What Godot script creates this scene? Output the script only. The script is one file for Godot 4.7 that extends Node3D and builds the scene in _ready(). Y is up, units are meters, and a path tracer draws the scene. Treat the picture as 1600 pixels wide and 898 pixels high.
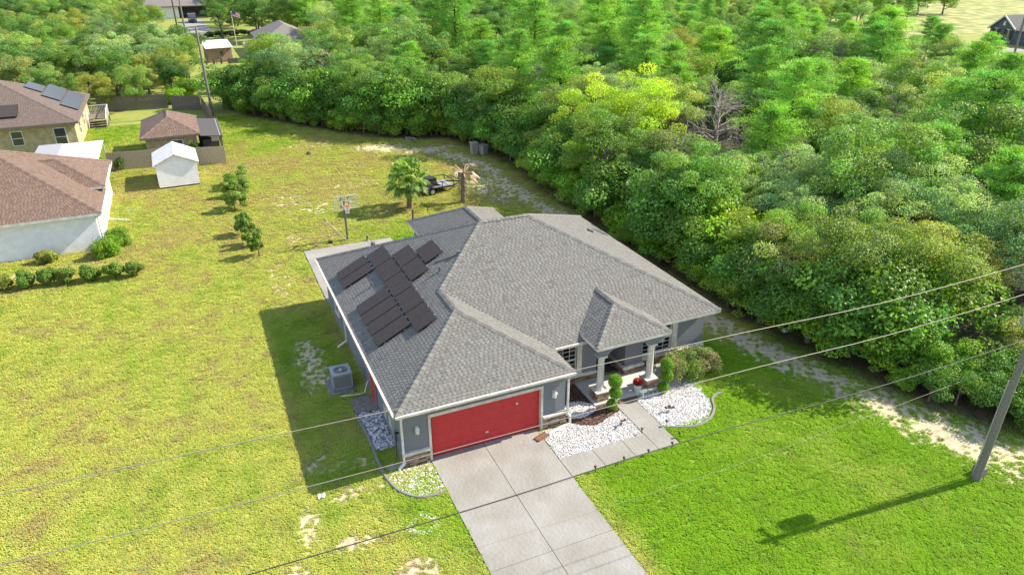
extends Node3D

# ------------------------------------------------------------------ state
var M := {}                 # materials
var taken := {}             # names in use
var rng := RandomNumberGenerator.new()
var lawn_px := PackedByteArray()
var LW := 900
var LH := 1480
const LX0 := -28.0
const LX1 := 26.0
const LZ0 := -71.0
const LZ1 := 18.0
const HE := 2.8             # eave height of the grey house

func _ready():
	rng.seed = 77
	camera_sky_sun()
	materials()
	ground()
	grey_house()
	hardscape()
	beds()
	house_objects()
	neighbours()
	back_yard()
	poles_and_wires()
	far_places()
	woods()
	grass()

# ------------------------------------------------------------------ camera, sky, sun, exposure
func camera_sky_sun():
	var c := Camera3D.new()
	c.name = "camera"
	c.fov = 43.09
	c.near = 0.1
	c.far = 2500.0
	c.position = Vector3(-6.651, 19.516, 23.452)
	c.rotation_degrees = Vector3(-25.823, -23.721, -0.252)
	add_child(c)
	c.current = true
	var e := Environment.new()
	e.background_mode = Environment.BG_SKY
	var sm := ProceduralSkyMaterial.new()
	sm.sky_top_color = Color(0.50, 0.57, 0.69)
	sm.sky_horizon_color = Color(0.86, 0.88, 0.90)
	sm.sky_curve = 0.12
	sm.ground_bottom_color = Color(0.30, 0.33, 0.22)
	sm.ground_horizon_color = Color(0.66, 0.72, 0.74)
	sm.sky_energy_multiplier = 1.0
	var sk := Sky.new()
	sk.sky_material = sm
	e.sky = sk
	e.tonemap_mode = Environment.TONE_MAPPER_LINEAR
	e.tonemap_exposure = 2.8
	e.sdfgi_enabled = true
	e.ssao_enabled = true
	e.ssil_enabled = true
	var w := WorldEnvironment.new()
	w.name = "world_environment"
	w.environment = e
	add_child(w)
	var s := DirectionalLight3D.new()
	s.name = "sun"
	s.light_energy = 1.35
	s.light_color = Color(1.0, 0.955, 0.88)
	s.light_angular_distance = 0.5
	s.shadow_enabled = true
	var el := deg_to_rad(38.2)
	var az := deg_to_rad(4.5)
	var to_sun := Vector3(cos(el) * cos(az), sin(el), cos(el) * sin(az))
	add_child(s)
	s.look_at_from_position(to_sun * 100.0, Vector3.ZERO, Vector3.UP)

# ------------------------------------------------------------------ helpers
func lc(r: float, g: float, b: float) -> Color:
	return Color(r, g, b).linear_to_srgb()

func mat(key: String, col: Color, rough := 0.8, metal := 0.0) -> StandardMaterial3D:
	var m := StandardMaterial3D.new()
	m.resource_name = key
	m.albedo_color = col
	m.roughness = rough
	m.metallic = metal
	m.cull_mode = BaseMaterial3D.CULL_DISABLED
	M[key] = m
	return m

func noise_img(size: int, freq: float, octaves: int, sd: int) -> Image:
	var n := FastNoiseLite.new()
	n.seed = sd
	n.noise_type = FastNoiseLite.TYPE_SIMPLEX_SMOOTH
	n.frequency = freq
	n.fractal_octaves = octaves
	return n.get_seamless_image(size, size)

# a grey texture between lo and 1 that multiplies the colour, laid on in world metres
func grain_tex(sd: int, freq: float, octaves: int, lo: float, tint := Color(1, 1, 1)) -> ImageTexture:
	var im := noise_img(512, freq, octaves, sd)
	im.convert(Image.FORMAT_L8)
	var d := im.get_data()
	var out := PackedByteArray()
	out.resize(512 * 512 * 3)
	for i in d.size():
		var t: float = d[i] / 255.0
		out[i * 3] = int(255.0 * lerpf(lo * tint.r, 1.0, t))
		out[i * 3 + 1] = int(255.0 * lerpf(lo * tint.g, 1.0, t))
		out[i * 3 + 2] = int(255.0 * lerpf(lo * tint.b, 1.0, t))
	return ImageTexture.create_from_image(Image.create_from_data(512, 512, false, Image.FORMAT_RGB8, out))

func grained(m: StandardMaterial3D, tex: Texture2D, scale: float, bump: Texture2D = null, bump_amount := 0.5):
	m.albedo_texture = tex
	m.uv1_triplanar = true
	m.uv1_world_triplanar = true
	m.uv1_scale = Vector3.ONE * scale
	if bump:
		m.normal_enabled = true
		m.normal_texture = bump
		m.normal_scale = bump_amount

func vcol(key: String, rough := 0.85, back := Color(0, 0, 0)) -> StandardMaterial3D:
	var m := mat(key, Color(1, 1, 1), rough)
	m.vertex_color_use_as_albedo = true
	if back != Color(0, 0, 0):
		m.backlight_enabled = true
		m.backlight = back
	return m

func nst() -> SurfaceTool:
	var st := SurfaceTool.new()
	st.begin(Mesh.PRIMITIVE_TRIANGLES)
	st.set_smooth_group(-1)
	return st

func quad(st: SurfaceTool, a: Vector3, b: Vector3, c: Vector3, d: Vector3):
	st.add_vertex(a); st.add_vertex(b); st.add_vertex(c)
	st.add_vertex(a); st.add_vertex(c); st.add_vertex(d)

func tri(st: SurfaceTool, a: Vector3, b: Vector3, c: Vector3):
	st.add_vertex(a); st.add_vertex(b); st.add_vertex(c)

# box with its centre at c
func box(st: SurfaceTool, c: Vector3, s: Vector3, bs := Basis.IDENTITY):
	var h := s * 0.5
	var p := []
	for i in 8:
		p.append(c + bs * Vector3(h.x if i & 1 else -h.x, h.y if i & 2 else -h.y, h.z if i & 4 else -h.z))
	quad(st, p[4], p[6], p[7], p[5]); quad(st, p[1], p[3], p[2], p[0])
	quad(st, p[5], p[7], p[3], p[1]); quad(st, p[0], p[2], p[6], p[4])
	quad(st, p[2], p[3], p[7], p[6]); quad(st, p[0], p[4], p[5], p[1])

# box between two corners
func bx(st: SurfaceTool, x0: float, x1: float, y0: float, y1: float, z0: float, z1: float):
	box(st, Vector3((x0 + x1) / 2, (y0 + y1) / 2, (z0 + z1) / 2), Vector3(absf(x1 - x0), absf(y1 - y0), absf(z1 - z0)))

# box with small chamfers on its top edges
func slab(st: SurfaceTool, x0: float, x1: float, y0: float, y1: float, z0: float, z1: float, ch := 0.012):
	var a := [Vector3(x0, y0, z0), Vector3(x1, y0, z0), Vector3(x1, y0, z1), Vector3(x0, y0, z1)]
	var b := []
	var t := []
	for q in a:
		b.append(Vector3(q.x, y1 - ch, q.z))
		t.append(Vector3(q.x + (ch if q.x == x0 else -ch), y1, q.z + (ch if q.z == z0 else -ch)))
	for i in 4:
		var j := (i + 1) % 4
		quad(st, a[i], a[j], b[j], b[i]); quad(st, b[i], b[j], t[j], t[i])
	quad(st, t[0], t[1], t[2], t[3])

func beam(st: SurfaceTool, a: Vector3, b: Vector3, w: float, h: float):
	var d := (b - a)
	var l := d.length()
	d = d / l
	var up := Vector3.UP if absf(d.y) < 0.95 else Vector3.RIGHT
	var s := d.cross(up).normalized()
	var u := s.cross(d).normalized()
	box(st, (a + b) / 2, Vector3(w, h, l), Basis(s, u, -d))

func tube(st: SurfaceTool, pts: Array, radii: Array, n := 6, capped := true):
	var rings := []
	var side := Vector3.ZERO
	for i in pts.size():
		var d: Vector3
		if i == 0: d = pts[1] - pts[0]
		elif i == pts.size() - 1: d = pts[i] - pts[i - 1]
		else: d = pts[i + 1] - pts[i - 1]
		d = d.normalized()
		if i == 0:
			side = d.cross(Vector3.UP if absf(d.y) < 0.9 else Vector3.RIGHT).normalized()
		else:
			side = (side - d * side.dot(d)).normalized()
		var up := side.cross(d)
		var ring := []
		for k in n:
			var a := TAU * k / n
			ring.append(pts[i] + (side * cos(a) + up * sin(a)) * radii[i])
		rings.append(ring)
	if n > 4: st.set_smooth_group(1)
	for i in pts.size() - 1:
		for k in n:
			var k2 := (k + 1) % n
			quad(st, rings[i][k], rings[i + 1][k], rings[i + 1][k2], rings[i][k2])
	st.set_smooth_group(-1)
	if capped:
		for e in [0, pts.size() - 1]:
			for k in range(1, n - 1):
				tri(st, rings[e][0], rings[e][k], rings[e][k + 1])

# turned shape: profile of Vector2(radius, height)
func lathe(st: SurfaceTool, at: Vector3, prof: Array, n := 16):
	var rings := []
	for p in prof:
		var ring := []
		for k in n:
			var a := TAU * k / n
			ring.append(at + Vector3(cos(a) * p.x, p.y, sin(a) * p.x))
		rings.append(ring)
	for i in prof.size() - 1:
		for k in n:
			var k2 := (k + 1) % n
			quad(st, rings[i][k], rings[i + 1][k], rings[i + 1][k2], rings[i][k2])

# polygon (in x, y) pushed along z from z0 to z1
func extrude_z(st: SurfaceTool, poly: PackedVector2Array, z0: float, z1: float):
	var ix := Geometry2D.triangulate_polygon(poly)
	for i in range(0, ix.size(), 3):
		tri(st, Vector3(poly[ix[i]].x, poly[ix[i]].y, z1), Vector3(poly[ix[i + 1]].x, poly[ix[i + 1]].y, z1), Vector3(poly[ix[i + 2]].x, poly[ix[i + 2]].y, z1))
		tri(st, Vector3(poly[ix[i]].x, poly[ix[i]].y, z0), Vector3(poly[ix[i + 2]].x, poly[ix[i + 2]].y, z0), Vector3(poly[ix[i + 1]].x, poly[ix[i + 1]].y, z0))
	for i in poly.size():
		var a := poly[i]
		var b := poly[(i + 1) % poly.size()]
		quad(st, Vector3(a.x, a.y, z0), Vector3(b.x, b.y, z0), Vector3(b.x, b.y, z1), Vector3(a.x, a.y, z1))

# polygon on the ground (x, z) as a sheet at height y with an edge going down by t
func ground_poly(st: SurfaceTool, poly: PackedVector2Array, y: float, t := 0.0):
	var ix := Geometry2D.triangulate_polygon(poly)
	for i in range(0, ix.size(), 3):
		tri(st, Vector3(poly[ix[i]].x, y, poly[ix[i]].y), Vector3(poly[ix[i + 1]].x, y, poly[ix[i + 1]].y), Vector3(poly[ix[i + 2]].x, y, poly[ix[i + 2]].y))
	if t > 0.0:
		for i in poly.size():
			var a := poly[i]
			var b := poly[(i + 1) % poly.size()]
			quad(st, Vector3(a.x, y - t, a.y), Vector3(b.x, y - t, b.y), Vector3(b.x, y, b.y), Vector3(a.x, y, a.y))

func obj(called: String, st: SurfaceTool, m: Material, parent: Node = self) -> MeshInstance3D:
	st.generate_normals()
	var o := MeshInstance3D.new()
	o.mesh = st.commit()
	o.material_override = m
	o.name = numbered(called) if parent == self else called
	parent.add_child(o, true)
	return o

func mesh_obj(called: String, me: Mesh, m: Material, parent: Node = self) -> MeshInstance3D:
	var o := MeshInstance3D.new()
	o.mesh = me
	o.material_override = m
	o.name = numbered(called) if parent == self else called
	parent.add_child(o, true)
	return o

func numbered(called: String) -> String:
	if not taken.has(called):
		taken[called] = 0
		return called
	taken[called] += 1
	return "%s_%03d" % [called, taken[called]]

func tag(o: Node, label: String, category: String, group := "", kind := "") -> Node:
	o.set_meta("label", label)
	o.set_meta("category", category)
	if group != "": o.set_meta("group", group)
	if kind != "": o.set_meta("kind", kind)
	return o

func thing(called: String, label: String, category: String, at := Vector3.ZERO, turn := 0.0, group := "") -> Node3D:
	var o := Node3D.new()
	o.name = numbered(called)
	add_child(o)
	o.position = at
	o.rotation.y = turn
	tag(o, label, category, group)
	return o

func part(called: String, parent: Node) -> Node3D:
	var o := Node3D.new()
	o.name = called
	parent.add_child(o, true)
	return o

func struct(called: String, st: SurfaceTool, m: Material, parent: Node = self) -> MeshInstance3D:
	var o := obj(called, st, m, parent)
	if parent == self: o.set_meta("kind", "structure")
	return o

func copy(src: Node3D, at: Vector3, turn: float, label := "", group := "") -> Node3D:
	var o: Node3D = src.duplicate()
	o.name = numbered(String(src.name).rstrip("0123456789").rstrip("_"))
	add_child(o)
	o.position = at
	o.rotation.y = turn
	if label != "": o.set_meta("label", label)
	if group != "": o.set_meta("group", group)
	return o

# ------------------------------------------------------------------ materials
func materials():
	var fine := grain_tex(3, 0.06, 4, 0.72)
	var fine2 := grain_tex(4, 0.03, 5, 0.62)
	var blot := grain_tex(5, 0.012, 4, 0.8, Color(1.0, 0.98, 0.94))
	var soft := grain_tex(7, 0.012, 4, 0.93)
	var bumpi := noise_img(512, 0.09, 4, 9)
	bumpi.convert(Image.FORMAT_RGBA8)
	bumpi.bump_map_to_normal_map(6.0)
	var bump := ImageTexture.create_from_image(bumpi)
	M.fine = fine
	grained(mat("stucco", lc(0.25, 0.262, 0.28), 0.9), fine, 0.9, bump, 0.8)
	grained(mat("stucco_white", lc(0.82, 0.82, 0.815), 0.9), soft, 0.25, bump, 0.5)
	grained(mat("stucco_tan", lc(0.52, 0.42, 0.24), 0.9), blot, 0.25, bump, 0.5)
	grained(mat("trim", lc(0.66, 0.63, 0.56), 0.6), blot, 0.3)
	grained(mat("white", lc(0.74, 0.74, 0.72), 0.5), blot, 0.3)
	grained(mat("red_paint", lc(0.50, 0.026, 0.026), 0.6), soft, 0.35)
	grained(mat("concrete", lc(0.265, 0.257, 0.238), 0.92), grain_tex(6, 0.010, 6, 0.87, Color(1, 0.985, 0.95)), 0.11, bump, 0.12)
	grained(mat("concrete_old", lc(0.27, 0.25, 0.215), 0.95), fine2, 0.3, bump, 0.4)
	grained(mat("concrete_pale", lc(0.46, 0.45, 0.42), 0.9), soft, 0.3)
	grained(mat("joint", lc(0.06, 0.055, 0.045), 0.95), fine, 1.0)
	grained(mat("edging", lc(0.30, 0.28, 0.25), 0.95), fine2, 0.8, bump, 0.6)
	grained(mat("rust_clay", lc(0.22, 0.10, 0.05), 0.9), fine, 1.2)
	mat("glass_dark", Color(0.10, 0.13, 0.14, 0.35), 0.04)
	M.glass_dark.transparency = BaseMaterial3D.TRANSPARENCY_ALPHA
	mat("glass_clear", Color(0.80, 0.88, 0.88, 0.07), 0.05)
	M.glass_clear.transparency = BaseMaterial3D.TRANSPARENCY_ALPHA
	mat("interior", lc(0.05, 0.05, 0.05), 0.9)
	mat("black_metal", lc(0.018, 0.018, 0.02), 0.45, 0.3)
	mat("black_plastic", lc(0.02, 0.02, 0.022), 0.55)
	mat("tyre", lc(0.02, 0.02, 0.02), 0.9)
	mat("steel", lc(0.42, 0.43, 0.44), 0.4, 0.6)
	mat("grey_metal", lc(0.40, 0.41, 0.41), 0.5, 0.2)
	mat("dark_grey_metal", lc(0.11, 0.12, 0.13), 0.5, 0.3)
	mat("copper_grey", lc(0.30, 0.30, 0.31), 0.5, 0.2)
	grained(mat("solar_cell", lc(0.072, 0.060, 0.056), 0.6), fine, 0.2)
	M.solar_cell.metallic_specular = 0.2
	var sg := mat("solar_glass", lc(0.05, 0.054, 0.06), 0.4)
	sg.metallic_specular = 0.5
	mat("solar_frame", lc(0.02, 0.02, 0.021), 0.4, 0.4)
	mat("rail_bright", lc(0.5, 0.5, 0.5), 0.4, 0.6)
	grained(mat("roof_deck", lc(0.10, 0.095, 0.09), 0.95), fine, 0.8)
	grained(mat("roof_brown", lc(0.20, 0.125, 0.095), 0.95), fine2, 0.5, bump, 0.8)
	vcol("shingle", 0.95)
	grained(M.shingle, fine, 1.1)
	vcol("stone", 0.9)
	grained(M.stone, fine2, 1.5, bump, 0.7)
	vcol("leaf", 0.5, Color(0.85, 0.95, 0.5))
	vcol("needle", 0.55, Color(0.85, 0.95, 0.5))
	vcol("grass", 0.8, Color(0.8, 0.85, 0.3))
	for k in ["leaf", "needle", "grass"]: M[k].metallic_specular = 0.42 if k != "grass" else 0.3
	vcol("pebble", 0.85)
	vcol("plain", 0.8)
	grained(mat("bark", lc(0.13, 0.10, 0.075), 0.95), fine2, 1.4, bump, 1.0)
	grained(mat("bark_mid", lc(0.22, 0.18, 0.145), 0.95), fine2, 1.4, bump, 1.0)
	grained(mat("bark_grey", lc(0.34, 0.30, 0.26), 0.95), fine2, 1.4, bump, 1.0)
	grained(mat("palm_bark", lc(0.30, 0.22, 0.155), 0.95), fine2, 2.0, bump, 1.0)
	grained(mat("pole_wood", lc(0.27, 0.245, 0.21), 0.9), fine2, 0.7, bump, 0.6)
	grained(mat("wood_grey", lc(0.24, 0.205, 0.165), 0.95), fine2, 0.9, bump, 0.6)
	grained(mat("wood_tan", lc(0.60, 0.49, 0.34), 0.9), fine2, 0.5, bump, 0.4)
	mat("wire_light", lc(0.24, 0.215, 0.18), 0.5, 0.3)
	mat("wire_dark", lc(0.025, 0.025, 0.025), 0.6)
	grained(mat("asphalt", lc(0.20, 0.195, 0.19), 0.95), fine2, 0.2)
	mat("red_flower", lc(0.50, 0.03, 0.02), 0.6)
	grained(mat("mulch_soil", lc(0.075, 0.040, 0.026), 0.98), fine2, 1.0, bump, 1.0)
	grained(mat("gravel_base", lc(0.42, 0.41, 0.39), 0.98), fine2, 2.0, bump, 1.0)
	mat("orange", lc(0.6, 0.06, 0.03), 0.5)
	mat("bin", lc(0.30, 0.27, 0.23), 0.7)
	mat("van_paint", lc(0.05, 0.055, 0.065), 0.25, 0.3)
	grained(mat("roof_grey", lc(0.25, 0.225, 0.205), 0.95), fine2, 0.3)
	grained(mat("roof_slate", lc(0.16, 0.155, 0.16), 0.95), fine2, 0.3)
	grained(mat("siding_blue", lc(0.105, 0.135, 0.165), 0.85), blot, 0.2)
	mat("green_hose", lc(0.10, 0.34, 0.26), 0.5)
	mat("tarp", lc(0.06, 0.056, 0.055), 0.95)
	grained(mat("dead_wood", lc(0.58, 0.50, 0.43), 0.95), fine2, 1.0)
	grained(mat("pink_wall", lc(0.42, 0.27, 0.19), 0.9), blot, 0.3)
	mat("flag_red", lc(0.45, 0.04, 0.04), 0.8)
	mat("flag_blue", lc(0.04, 0.05, 0.2), 0.8)
	mat("sign_red", lc(0.35, 0.02, 0.02), 0.5)

# ------------------------------------------------------------------ ground
func byte_noise(w: int, h: int, freq: float, octaves: int, sd: int) -> PackedByteArray:
	var n := FastNoiseLite.new()
	n.seed = sd
	n.noise_type = FastNoiseLite.TYPE_SIMPLEX_SMOOTH
	n.frequency = freq
	n.fractal_octaves = octaves
	var im := n.get_image(w, h)
	im.convert(Image.FORMAT_L8)
	return im.get_data()

const TRACK := [Vector2(26, 13.5), Vector2(21.6, 9.3), Vector2(20.6, 5.6), Vector2(19.0, 1.2), Vector2(18.0, -5), Vector2(17.9, -14), Vector2(17.9, -24), Vector2(17.2, -31), Vector2(17.6, -39), Vector2(15.5, -45.5), Vector2(9.5, -49.0)]
const SAND := [Vector4(10.2, -49.6, 4.2, 1.7), Vector4(15.6, -46.4, 3.6, 1.7), Vector4(-3.3, 0.75, 1.3, 0.42), Vector4(-5.4, 2.0, 0.55, 1.6), Vector4(-3.2, -20.5, 0.9, 3.2), Vector4(-4.2, -1.4, 1.0, 0.9), Vector4(-6.2, 4.4, 0.8, 1.2), Vector4(-2.8, -1.0, 0.7, 0.45), Vector4(-0.6, -27.0, 2.4, 1.5), Vector4(16.2, -32.5, 3.4, 6.0), Vector4(-3.3, -9.5, 1.0, 4.0), Vector4(1.5, -33.5, 3.0, 1.8), Vector4(5.0, -38.0, 4.0, 1.2), Vector4(-0.5, -36.5, 1.6, 2.8), Vector4(4.8, -52.8, 4.0, 1.6), Vector4(-16.5, -28.2, 5.0, 0.6), Vector4(-4.0, 3.4, 0.9, 0.7), Vector4(-13.0, -33.5, 0.6, 1.6), Vector4(-2.4, 5.4, 0.9, 0.8)]
const EDGE := [Vector2(-3, -76), Vector2(0.5, -69.5), Vector2(8, -58), Vector2(13, -52.5), Vector2(18.2, -50), Vector2(20.4, -42), Vector2(20.5, -34), Vector2(19.9, -24), Vector2(19.8, -14), Vector2(19.9, -5), Vector2(21.2, 1.2), Vector2(22.2, 5.6), Vector2(24.4, 9.3), Vector2(29, 14), Vector2(34, 20)]

# how far inside the wood a point lies, in metres (negative outside)
func in_wood(x: float, z: float) -> float:
	# the edge is a chain that runs to the front with the wood on its right
	var best := 1e9
	var side := 1.0
	for i in EDGE.size() - 1:
		var a: Vector2 = EDGE[i]
		var b: Vector2 = EDGE[i + 1]
		var ab := b - a
		var t := clampf(((x - a.x) * ab.x + (z - a.y) * ab.y) / ab.length_squared(), 0.0, 1.0)
		var d := Vector2(x, z).distance_to(a + ab * t)
		if d < best:
			best = d
			side = 1.0 if ab.x * (z - a.y) - ab.y * (x - a.x) < 0.0 else -1.0
	return best * side

func ground():
	# low-resolution fields of the zones, read back bilinearly
	var cw := 136
	var chh := 224
	var f_track := PackedFloat32Array()
	var f_wood := PackedFloat32Array()
	var f_green := PackedFloat32Array()
	f_track.resize(cw * chh); f_wood.resize(cw * chh); f_green.resize(cw * chh)
	for j in chh:
		var z := lerpf(LZ0, LZ1, float(j) / (chh - 1))
		for i in cw:
			var x := lerpf(LX0, LX1, float(i) / (cw - 1))
			var q := Vector2(x, z)
			var d := 1e9
			for k in TRACK.size() - 1:
				var a: Vector2 = TRACK[k]
				var b: Vector2 = TRACK[k + 1]
				d = minf(d, Geometry2D.get_closest_point_to_segment(q, a, b).distance_to(q))
			var s := clampf(1.12 - d / (2.1 + 0.5 * smoothstep(2.0, 6.0, z)), 0.0, 0.9)
			for n in SAND.size():
				var e: Vector4 = SAND[n]
				s = maxf(s, clampf(1.25 - Vector2((x - e.x) / e.z, (z - e.y) / e.w).length(), 0.0, 1.0 if n < 2 else (0.72 if e.y > -3.0 else (0.78 if e.x > 14.0 or (e.x < -2.5 and e.x > -5.0 and e.y > -12.0) else 0.54))))
			f_track[j * cw + i] = s
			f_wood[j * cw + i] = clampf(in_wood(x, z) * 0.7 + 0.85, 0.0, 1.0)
			# lush lawn to the right of the drive, fair lawn elsewhere, dry lawn far left
			var g := smoothstep(4.0, 6.0, x) * smoothstep(-5.0, -1.0, z)
			g = maxf(g, 0.55 * smoothstep(-3.4, -1.6, x) * smoothstep(0.2, 1.2, z) * smoothstep(9.0, 4.0, z))
			g = maxf(g, 0.62 * smoothstep(-5.4, -4.2, x) * smoothstep(-1.0, -2.2, x) * smoothstep(-17.0, -12.0, z) * smoothstep(0.6, -0.4, z))
			g = maxf(g, 0.40 * smoothstep(-27.0, -24.0, z) * 0.0 + 0.45 * smoothstep(-3.0, 0.0, x) * smoothstep(9.0, 6.0, x) * smoothstep(-31.0, -27.0, z) * smoothstep(-19.0, -22.0, z))
			g = maxf(g, 0.5 * smoothstep(-48.0, -56.0, z) * smoothstep(6.0, 0.0, x))
			f_green[j * cw + i] = g
	var n1 := byte_noise(LW, LH, 0.008, 3, 21)
	var n2 := byte_noise(LW, LH, 0.035, 4, 22)
	var n3 := byte_noise(LW, LH, 0.16, 3, 23)
	var n4 := byte_noise(LW, LH, 0.45, 2, 24)
	var px := PackedByteArray()
	px.resize(LW * LH * 4)
	var stripe := PackedFloat32Array()
	for i in LW:
		var sx := lerpf(LX0, LX1, float(i) / LW)
		stripe.append(0.11 * sin(sx * 5.2 + 0.6 * sin(sx * 0.7)) * smoothstep(-1.5, -5.0, sx))
	var mx := float(cw - 1) / LW
	var mz := float(chh - 1) / LH
	for j in LH:
		var gj := j * mz
		var j0 := int(gj)
		var tj := gj - j0
		var zz := lerpf(LZ0, LZ1, float(j) / LH)
		var back := 0.22 * smoothstep(-22.0, -33.0, zz) * smoothstep(-62.0, -52.0, zz)
		for i in LW:
			var gi := i * mx
			var i0 := int(gi)
			var ti := gi - i0
			var k := j0 * cw + i0
			var w00 := (1.0 - ti) * (1.0 - tj)
			var w10 := ti * (1.0 - tj)
			var w01 := (1.0 - ti) * tj
			var w11 := ti * tj
			var s := f_track[k] * w00 + f_track[k + 1] * w10 + f_track[k + cw] * w01 + f_track[k + cw + 1] * w11
			var wd := f_wood[k] * w00 + f_wood[k + 1] * w10 + f_wood[k + cw] * w01 + f_wood[k + cw + 1] * w11
			var gr := f_green[k] * w00 + f_green[k + 1] * w10 + f_green[k + cw] * w01 + f_green[k + cw + 1] * w11
			var o := j * LW + i
			var a := n1[o] / 255.0 - 0.5
			var b := n2[o] / 255.0 - 0.5
			var c := n3[o] / 255.0 - 0.5
			var d := n4[o] / 255.0 - 0.5
			# greenness of the sward
			gr = clampf(gr + stripe[i] + a * 0.9 + b * 0.6 + c * 0.22, 0.0, 1.0)
			var brown := clampf((b * 0.9 - a * 0.5 + c * 0.45 - gr * 0.35 + 0.05 + back) * 1.9, 0.0, 0.75)
			# share of bare sand
			var sand := clampf((s + (b * 0.85 + c * 1.2 + d * 0.5 + a * 0.25) * (0.3 + 0.7 * minf(1.0, s * 2.2)) - 0.42) * 2.0, 0.0, 1.0)
			var straw := clampf((b * 0.8 + c * 0.3 - a * 0.6 - gr * 0.5 - 0.12 + back * 0.6) * 2.6, 0.0, 1.0)
			var r := lerpf(0.405, 0.19, gr)
			var g := lerpf(0.42, 0.345, gr)
			var bl := lerpf(0.085, 0.012, gr)
			r = lerpf(r, 0.38, brown)
			g = lerpf(g, 0.315, brown)
			bl = lerpf(bl, 0.115, brown)
			r = lerpf(r, 0.42, straw * 0.7)
			g = lerpf(g, 0.345, straw * 0.7)
			bl = lerpf(bl, 0.13, straw * 0.7)
			r = lerpf(r, 0.45 + 0.14 * c, sand)
			g = lerpf(g, 0.37 + 0.12 * c, sand)
			bl = lerpf(bl, 0.25 + 0.09 * c, sand)
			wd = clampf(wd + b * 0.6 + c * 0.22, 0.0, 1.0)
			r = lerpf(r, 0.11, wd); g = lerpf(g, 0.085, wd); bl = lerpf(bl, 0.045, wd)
			var t := 1.0 + d * 0.26 + c * 0.18
			o *= 4
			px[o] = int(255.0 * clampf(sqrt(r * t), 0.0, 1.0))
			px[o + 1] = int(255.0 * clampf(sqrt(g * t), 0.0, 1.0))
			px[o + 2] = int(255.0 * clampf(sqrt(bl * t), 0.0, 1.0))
			px[o + 3] = int(255.0 * clampf((1.0 - sand * 0.93) * (1.0 - wd * 0.6), 0.0, 1.0))
	lawn_px = px
	# the picture of the soil and sward: gamma 2.0 bytes to sRGB bytes by a table
	var tab := PackedByteArray()
	tab.resize(256)
	for i in 256:
		var l := pow(i / 255.0, 2.0)
		tab[i] = int(round(255.0 * Color(l, l, l).linear_to_srgb().r))
	var rgb := PackedByteArray()
	rgb.resize(LW * LH * 3)
	for i in LW * LH:
		# thatch and soil between the blades are duller than the blades themselves
		var th := 1.0 - 0.14 * px[i * 4 + 3] / 255.0
		rgb[i * 3] = tab[int(px[i * 4] * th)]
		rgb[i * 3 + 1] = tab[int(px[i * 4 + 1] * th)]
		rgb[i * 3 + 2] = tab[int(px[i * 4 + 2] * th)]
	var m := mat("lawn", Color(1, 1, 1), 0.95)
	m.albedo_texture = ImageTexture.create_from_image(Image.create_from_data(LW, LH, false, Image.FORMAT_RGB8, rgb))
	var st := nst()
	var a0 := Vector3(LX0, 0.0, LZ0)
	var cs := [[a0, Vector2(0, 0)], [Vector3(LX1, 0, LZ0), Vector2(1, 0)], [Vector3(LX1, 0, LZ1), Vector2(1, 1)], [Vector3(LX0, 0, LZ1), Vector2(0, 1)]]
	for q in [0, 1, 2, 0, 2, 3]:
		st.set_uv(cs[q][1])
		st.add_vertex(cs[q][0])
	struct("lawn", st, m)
	# the land all round, out to the horizon
	var far := mat("land", Color(1, 1, 1), 0.95)
	var lw := 512
	var q1 := byte_noise(lw, lw, 0.02, 4, 31)
	var q2 := byte_noise(lw, lw, 0.12, 3, 32)
	var fp := PackedByteArray()
	fp.resize(lw * lw * 3)
	for j in lw:
		for i in lw:
			var a := q1[j * lw + i] / 255.0
			var b := q2[j * lw + i] / 255.0
			var t := clampf(a * 0.9 + b * 0.5 - 0.2, 0.0, 1.0)
			var col := Color(lerpf(0.13, 0.27, t), lerpf(0.20, 0.25, t), lerpf(0.018, 0.055, t)).linear_to_srgb()
			fp[(j * lw + i) * 3] = int(col.r * 255)
			fp[(j * lw + i) * 3 + 1] = int(col.g * 255)
			fp[(j * lw + i) * 3 + 2] = int(col.b * 255)
	far.albedo_texture = ImageTexture.create_from_image(Image.create_from_data(lw, lw, false, Image.FORMAT_RGB8, fp))
	grained(far, far.albedo_texture, 1.0 / 60.0)
	st = nst()
	quad(st, Vector3(-1500, -0.02, -1500), Vector3(1500, -0.02, -1500), Vector3(1500, -0.02, 1500), Vector3(-1500, -0.02, 1500))
	struct("ground", st, far)
	# leaf litter under the wood beyond the lawn sheet
	grained(mat("litter", lc(0.10, 0.085, 0.045), 0.98), grain_tex(41, 0.03, 4, 0.5, Color(0.8, 1.0, 0.7)), 0.12)
	st = nst()
	ground_poly(st, PackedVector2Array([Vector2(26.0, 18.0), Vector2(60, 18), Vector2(108, -30), Vector2(112, -75), Vector2(140, -110), Vector2(90, -128), Vector2(30, -120), Vector2(18, -100), Vector2(10, -71), Vector2(26, -71)]), -0.012)
	struct("forest_floor", st, M.litter)
	# sandy slope and pasture far off
	grained(mat("pasture", lc(0.44, 0.38, 0.16), 0.95), grain_tex(42, 0.02, 4, 0.6, Color(0.75, 1.0, 0.5)), 0.02)
	st = nst()
	ground_poly(st, PackedVector2Array([Vector2(135, -92), Vector2(300, -40), Vector2(330, -130), Vector2(150, -160), Vector2(128, -118)]), -0.008)
	struct("pasture", st, M.pasture)

func lawn_at(x: float, z: float) -> Color:
	var i := clampi(int((x - LX0) / (LX1 - LX0) * LW), 0, LW - 1)
	var j := clampi(int((z - LZ0) / (LZ1 - LZ0) * LH), 0, LH - 1)
	var o := (j * LW + i) * 4
	var r := lawn_px[o] / 255.0
	var g := lawn_px[o + 1] / 255.0
	var b := lawn_px[o + 2] / 255.0
	return Color(r * r, g * g, b * b, lawn_px[o + 3] / 255.0)

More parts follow.
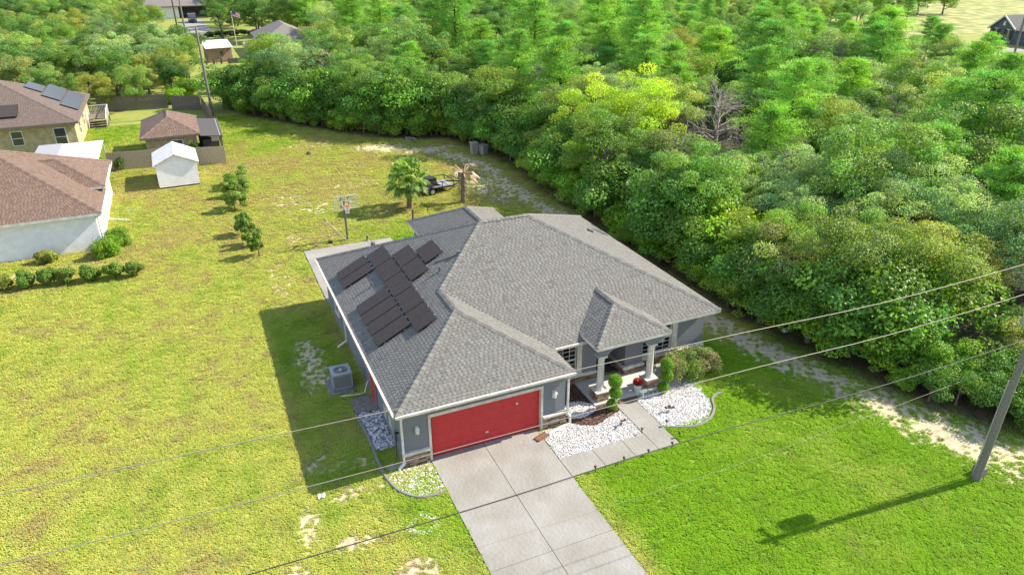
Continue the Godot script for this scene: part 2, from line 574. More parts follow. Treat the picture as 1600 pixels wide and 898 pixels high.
func grass():
	# grass tufts: one mesh of a few bent blades, strewn over the lawn
	var blades := nst()
	var r := RandomNumberGenerator.new()
	r.seed = 5
	for k in 9:
		var a := r.randf() * TAU
		var at := Vector3(r.randf_range(-0.06, 0.06), 0, r.randf_range(-0.06, 0.06))
		var out := Vector3(cos(a), 0, sin(a))
		var side := Vector3(-sin(a), 0, cos(a)) * r.randf_range(0.010, 0.017)
		var h := r.randf_range(0.024, 0.052)
		var mid := at + out * h * 0.35 + Vector3.UP * h * 0.75
		var tip := at + out * h * r.randf_range(0.8, 1.5) + Vector3.UP * h
		quad(blades, at - side, mid - side * 0.8, mid + side * 0.8, at + side)
		tri(blades, mid - side * 0.8, tip, mid + side * 0.8)
	blades.generate_normals()
	var me := blades.commit()
	var cam := Vector3(-6.651, 0, 23.452)
	var xf := []
	var cols := []
	var tries := 0
	while xf.size() < 300000 and tries < 1300000:
		tries += 1
		var x := r.randf_range(LX0, LX1)
		var z := r.randf_range(LZ0, LZ1)
		var d := Vector2(x - cam.x, z - cam.z).length()
		if r.randf() > pow(clampf(26.0 / d, 0.0, 1.0), 1.1): continue
		# nothing seen of the ground left of the view, a step aside allowed for
		if x < -9.0 - (16.0 - z) * 0.42 - 6.0: continue
		if hard_at(x, z): continue
		var c := lawn_at(x, z)
		if r.randf() > c.a * c.a: continue
		var s := r.randf_range(0.7, 1.25) * (1.0 + 0.012 * d)
		var bs := Basis(Vector3.UP, r.randf() * TAU).scaled(Vector3(s, s * r.randf_range(0.7, 1.2), s))
		xf.append(Transform3D(bs, Vector3(x, -0.004, z)))
		var t := r.randf_range(1.04, 1.28)
		var w := r.randf_range(-0.1, 0.1)
		cols.append(Color(c.r * t * (1.0 + w), c.g * t, c.b * t * (1.0 - w)))
	var mm := MultiMesh.new()
	mm.transform_format = MultiMesh.TRANSFORM_3D
	mm.use_colors = true
	mm.mesh = me
	mm.instance_count = xf.size()
	for i in xf.size():
		mm.set_instance_transform(i, xf[i])
		mm.set_instance_color(i, cols[i])
	var o := MultiMeshInstance3D.new()
	o.multimesh = mm
	o.material_override = M.grass
	o.name = "grass"
	add_child(o)
	tag(o, "short mown grass of the lawns, lush by the walk, dry elsewhere", "grass", "", "stuff")

# paved, built or planted spots where no grass grows
func hard_at(x: float, z: float) -> bool:
	if x > -1.3 and x < 15.5 and z > -16.0 and z < -2.3: return true
	if x > -1.3 and x < 6.2 and z > -3.0 and z < 0.3: return true
	if x > -0.12 and x < 4.76 and z > -0.5: return true
	if x > 4.7 and x < 10.0 and z > -2.5 and z < 3.5: return true
	if x > 9.8 and x < 13.2 and z > -2.5 and z < 2.4 and in_bed(Vector2(x, z)): return true
	if x > -1.3 and x < 4.95 and z > -24.6 and z < -15.0: return true
	if x > -2.2 and x < -1.1 and z > -5.5 and z < 0.3 and not (z > -1.4): return true
	if x > -3.05 and x < -1.7 and z > -7.6 and z < -6.1: return true
	if x < -13.8 and z < -30.8 and z > -44.0: return true
	if x > -10.3 and x < -6.9 and z > -48.0 and z < -43.3: return true
	return false

func in_bed(q: Vector2) -> bool:
	return Geometry2D.is_point_in_polygon(q, PackedVector2Array(BED_R))

# ------------------------------------------------------------------ roofs
const GREY_TONES := [Color(0.105, 0.10, 0.091), Color(0.12, 0.115, 0.105), Color(0.145, 0.14, 0.128), Color(0.198, 0.195, 0.178), Color(0.215, 0.212, 0.195), Color(0.18, 0.176, 0.16)]
const BROWN_TONES := [Color(0.098, 0.059, 0.043), Color(0.128, 0.078, 0.056), Color(0.157, 0.098, 0.071), Color(0.212, 0.142, 0.107), Color(0.238, 0.167, 0.128), Color(0.187, 0.122, 0.092)]

# One slope: a deck and, on it, courses of laminated shingles, tooth and slot. poly[0]-poly[1] is the eave.
func roof_face(roof: Node3D, poly: Array, tones: Array, course := 0.155, wide := 0.105):
	var o: Vector3 = poly[0]
	var u: Vector3 = (poly[1] - o).normalized()
	var n: Vector3 = u.cross(poly[2] - o).normalized()
	if n.y < 0: n = -n
	var v: Vector3 = n.cross(u)
	if v.y < 0: v = -v
	var flat := PackedVector2Array()
	for p in poly: flat.append(Vector2((p - o).dot(u), (p - o).dot(v)))
	var st := nst()
	var ix := Geometry2D.triangulate_polygon(flat)
	for i in range(0, ix.size(), 3):
		tri(st, poly[ix[i]], poly[ix[i + 1]], poly[ix[i + 2]])
	obj("roof_deck", st, M.roof_deck, roof)
	var top := 0.0
	for q in flat: top = maxf(top, q.y)
	var pos := PackedVector3Array()
	var col := PackedColorArray()
	var idx := PackedInt32Array()
	var rr := RandomNumberGenerator.new()
	rr.seed = int(absf(o.x * 131.0 + o.z * 17.0 + top * 977.0)) + 3
	var nz := FastNoiseLite.new()
	nz.seed = 8
	nz.frequency = 0.35
	var k := 0
	var v0 := -0.02
	while v0 < top:
		var v1 := minf(v0 + course, top)
		var vm := (v0 + v1) * 0.5
		var xs := []
		for i in flat.size():
			var a := flat[i]
			var b := flat[(i + 1) % flat.size()]
			if (a.y <= vm) != (b.y <= vm): xs.append(a.x + (b.x - a.x) * (vm - a.y) / (b.y - a.y))
		xs.sort()
		for q in range(0, xs.size() - 1, 2):
			var x: float = xs[q] - wide * 2.0 + (0.0 if k % 2 == 0 else wide)
			x = floorf(x / (wide * 2.0)) * wide * 2.0 + (0.0 if k % 2 == 0 else wide)
			var tooth := true
			while x < xs[q + 1]:
				var w := wide * (1.3 if tooth else 0.7) * rr.randf_range(0.84, 1.16)
				var a := maxf(x, xs[q])
				var b := minf(x + w, xs[q + 1])
				if b - a > 0.015:
					var patch: float = nz.get_noise_2d(x + o.x * 3.0, v0 * 1.0 + o.z * 3.0)
					var dark := rr.randf() + patch * 0.28
					var t := 0.015 if tooth else 0.006
					var c: Color = tones[3 + rr.randi() % 3] if (tooth and dark < 0.98) else tones[2]
					var c2 := c
					if not tooth:
						c2 = tones[rr.randi() % 3] if dark > -0.1 else tones[5]
						c = tones[5] if dark < 0.62 else tones[2] * 1.12
					var f := rr.randf_range(0.94, 1.06)
					c *= f
					c2 *= f
					var cut := v0 + (v1 - v0) * (0.55 if not tooth else 0.5)
					var hi := v1 + 0.015
					var b0 := pos.size()
					pos.append(o + u * a + v * v0 + n * t); pos.append(o + u * b + v * v0 + n * t)
					pos.append(o + u * b + v * cut + n * (t * 0.5 + 0.003)); pos.append(o + u * a + v * cut + n * (t * 0.5 + 0.003))
					for z in 4: col.append(c2)
					pos.append(o + u * a + v * cut + n * (t * 0.5 + 0.003)); pos.append(o + u * b + v * cut + n * (t * 0.5 + 0.003))
					pos.append(o + u * b + v * hi + n * 0.004); pos.append(o + u * a + v * hi + n * 0.004)
					for z in 4: col.append(c)
					pos.append(o + u * a + v * v0); pos.append(o + u * b + v * v0)
					col.append(c2); col.append(c2)
					idx.append_array(PackedInt32Array([b0, b0 + 1, b0 + 2, b0, b0 + 2, b0 + 3, b0 + 4, b0 + 5, b0 + 6, b0 + 4, b0 + 6, b0 + 7, b0 + 8, b0 + 9, b0 + 1, b0 + 8, b0 + 1, b0]))
					if tooth:
						pos.append(o + u * a + v * hi); pos.append(o + u * b + v * hi)
						col.append(c); col.append(c)
						idx.append_array(PackedInt32Array([b0 + 8, b0, b0 + 7, b0 + 8, b0 + 7, b0 + 10, b0 + 9, b0 + 1, b0 + 6, b0 + 9, b0 + 6, b0 + 11]))
				x += w
				tooth = not tooth
		v0 += course
		k += 1
	var ar := []
	ar.resize(Mesh.ARRAY_MAX)
	ar[Mesh.ARRAY_VERTEX] = pos
	ar[Mesh.ARRAY_COLOR] = col
	ar[Mesh.ARRAY_INDEX] = idx
	var me := ArrayMesh.new()
	me.add_surface_from_arrays(Mesh.PRIMITIVE_TRIANGLES, ar)
	mesh_obj("shingles", me, M.shingle, roof).set_meta("kind", "stuff")

func cap_line(roof: Node3D, a: Vector3, b: Vector3, tones: Array, drop := 0.075):
	var st := nst()
	var d := b - a
	var l := d.length()
	d /= l
	var s := d.cross(Vector3.UP).normalized()
	var n := s.cross(d)
	var k := 0
	var t := 0.0
	while t < l:
		var e := minf(t + 0.24, l)
		st.set_color(tones[3 + k * 7 % 3] * (0.92 + 0.1 * ((k * 5) % 3) * 0.5))
		var p := a + d * (t - 0.03) + n * (0.055)
		var q := a + d * e + n * (0.038)
		var w := s * 0.15
		quad(st, p, q, q + w - n * drop, p + w - n * drop)
		quad(st, p, q, q - w - n * drop, p - w - n * drop)
		tri(st, p, p + w - n * drop, p - w - n * drop)
		t = e
		k += 1
	obj("ridge_cap", st, M.shingle, roof)

# hip roof over x0..x1, z0 (back)..z1 (front) with the ridge along the longer side
func hip_roof(house: Node3D, x0: float, x1: float, z0: float, z1: float, y: float, slope: float, tones: Array, trim: Material) -> Node3D:
	var roof := part("roof", house)
	var w := x1 - x0
	var dp := z1 - z0
	var h := minf(w, dp) / 2
	var a: Vector3
	var b: Vector3
	if w >= dp:
		a = Vector3(x0 + h, y + slope * h, (z0 + z1) / 2); b = Vector3(x1 - h, y + slope * h, (z0 + z1) / 2)
		roof_face(roof, [Vector3(x0, y, z1), Vector3(x1, y, z1), b, a], tones)
		roof_face(roof, [Vector3(x1, y, z0), Vector3(x0, y, z0), a, b], tones)
		roof_face(roof, [Vector3(x1, y, z1), Vector3(x1, y, z0), b], tones)
		roof_face(roof, [Vector3(x0, y, z0), Vector3(x0, y, z1), a], tones)
		cap_line(roof, Vector3(x0, y, z1), a, tones); cap_line(roof, Vector3(x0, y, z0), a, tones)
		cap_line(roof, Vector3(x1, y, z1), b, tones); cap_line(roof, Vector3(x1, y, z0), b, tones)
	else:
		a = Vector3((x0 + x1) / 2, y + slope * h, z0 + h); b = Vector3((x0 + x1) / 2, y + slope * h, z1 - h)
		roof_face(roof, [Vector3(x0, y, z1), Vector3(x1, y, z1), b], tones)
		roof_face(roof, [Vector3(x1, y, z0), Vector3(x0, y, z0), a], tones)
		roof_face(roof, [Vector3(x1, y, z1), Vector3(x1, y, z0), a, b], tones)
		roof_face(roof, [Vector3(x0, y, z0), Vector3(x0, y, z1), b, a], tones)
		cap_line(roof, Vector3(x0, y, z1), b, tones); cap_line(roof, Vector3(x1, y, z1), b, tones)
		cap_line(roof, Vector3(x0, y, z0), a, tones); cap_line(roof, Vector3(x1, y, z0), a, tones)
	if a.distance_to(b) > 0.1: cap_line(roof, a, b, tones)
	var st := nst()
	for e in [[Vector3(x0, y, z1), Vector3(x1, y, z1)], [Vector3(x0, y, z0), Vector3(x1, y, z0)], [Vector3(x0, y, z0), Vector3(x0, y, z1)], [Vector3(x1, y, z0), Vector3(x1, y, z1)]]:
		beam(st, e[0] + Vector3(0, -0.095, 0), e[1] + Vector3(0, -0.095, 0), 0.06, 0.17)
	obj("fascia", st, trim, roof)
	st = nst()
	bx(st, x0 + 0.04, x1 - 0.04, y - 0.19, y - 0.17, z0 + 0.04, z1 - 0.04)
	obj("soffit", st, trim, roof)
	return roof

# ------------------------------------------------------------------ walls
# wall in the plane z (front face), from x0 to x1 and y0 to y1, with rectangular holes [x0, x1, y0, y1]
func wall_z(st: SurfaceTool, x0: float, x1: float, y0: float, y1: float, z: float, th: float, holes := []):
	var xs := [x0, x1]
	var ys := [y0, y1]
	for h in holes:
		xs.append(h[0]); xs.append(h[1]); ys.append(h[2]); ys.append(h[3])
	xs.sort(); ys.sort()
	for i in xs.size() - 1:
		for j in ys.size() - 1:
			if xs[i + 1] - xs[i] < 1e-4 or ys[j + 1] - ys[j] < 1e-4: continue
			var c := Vector2((xs[i] + xs[i + 1]) / 2, (ys[j] + ys[j + 1]) / 2)
			var open := false
			for h in holes:
				if c.x > h[0] and c.x < h[1] and c.y > h[2] and c.y < h[3]: open = true
			if not open: bx(st, xs[i], xs[i + 1], ys[j], ys[j + 1], z - th, z)

func wall_x(st: SurfaceTool, z0: float, z1: float, y0: float, y1: float, x: float, th: float):
	bx(st, x, x + th, y0, y1, z0, z1)

# ledge stones on a face: origin at its lower left, u along it, n outwards
func stones(house: Node3D, o: Vector3, u: Vector3, n: Vector3, w: float, h: float, sd: int):
	var r := RandomNumberGenerator.new()
	r.seed = sd
	var st := nst()
	var tones := [Color(0.42, 0.29, 0.18), Color(0.30, 0.18, 0.115), Color(0.52, 0.40, 0.26), Color(0.36, 0.28, 0.21), Color(0.48, 0.33, 0.19), Color(0.22, 0.14, 0.10), Color(0.58, 0.49, 0.35)]
	var y := 0.0
	var bs := Basis(u, Vector3.UP, n)
	while y < h - 0.01:
		var rh := minf(r.randf_range(0.07, 0.125), h - y)
		var x := -r.randf() * 0.2
		while x < w:
			var l := r.randf_range(0.14, 0.42)
			var a := maxf(x, 0.0)
			var b := minf(x + l, w)
			if b - a > 0.03:
				var t := r.randf_range(0.045, 0.085)
				st.set_color(tones[r.randi() % tones.size()] * r.randf_range(0.85, 1.12))
				box(st, o + u * ((a + b) / 2) + Vector3.UP * (y + rh / 2) + n * (t / 2 - 0.005), Vector3(b - a - 0.008, rh - 0.008, t), bs)
			x += l
		y += rh
	obj("stone_veneer", st, M.stone, house).set_meta("kind", "stuff")

# arched window in a wall facing the front
func arch_window(house: Node3D, cx: float, y0: float, w: float, h: float, rise: float, z: float, cols: int, rows: int, wide_trim: float):
	var win := part("window", house)
	var outer := PackedVector2Array()
	var inner := PackedVector2Array()
	var n := 12
	for i in n + 1:
		var t := -1.0 + 2.0 * i / n
		inner.append(Vector2(cx + t * w / 2, y0 + h + rise * (1 - t * t)))
		outer.append(Vector2(cx + t * (w / 2 + wide_trim), y0 + h + (rise + 0.02) * (1 - t * t) + 0.13))
	var st := nst()
	for i in n:
		var p := PackedVector2Array([inner[i], inner[i + 1], outer[i + 1], outer[i]])
		extrude_z(st, p, z - 0.02, z + 0.06)
	bx(st, cx - w / 2 - wide_trim, cx - w / 2, y0, y0 + h + 0.13, z - 0.02, z + 0.06)
	bx(st, cx + w / 2, cx + w / 2 + wide_trim, y0, y0 + h + 0.13, z - 0.02, z + 0.06)
	obj("casing", st, M.trim, win)
	st = nst()
	bx(st, cx - w / 2 - wide_trim - 0.05, cx + w / 2 + wide_trim + 0.05, y0 - 0.13, y0, z - 0.02, z + 0.11)
	obj("sill", st, M.trim, win)
	st = nst()
	var f := 0.05
	bx(st, cx - w / 2, cx - w / 2 + f, y0, y0 + h, z - 0.09, z - 0.03)
	bx(st, cx + w / 2 - f, cx + w / 2, y0, y0 + h, z - 0.09, z - 0.03)
	bx(st, cx - w / 2 + f, cx + w / 2 - f, y0, y0 + f, z - 0.09, z - 0.03)
	bx(st, cx - w / 2 + f, cx + w / 2 - f, y0 + h - 0.05, y0 + h + 0.05, z - 0.09, z - 0.025)
	bx(st, cx - w / 2 + f, cx + w / 2 - f, y0 + h * 0.48, y0 + h * 0.48 + 0.07, z - 0.09, z - 0.025)
	for i in n:
		var p := PackedVector2Array([inner[i] - Vector2(0, 0.05), inner[i + 1] - Vector2(0, 0.05), inner[i + 1], inner[i]])
		extrude_z(st, p, z - 0.09, z - 0.03)
	obj("frame", st, M.white, win)
	for i in range(1, cols):
		st = nst()
		var x := cx - w / 2 + w * i / cols
		var t := (x - cx) / (w / 2)
		bx(st, x - 0.011, x + 0.011, y0 + f, y0 + h + rise * (1 - t * t) - 0.05, z - 0.078, z - 0.05)
		obj("muntin", st, M.white, win)
	for j in range(1, rows):
		if j == rows / 2: continue
		st = nst()
		var y := y0 + h * j / rows
		bx(st, cx - w / 2 + f, cx + w / 2 - f, y - 0.011, y + 0.011, z - 0.076, z - 0.052)
		obj("muntin", st, M.white, win)
	st = nst()
	for i in n:
		quad(st, Vector3(inner[i].x, y0, z - 0.083), Vector3(inner[i + 1].x, y0, z - 0.083), Vector3(inner[i + 1].x, inner[i + 1].y, z - 0.083), Vector3(inner[i].x, inner[i].y, z - 0.083))
	obj("pane", st, M.glass_dark, win)

func lantern(house: Node3D, x: float, y: float, z: float):
	var l := part("wall_lamp", house)
	var st := nst()
	box(st, Vector3(x, y, z + 0.02), Vector3(0.13, 0.36, 0.04))
	beam(st, Vector3(x, y + 0.1, z + 0.02), Vector3(x, y + 0.17, z + 0.13), 0.03, 0.03)
	lathe(st, Vector3(x, y - 0.16, z + 0.15), [Vector2(0.0, 0.0), Vector2(0.04, 0.02), Vector2(0.06, 0.05), Vector2(0.085, 0.24), Vector2(0.11, 0.26), Vector2(0.05, 0.34), Vector2(0.015, 0.36), Vector2(0.0, 0.42)], 8)
	obj("lantern", st, M.white, l)

func downspout(house: Node3D, pts: Array):
	var st := nst()
	for i in pts.size() - 1:
		beam(st, pts[i], pts[i + 1], 0.085, 0.085)
	obj("downspout", st, M.white, house)

# plain window with two sashes, facing along n (axis aligned)
func sash_window(house: Node3D, c: Vector3, w: float, h: float, n: Vector3, trim: Material, cols := 2, rows := 2):
	var win := part("window", house)
	var u := Vector3.UP.cross(n).normalized()
	var bs := Basis(u, Vector3.UP, n)
	var st := nst()
	box(st, c + u * (w / 2 + 0.04) + n * 0.02, Vector3(0.09, h + 0.16, 0.08), bs)
	box(st, c - u * (w / 2 + 0.04) + n * 0.02, Vector3(0.09, h + 0.16, 0.08), bs)
	box(st, c + Vector3(0, h / 2 + 0.04, 0) + n * 0.02, Vector3(w, 0.09, 0.08), bs)
	box(st, c + Vector3(0, 0, 0) + n * 0.018, Vector3(w, 0.06, 0.05), bs)
	obj("frame", st, trim, win)
	st = nst()
	box(st, c - Vector3(0, h / 2 + 0.05, 0) + n * 0.04, Vector3(w, 0.08, 0.12), bs)
	obj("sill", st, trim, win)
	for s in [-1, 1]:
		st = nst()
		box(st, c + Vector3(0, s * (h / 4 + 0.012), 0) + n * 0.004, Vector3(w, h / 2 - 0.03, 0.012), bs)
		obj("pane", st, M.pane_blue, win)

# ------------------------------------------------------------------ the grey house
func grey_house():
	var pb := mat("pane_blue", lc(0.035, 0.045, 0.055), 0.06)
	pb.metallic_specular = 0.7
	var H := thing("house", "single-storey grey stucco house with grey shingle hip roof and red garage door", "house")
	var x0 := -1.48
	var xg := 6.39
	var x2 := 15.70
	var zf := 0.44
	var zm := -1.67
	var zb := -16.25
	var W := -2.42
	var ga := Vector3(2.455, HE + 0.5 * 3.935, zf - 3.935)
	var gb := Vector3(2.455, HE + 0.5 * 3.935, zm - 3.935)
	var D := (zm - zb) / 2
	var la := Vector3(x0 + D, HE + 0.5 * D, zm - D)
	var ra := Vector3(x2 - D, HE + 0.5 * D, zm - D)
	var G := GREY_TONES
	# roof
	var roof := part("roof", H)
	roof_face(roof, [Vector3(x0, HE, zb), Vector3(x0, HE, zf), ga, gb, la], G)
	roof_face(roof, [Vector3(x0, HE, zf), Vector3(xg, HE, zf), ga], G)
	roof_face(roof, [Vector3(xg, HE, zf), Vector3(xg, HE, zm), gb, ga], G)
	roof_face(roof, [Vector3(xg, HE, zm), Vector3(x2, HE, zm), ra, la, gb], G)
	roof_face(roof, [Vector3(x2, HE, zm), Vector3(x2, HE, zb), ra], G)
	roof_face(roof, [Vector3(x2, HE, zb), Vector3(x0, HE, zb), la, ra], G)
	for e in [[Vector3(x0, HE, zf), ga], [Vector3(xg, HE, zf), ga], [ga, gb], [gb, la], [la, ra], [Vector3(x2, HE, zm), ra], [Vector3(x2, HE, zb), ra], [Vector3(x0, HE, zb), la]]:
		cap_line(roof, e[0], e[1], G)
	# wing at the back
	var wz := -20.05
	var wa := Vector3(8.05, 4.3, wz + 3.0)
	var wb := Vector3(8.05, 4.3, zb + 3.0)
	roof_face(roof, [Vector3(5.05, HE, wz), Vector3(5.05, HE, zb), wb, wa], G)
	roof_face(roof, [Vector3(11.05, HE, zb), Vector3(11.05, HE, wz), wa, wb], G)
	roof_face(roof, [Vector3(11.05, HE, wz), Vector3(5.05, HE, wz), wa], G)
	for e in [[Vector3(5.05, HE, wz), wa], [Vector3(11.05, HE, wz), wa], [wa, wb]]:
		cap_line(roof, e[0], e[1], G)
	# porch roof, its eave higher than the main one
	var py := 3.05
	var pa := Vector3(9.94, py + 0.98, -0.46 - 1.96)
	var pc := Vector3(9.94, py + 0.98, -4.13)
	roof_face(roof, [Vector3(7.98, py, -0.46), Vector3(11.9, py, -0.46), pa], G)
	roof_face(roof, [Vector3(7.98, py, -2.17), Vector3(7.98, py, -0.46), pa, pc], G)
	roof_face(roof, [Vector3(11.9, py, -0.46), Vector3(11.9, py, -2.17), pc, pa], G)
	for e in [[Vector3(7.98, py, -0.46), pa], [Vector3(11.9, py, -0.46), pa], [pa, pc]]:
		cap_line(roof, e[0], e[1], G)
	# fascia and gutters
	var st := nst()
	for e in [[Vector3(x0, HE, zb), Vector3(x0, HE, zf)], [Vector3(x0, HE, zf), Vector3(xg, HE, zf)], [Vector3(xg, HE, zf), Vector3(xg, HE, zm)], [Vector3(xg, HE, zm), Vector3(x2, HE, zm)], [Vector3(x2, HE, zm), Vector3(x2, HE, zb)], [Vector3(x2, HE, zb), Vector3(x0, HE, zb)]]:
		beam(st, e[0] + Vector3(0, -0.10, 0), e[1] + Vector3(0, -0.10, 0), 0.05, 0.17)
	for e in [[Vector3(5.05, HE, wz), Vector3(5.05, HE, zb - 0.03)], [Vector3(11.05, HE, wz), Vector3(11.05, HE, zb - 0.03)], [Vector3(5.05, HE, wz), Vector3(11.05, HE, wz)]]:
		beam(st, e[0] + Vector3(0, -0.11, 0), e[1] + Vector3(0, -0.11, 0), 0.05, 0.17)
	for e in [[Vector3(7.98, py, -2.2), Vector3(7.98, py, -0.46)], [Vector3(7.98, py, -0.46), Vector3(11.9, py, -0.46)], [Vector3(11.9, py, -0.46), Vector3(11.9, py, -2.2)]]:
		beam(st, e[0] + Vector3(0, -0.09, 0), e[1] + Vector3(0, -0.09, 0), 0.05, 0.15)
	obj("fascia", st, M.trim, roof)
	st = nst()
	beam(st, Vector3(x0 - 0.085, HE - 0.045, zb), Vector3(x0 - 0.085, HE - 0.045, zf), 0.09, 0.09)
	beam(st, Vector3(x0 - 0.04, HE - 0.045, zf + 0.085), Vector3(xg, HE - 0.045, zf + 0.085), 0.09, 0.09)
	beam(st, Vector3(xg + 0.09, HE - 0.045, zm + 0.085), Vector3(7.9, HE - 0.045, zm + 0.085), 0.09, 0.09)
	obj("gutter", st, M.trim, roof)
	st = nst()
	bx(st, x0 + 0.03, x2 - 0.03, HE - 0.21, HE - 0.19, zb + 0.03, zm - 0.03)
	bx(st, x0 + 0.03, xg - 0.03, HE - 0.205, HE - 0.187, zm - 0.02, zf - 0.03)
	bx(st, 5.08, 11.02, HE - 0.215, HE - 0.195, wz + 0.03, zb + 0.02)
	bx(st, 8.01, 11.87, py - 0.18, py - 0.16, -2.4, -0.49)
	obj("soffit", st, M.trim, roof)
	# side cheeks where the porch eave stands above the main eave
	st = nst()
	bx(st, 8.16, 8.24, HE - 0.1, py - 0.17, -2.5, -0.95)
	obj("porch_cheek", st, M.stucco, H)
	st = nst()
	bx(st, 11.64, 11.72, HE - 0.1, py - 0.17, -2.5, -0.95)
	obj("porch_cheek", st, M.stucco, H)
	# pipes and vents on the slopes
	for q in [Vector3(2.95, 0, -7.0), Vector3(0.15, 0, -9.6), Vector3(1.2, 0, -14.6)]:
		st = nst()
		var yy: float = HE + 0.5 * (q.x - x0)
		lathe(st, Vector3(q.x, yy - 0.03, q.z), [Vector2(0.14, 0.0), Vector2(0.06, 0.06), Vector2(0.05, 0.30), Vector2(0.0, 0.30)], 10)
		obj("vent_pipe", st, M.dark_grey_metal, roof)
	st = nst()
	box(st, Vector3(13.6, HE + 0.5 * (x2 - 13.6) + 0.06, -11.2), Vector3(0.3, 0.12, 0.3), Basis(Vector3(0, 0, 1), -0.46))
	obj("roof_vent", st, M.dark_grey_metal, roof)
	# walls
	var top := HE - 0.18
	st = nst()
	wall_z(st, -1.15, 6.1, 0, top, 0.15, 0.2, [[-0.13, 5.01, -1, 2.26]])
	obj("garage_front_wall", st, M.stucco, H)
	st = nst()
	wall_x(st, -15.9, -0.05, 0, top, -1.15, 0.2)
	obj("side_wall", st, M.stucco, H)
	st = nst()
	bx(st, 5.9, 6.1, 0, top, W, -0.05)
	obj("garage_side_wall", st, M.stucco, H)
	st = nst()
	wall_z(st, 6.1, 9.15, 0, top, W, 0.2, [[6.97, 8.05, 0.62, 2.42]])
	wall_z(st, 10.62, 15.38, 0, top, W, 0.2, [[11.7, 13.44, 0.66, 2.42]])
	wall_z(st, 8.2, 11.7, top - 0.02, py - 0.1, W + 0.001, 0.2)
	obj("front_wall", st, M.stucco, H)
	st = nst()
	bx(st, 9.0, 9.15, 0, top, -4.1, W - 0.2)
	bx(st, 10.62, 10.77, 0, top, -4.1, W - 0.2)
	wall_z(st, 9.0, 10.77, 0, top, -4.1, 0.2, [])
	bx(st, 10.55, 11.55, 0.0, top, W + 0.001, -2.08)
	bx(st, 10.55, 10.63, 0.0, top, -4.1, W)
	obj("entry_wall", st, M.stucco, H)
	st = nst()
	bx(st, 15.18, 15.38, 0, top, -15.9, W - 0.2)
	bx(st, -0.95, 5.35, 0, top, -15.9, -15.7)
	bx(st, 10.75, 15.18, 0, top, -15.9, -15.7)
	bx(st, 5.35, 5.5, 0, top, -19.7, -15.9)
	bx(st, 10.6, 10.75, 0, top, -19.7, -15.9)
	bx(st, 5.5, 10.6, 0, top, -19.7, -19.55)
	obj("back_wall", st, M.stucco, H)
	st = nst()
	bx(st, -0.9, 15.1, 0.02, 0.05, -15.6, -2.7)
	obj("inner_floor", st, M.interior, H)
	# spandrels over the arched windows
	for w in [[7.51, 1.08, 2.12], [12.57, 1.74, 2.14]]:
		st = nst()
		for i in 10:
			var t0 := -1.0 + 0.2 * i
			var t1 := t0 + 0.2
			extrude_z(st, PackedVector2Array([Vector2(w[0] + t0 * w[1] / 2, w[2] + 0.24 * (1 - t0 * t0)), Vector2(w[0] + t1 * w[1] / 2, w[2] + 0.24 * (1 - t1 * t1)), Vector2(w[0] + t1 * w[1] / 2, 2.425), Vector2(w[0] + t0 * w[1] / 2, 2.425)]), W - 0.15, W - 0.003)
		obj("spandrel", st, M.stucco, H)
	arch_window(H, 7.51, 0.64, 1.08, 1.48, 0.24, W, 3, 6, 0.26)
	arch_window(H, 12.57, 0.68, 1.74, 1.46, 0.24, W, 4, 6, 0.30)
	# stone base with its white cap
	stones(H, Vector3(-1.15, 0, 0.15), Vector3(1, 0, 0), Vector3(0, 0, 1), 1.02, 0.62, 1)
	stones(H, Vector3(-1.15, 0, -0.2), Vector3(0, 0, 1), Vector3(-1, 0, 0), 0.42, 0.62, 11)
	stones(H, Vector3(5.01, 0, 0.15), Vector3(1, 0, 0), Vector3(0, 0, 1), 1.1, 0.62, 2)
	stones(H, Vector3(6.1, 0, 0.15), Vector3(0, 0, -1), Vector3(1, 0, 0), 2.5, 0.62, 12)
	stones(H, Vector3(6.1, 0, W), Vector3(1, 0, 0), Vector3(0, 0, 1), 3.05, 0.44, 3)
	stones(H, Vector3(10.62, 0, W), Vector3(1, 0, 0), Vector3(0, 0, 1), 4.76, 0.44, 4)
	stones(H, Vector3(10.55, 0, -2.08), Vector3(1, 0, 0), Vector3(0, 0, 1), 1.0, 0.44, 6)
	stones(H, Vector3(10.55, 0, -4.1), Vector3(0, 0, 1), Vector3(-1, 0, 0), 2.02, 0.44, 5)
	for q in [[-1.27, -0.13, 0.62, 0.74, 0.1, 0.29], [5.01, 6.22, 0.62, 0.74, 0.1, 0.29], [6.05, 6.22, 0.62, 0.738, W + 0.05, 0.1], [6.22, 9.15, 0.44, 0.57, W - 0.02, W + 0.13], [11.6, 15.44, 0.44, 0.57, W - 0.02, W + 0.13], [10.42, 11.62, 0.44, 0.574, -2.1, -1.95], [10.42, 10.56, 0.44, 0.572, -4.1, -2.1]]:
		st = nst()
		slab(st, q[0], q[1], q[2], q[3], q[4], q[5], 0.03)
		obj("base_cap", st, M.trim, H)
	# garage door: four sections of eight raised panels
	var gd := part("garage_door", H)
	st = nst()
	for s in 4:
		bx(st, -0.03, 4.91, 0.0 + s * 0.5375, 0.5325 + s * 0.5375, -0.06, 0.0)
	obj("door_section", st, M.red_paint, gd)
	for s in 4:
		for c in 8:
			st = nst()
			slab_front(st, 0.06 + c * 0.605, 0.06 + c * 0.605 + 0.525, 0.07 + s * 0.5375, 0.465 + s * 0.5375, 0.0, 0.014)
			obj("door_panel", st, M.red_paint, gd)
	st = nst()
	lathe(st, Vector3.ZERO, [Vector2(0.0, 0.0), Vector2(0.055, 0.0), Vector2(0.05, 0.03), Vector2(0.0, 0.04)], 10)
	var kn := obj("door_lock", st, M.white, gd)
	kn.transform = Transform3D(Basis(Vector3.RIGHT, PI / 2), Vector3(3.85, 1.62, 0.012))
	st = nst()
	box(st, Vector3(2.45, 0.58, 0.03), Vector3(0.13, 0.05, 0.05))
	obj("door_handle", st, M.white, gd)
	st = nst()
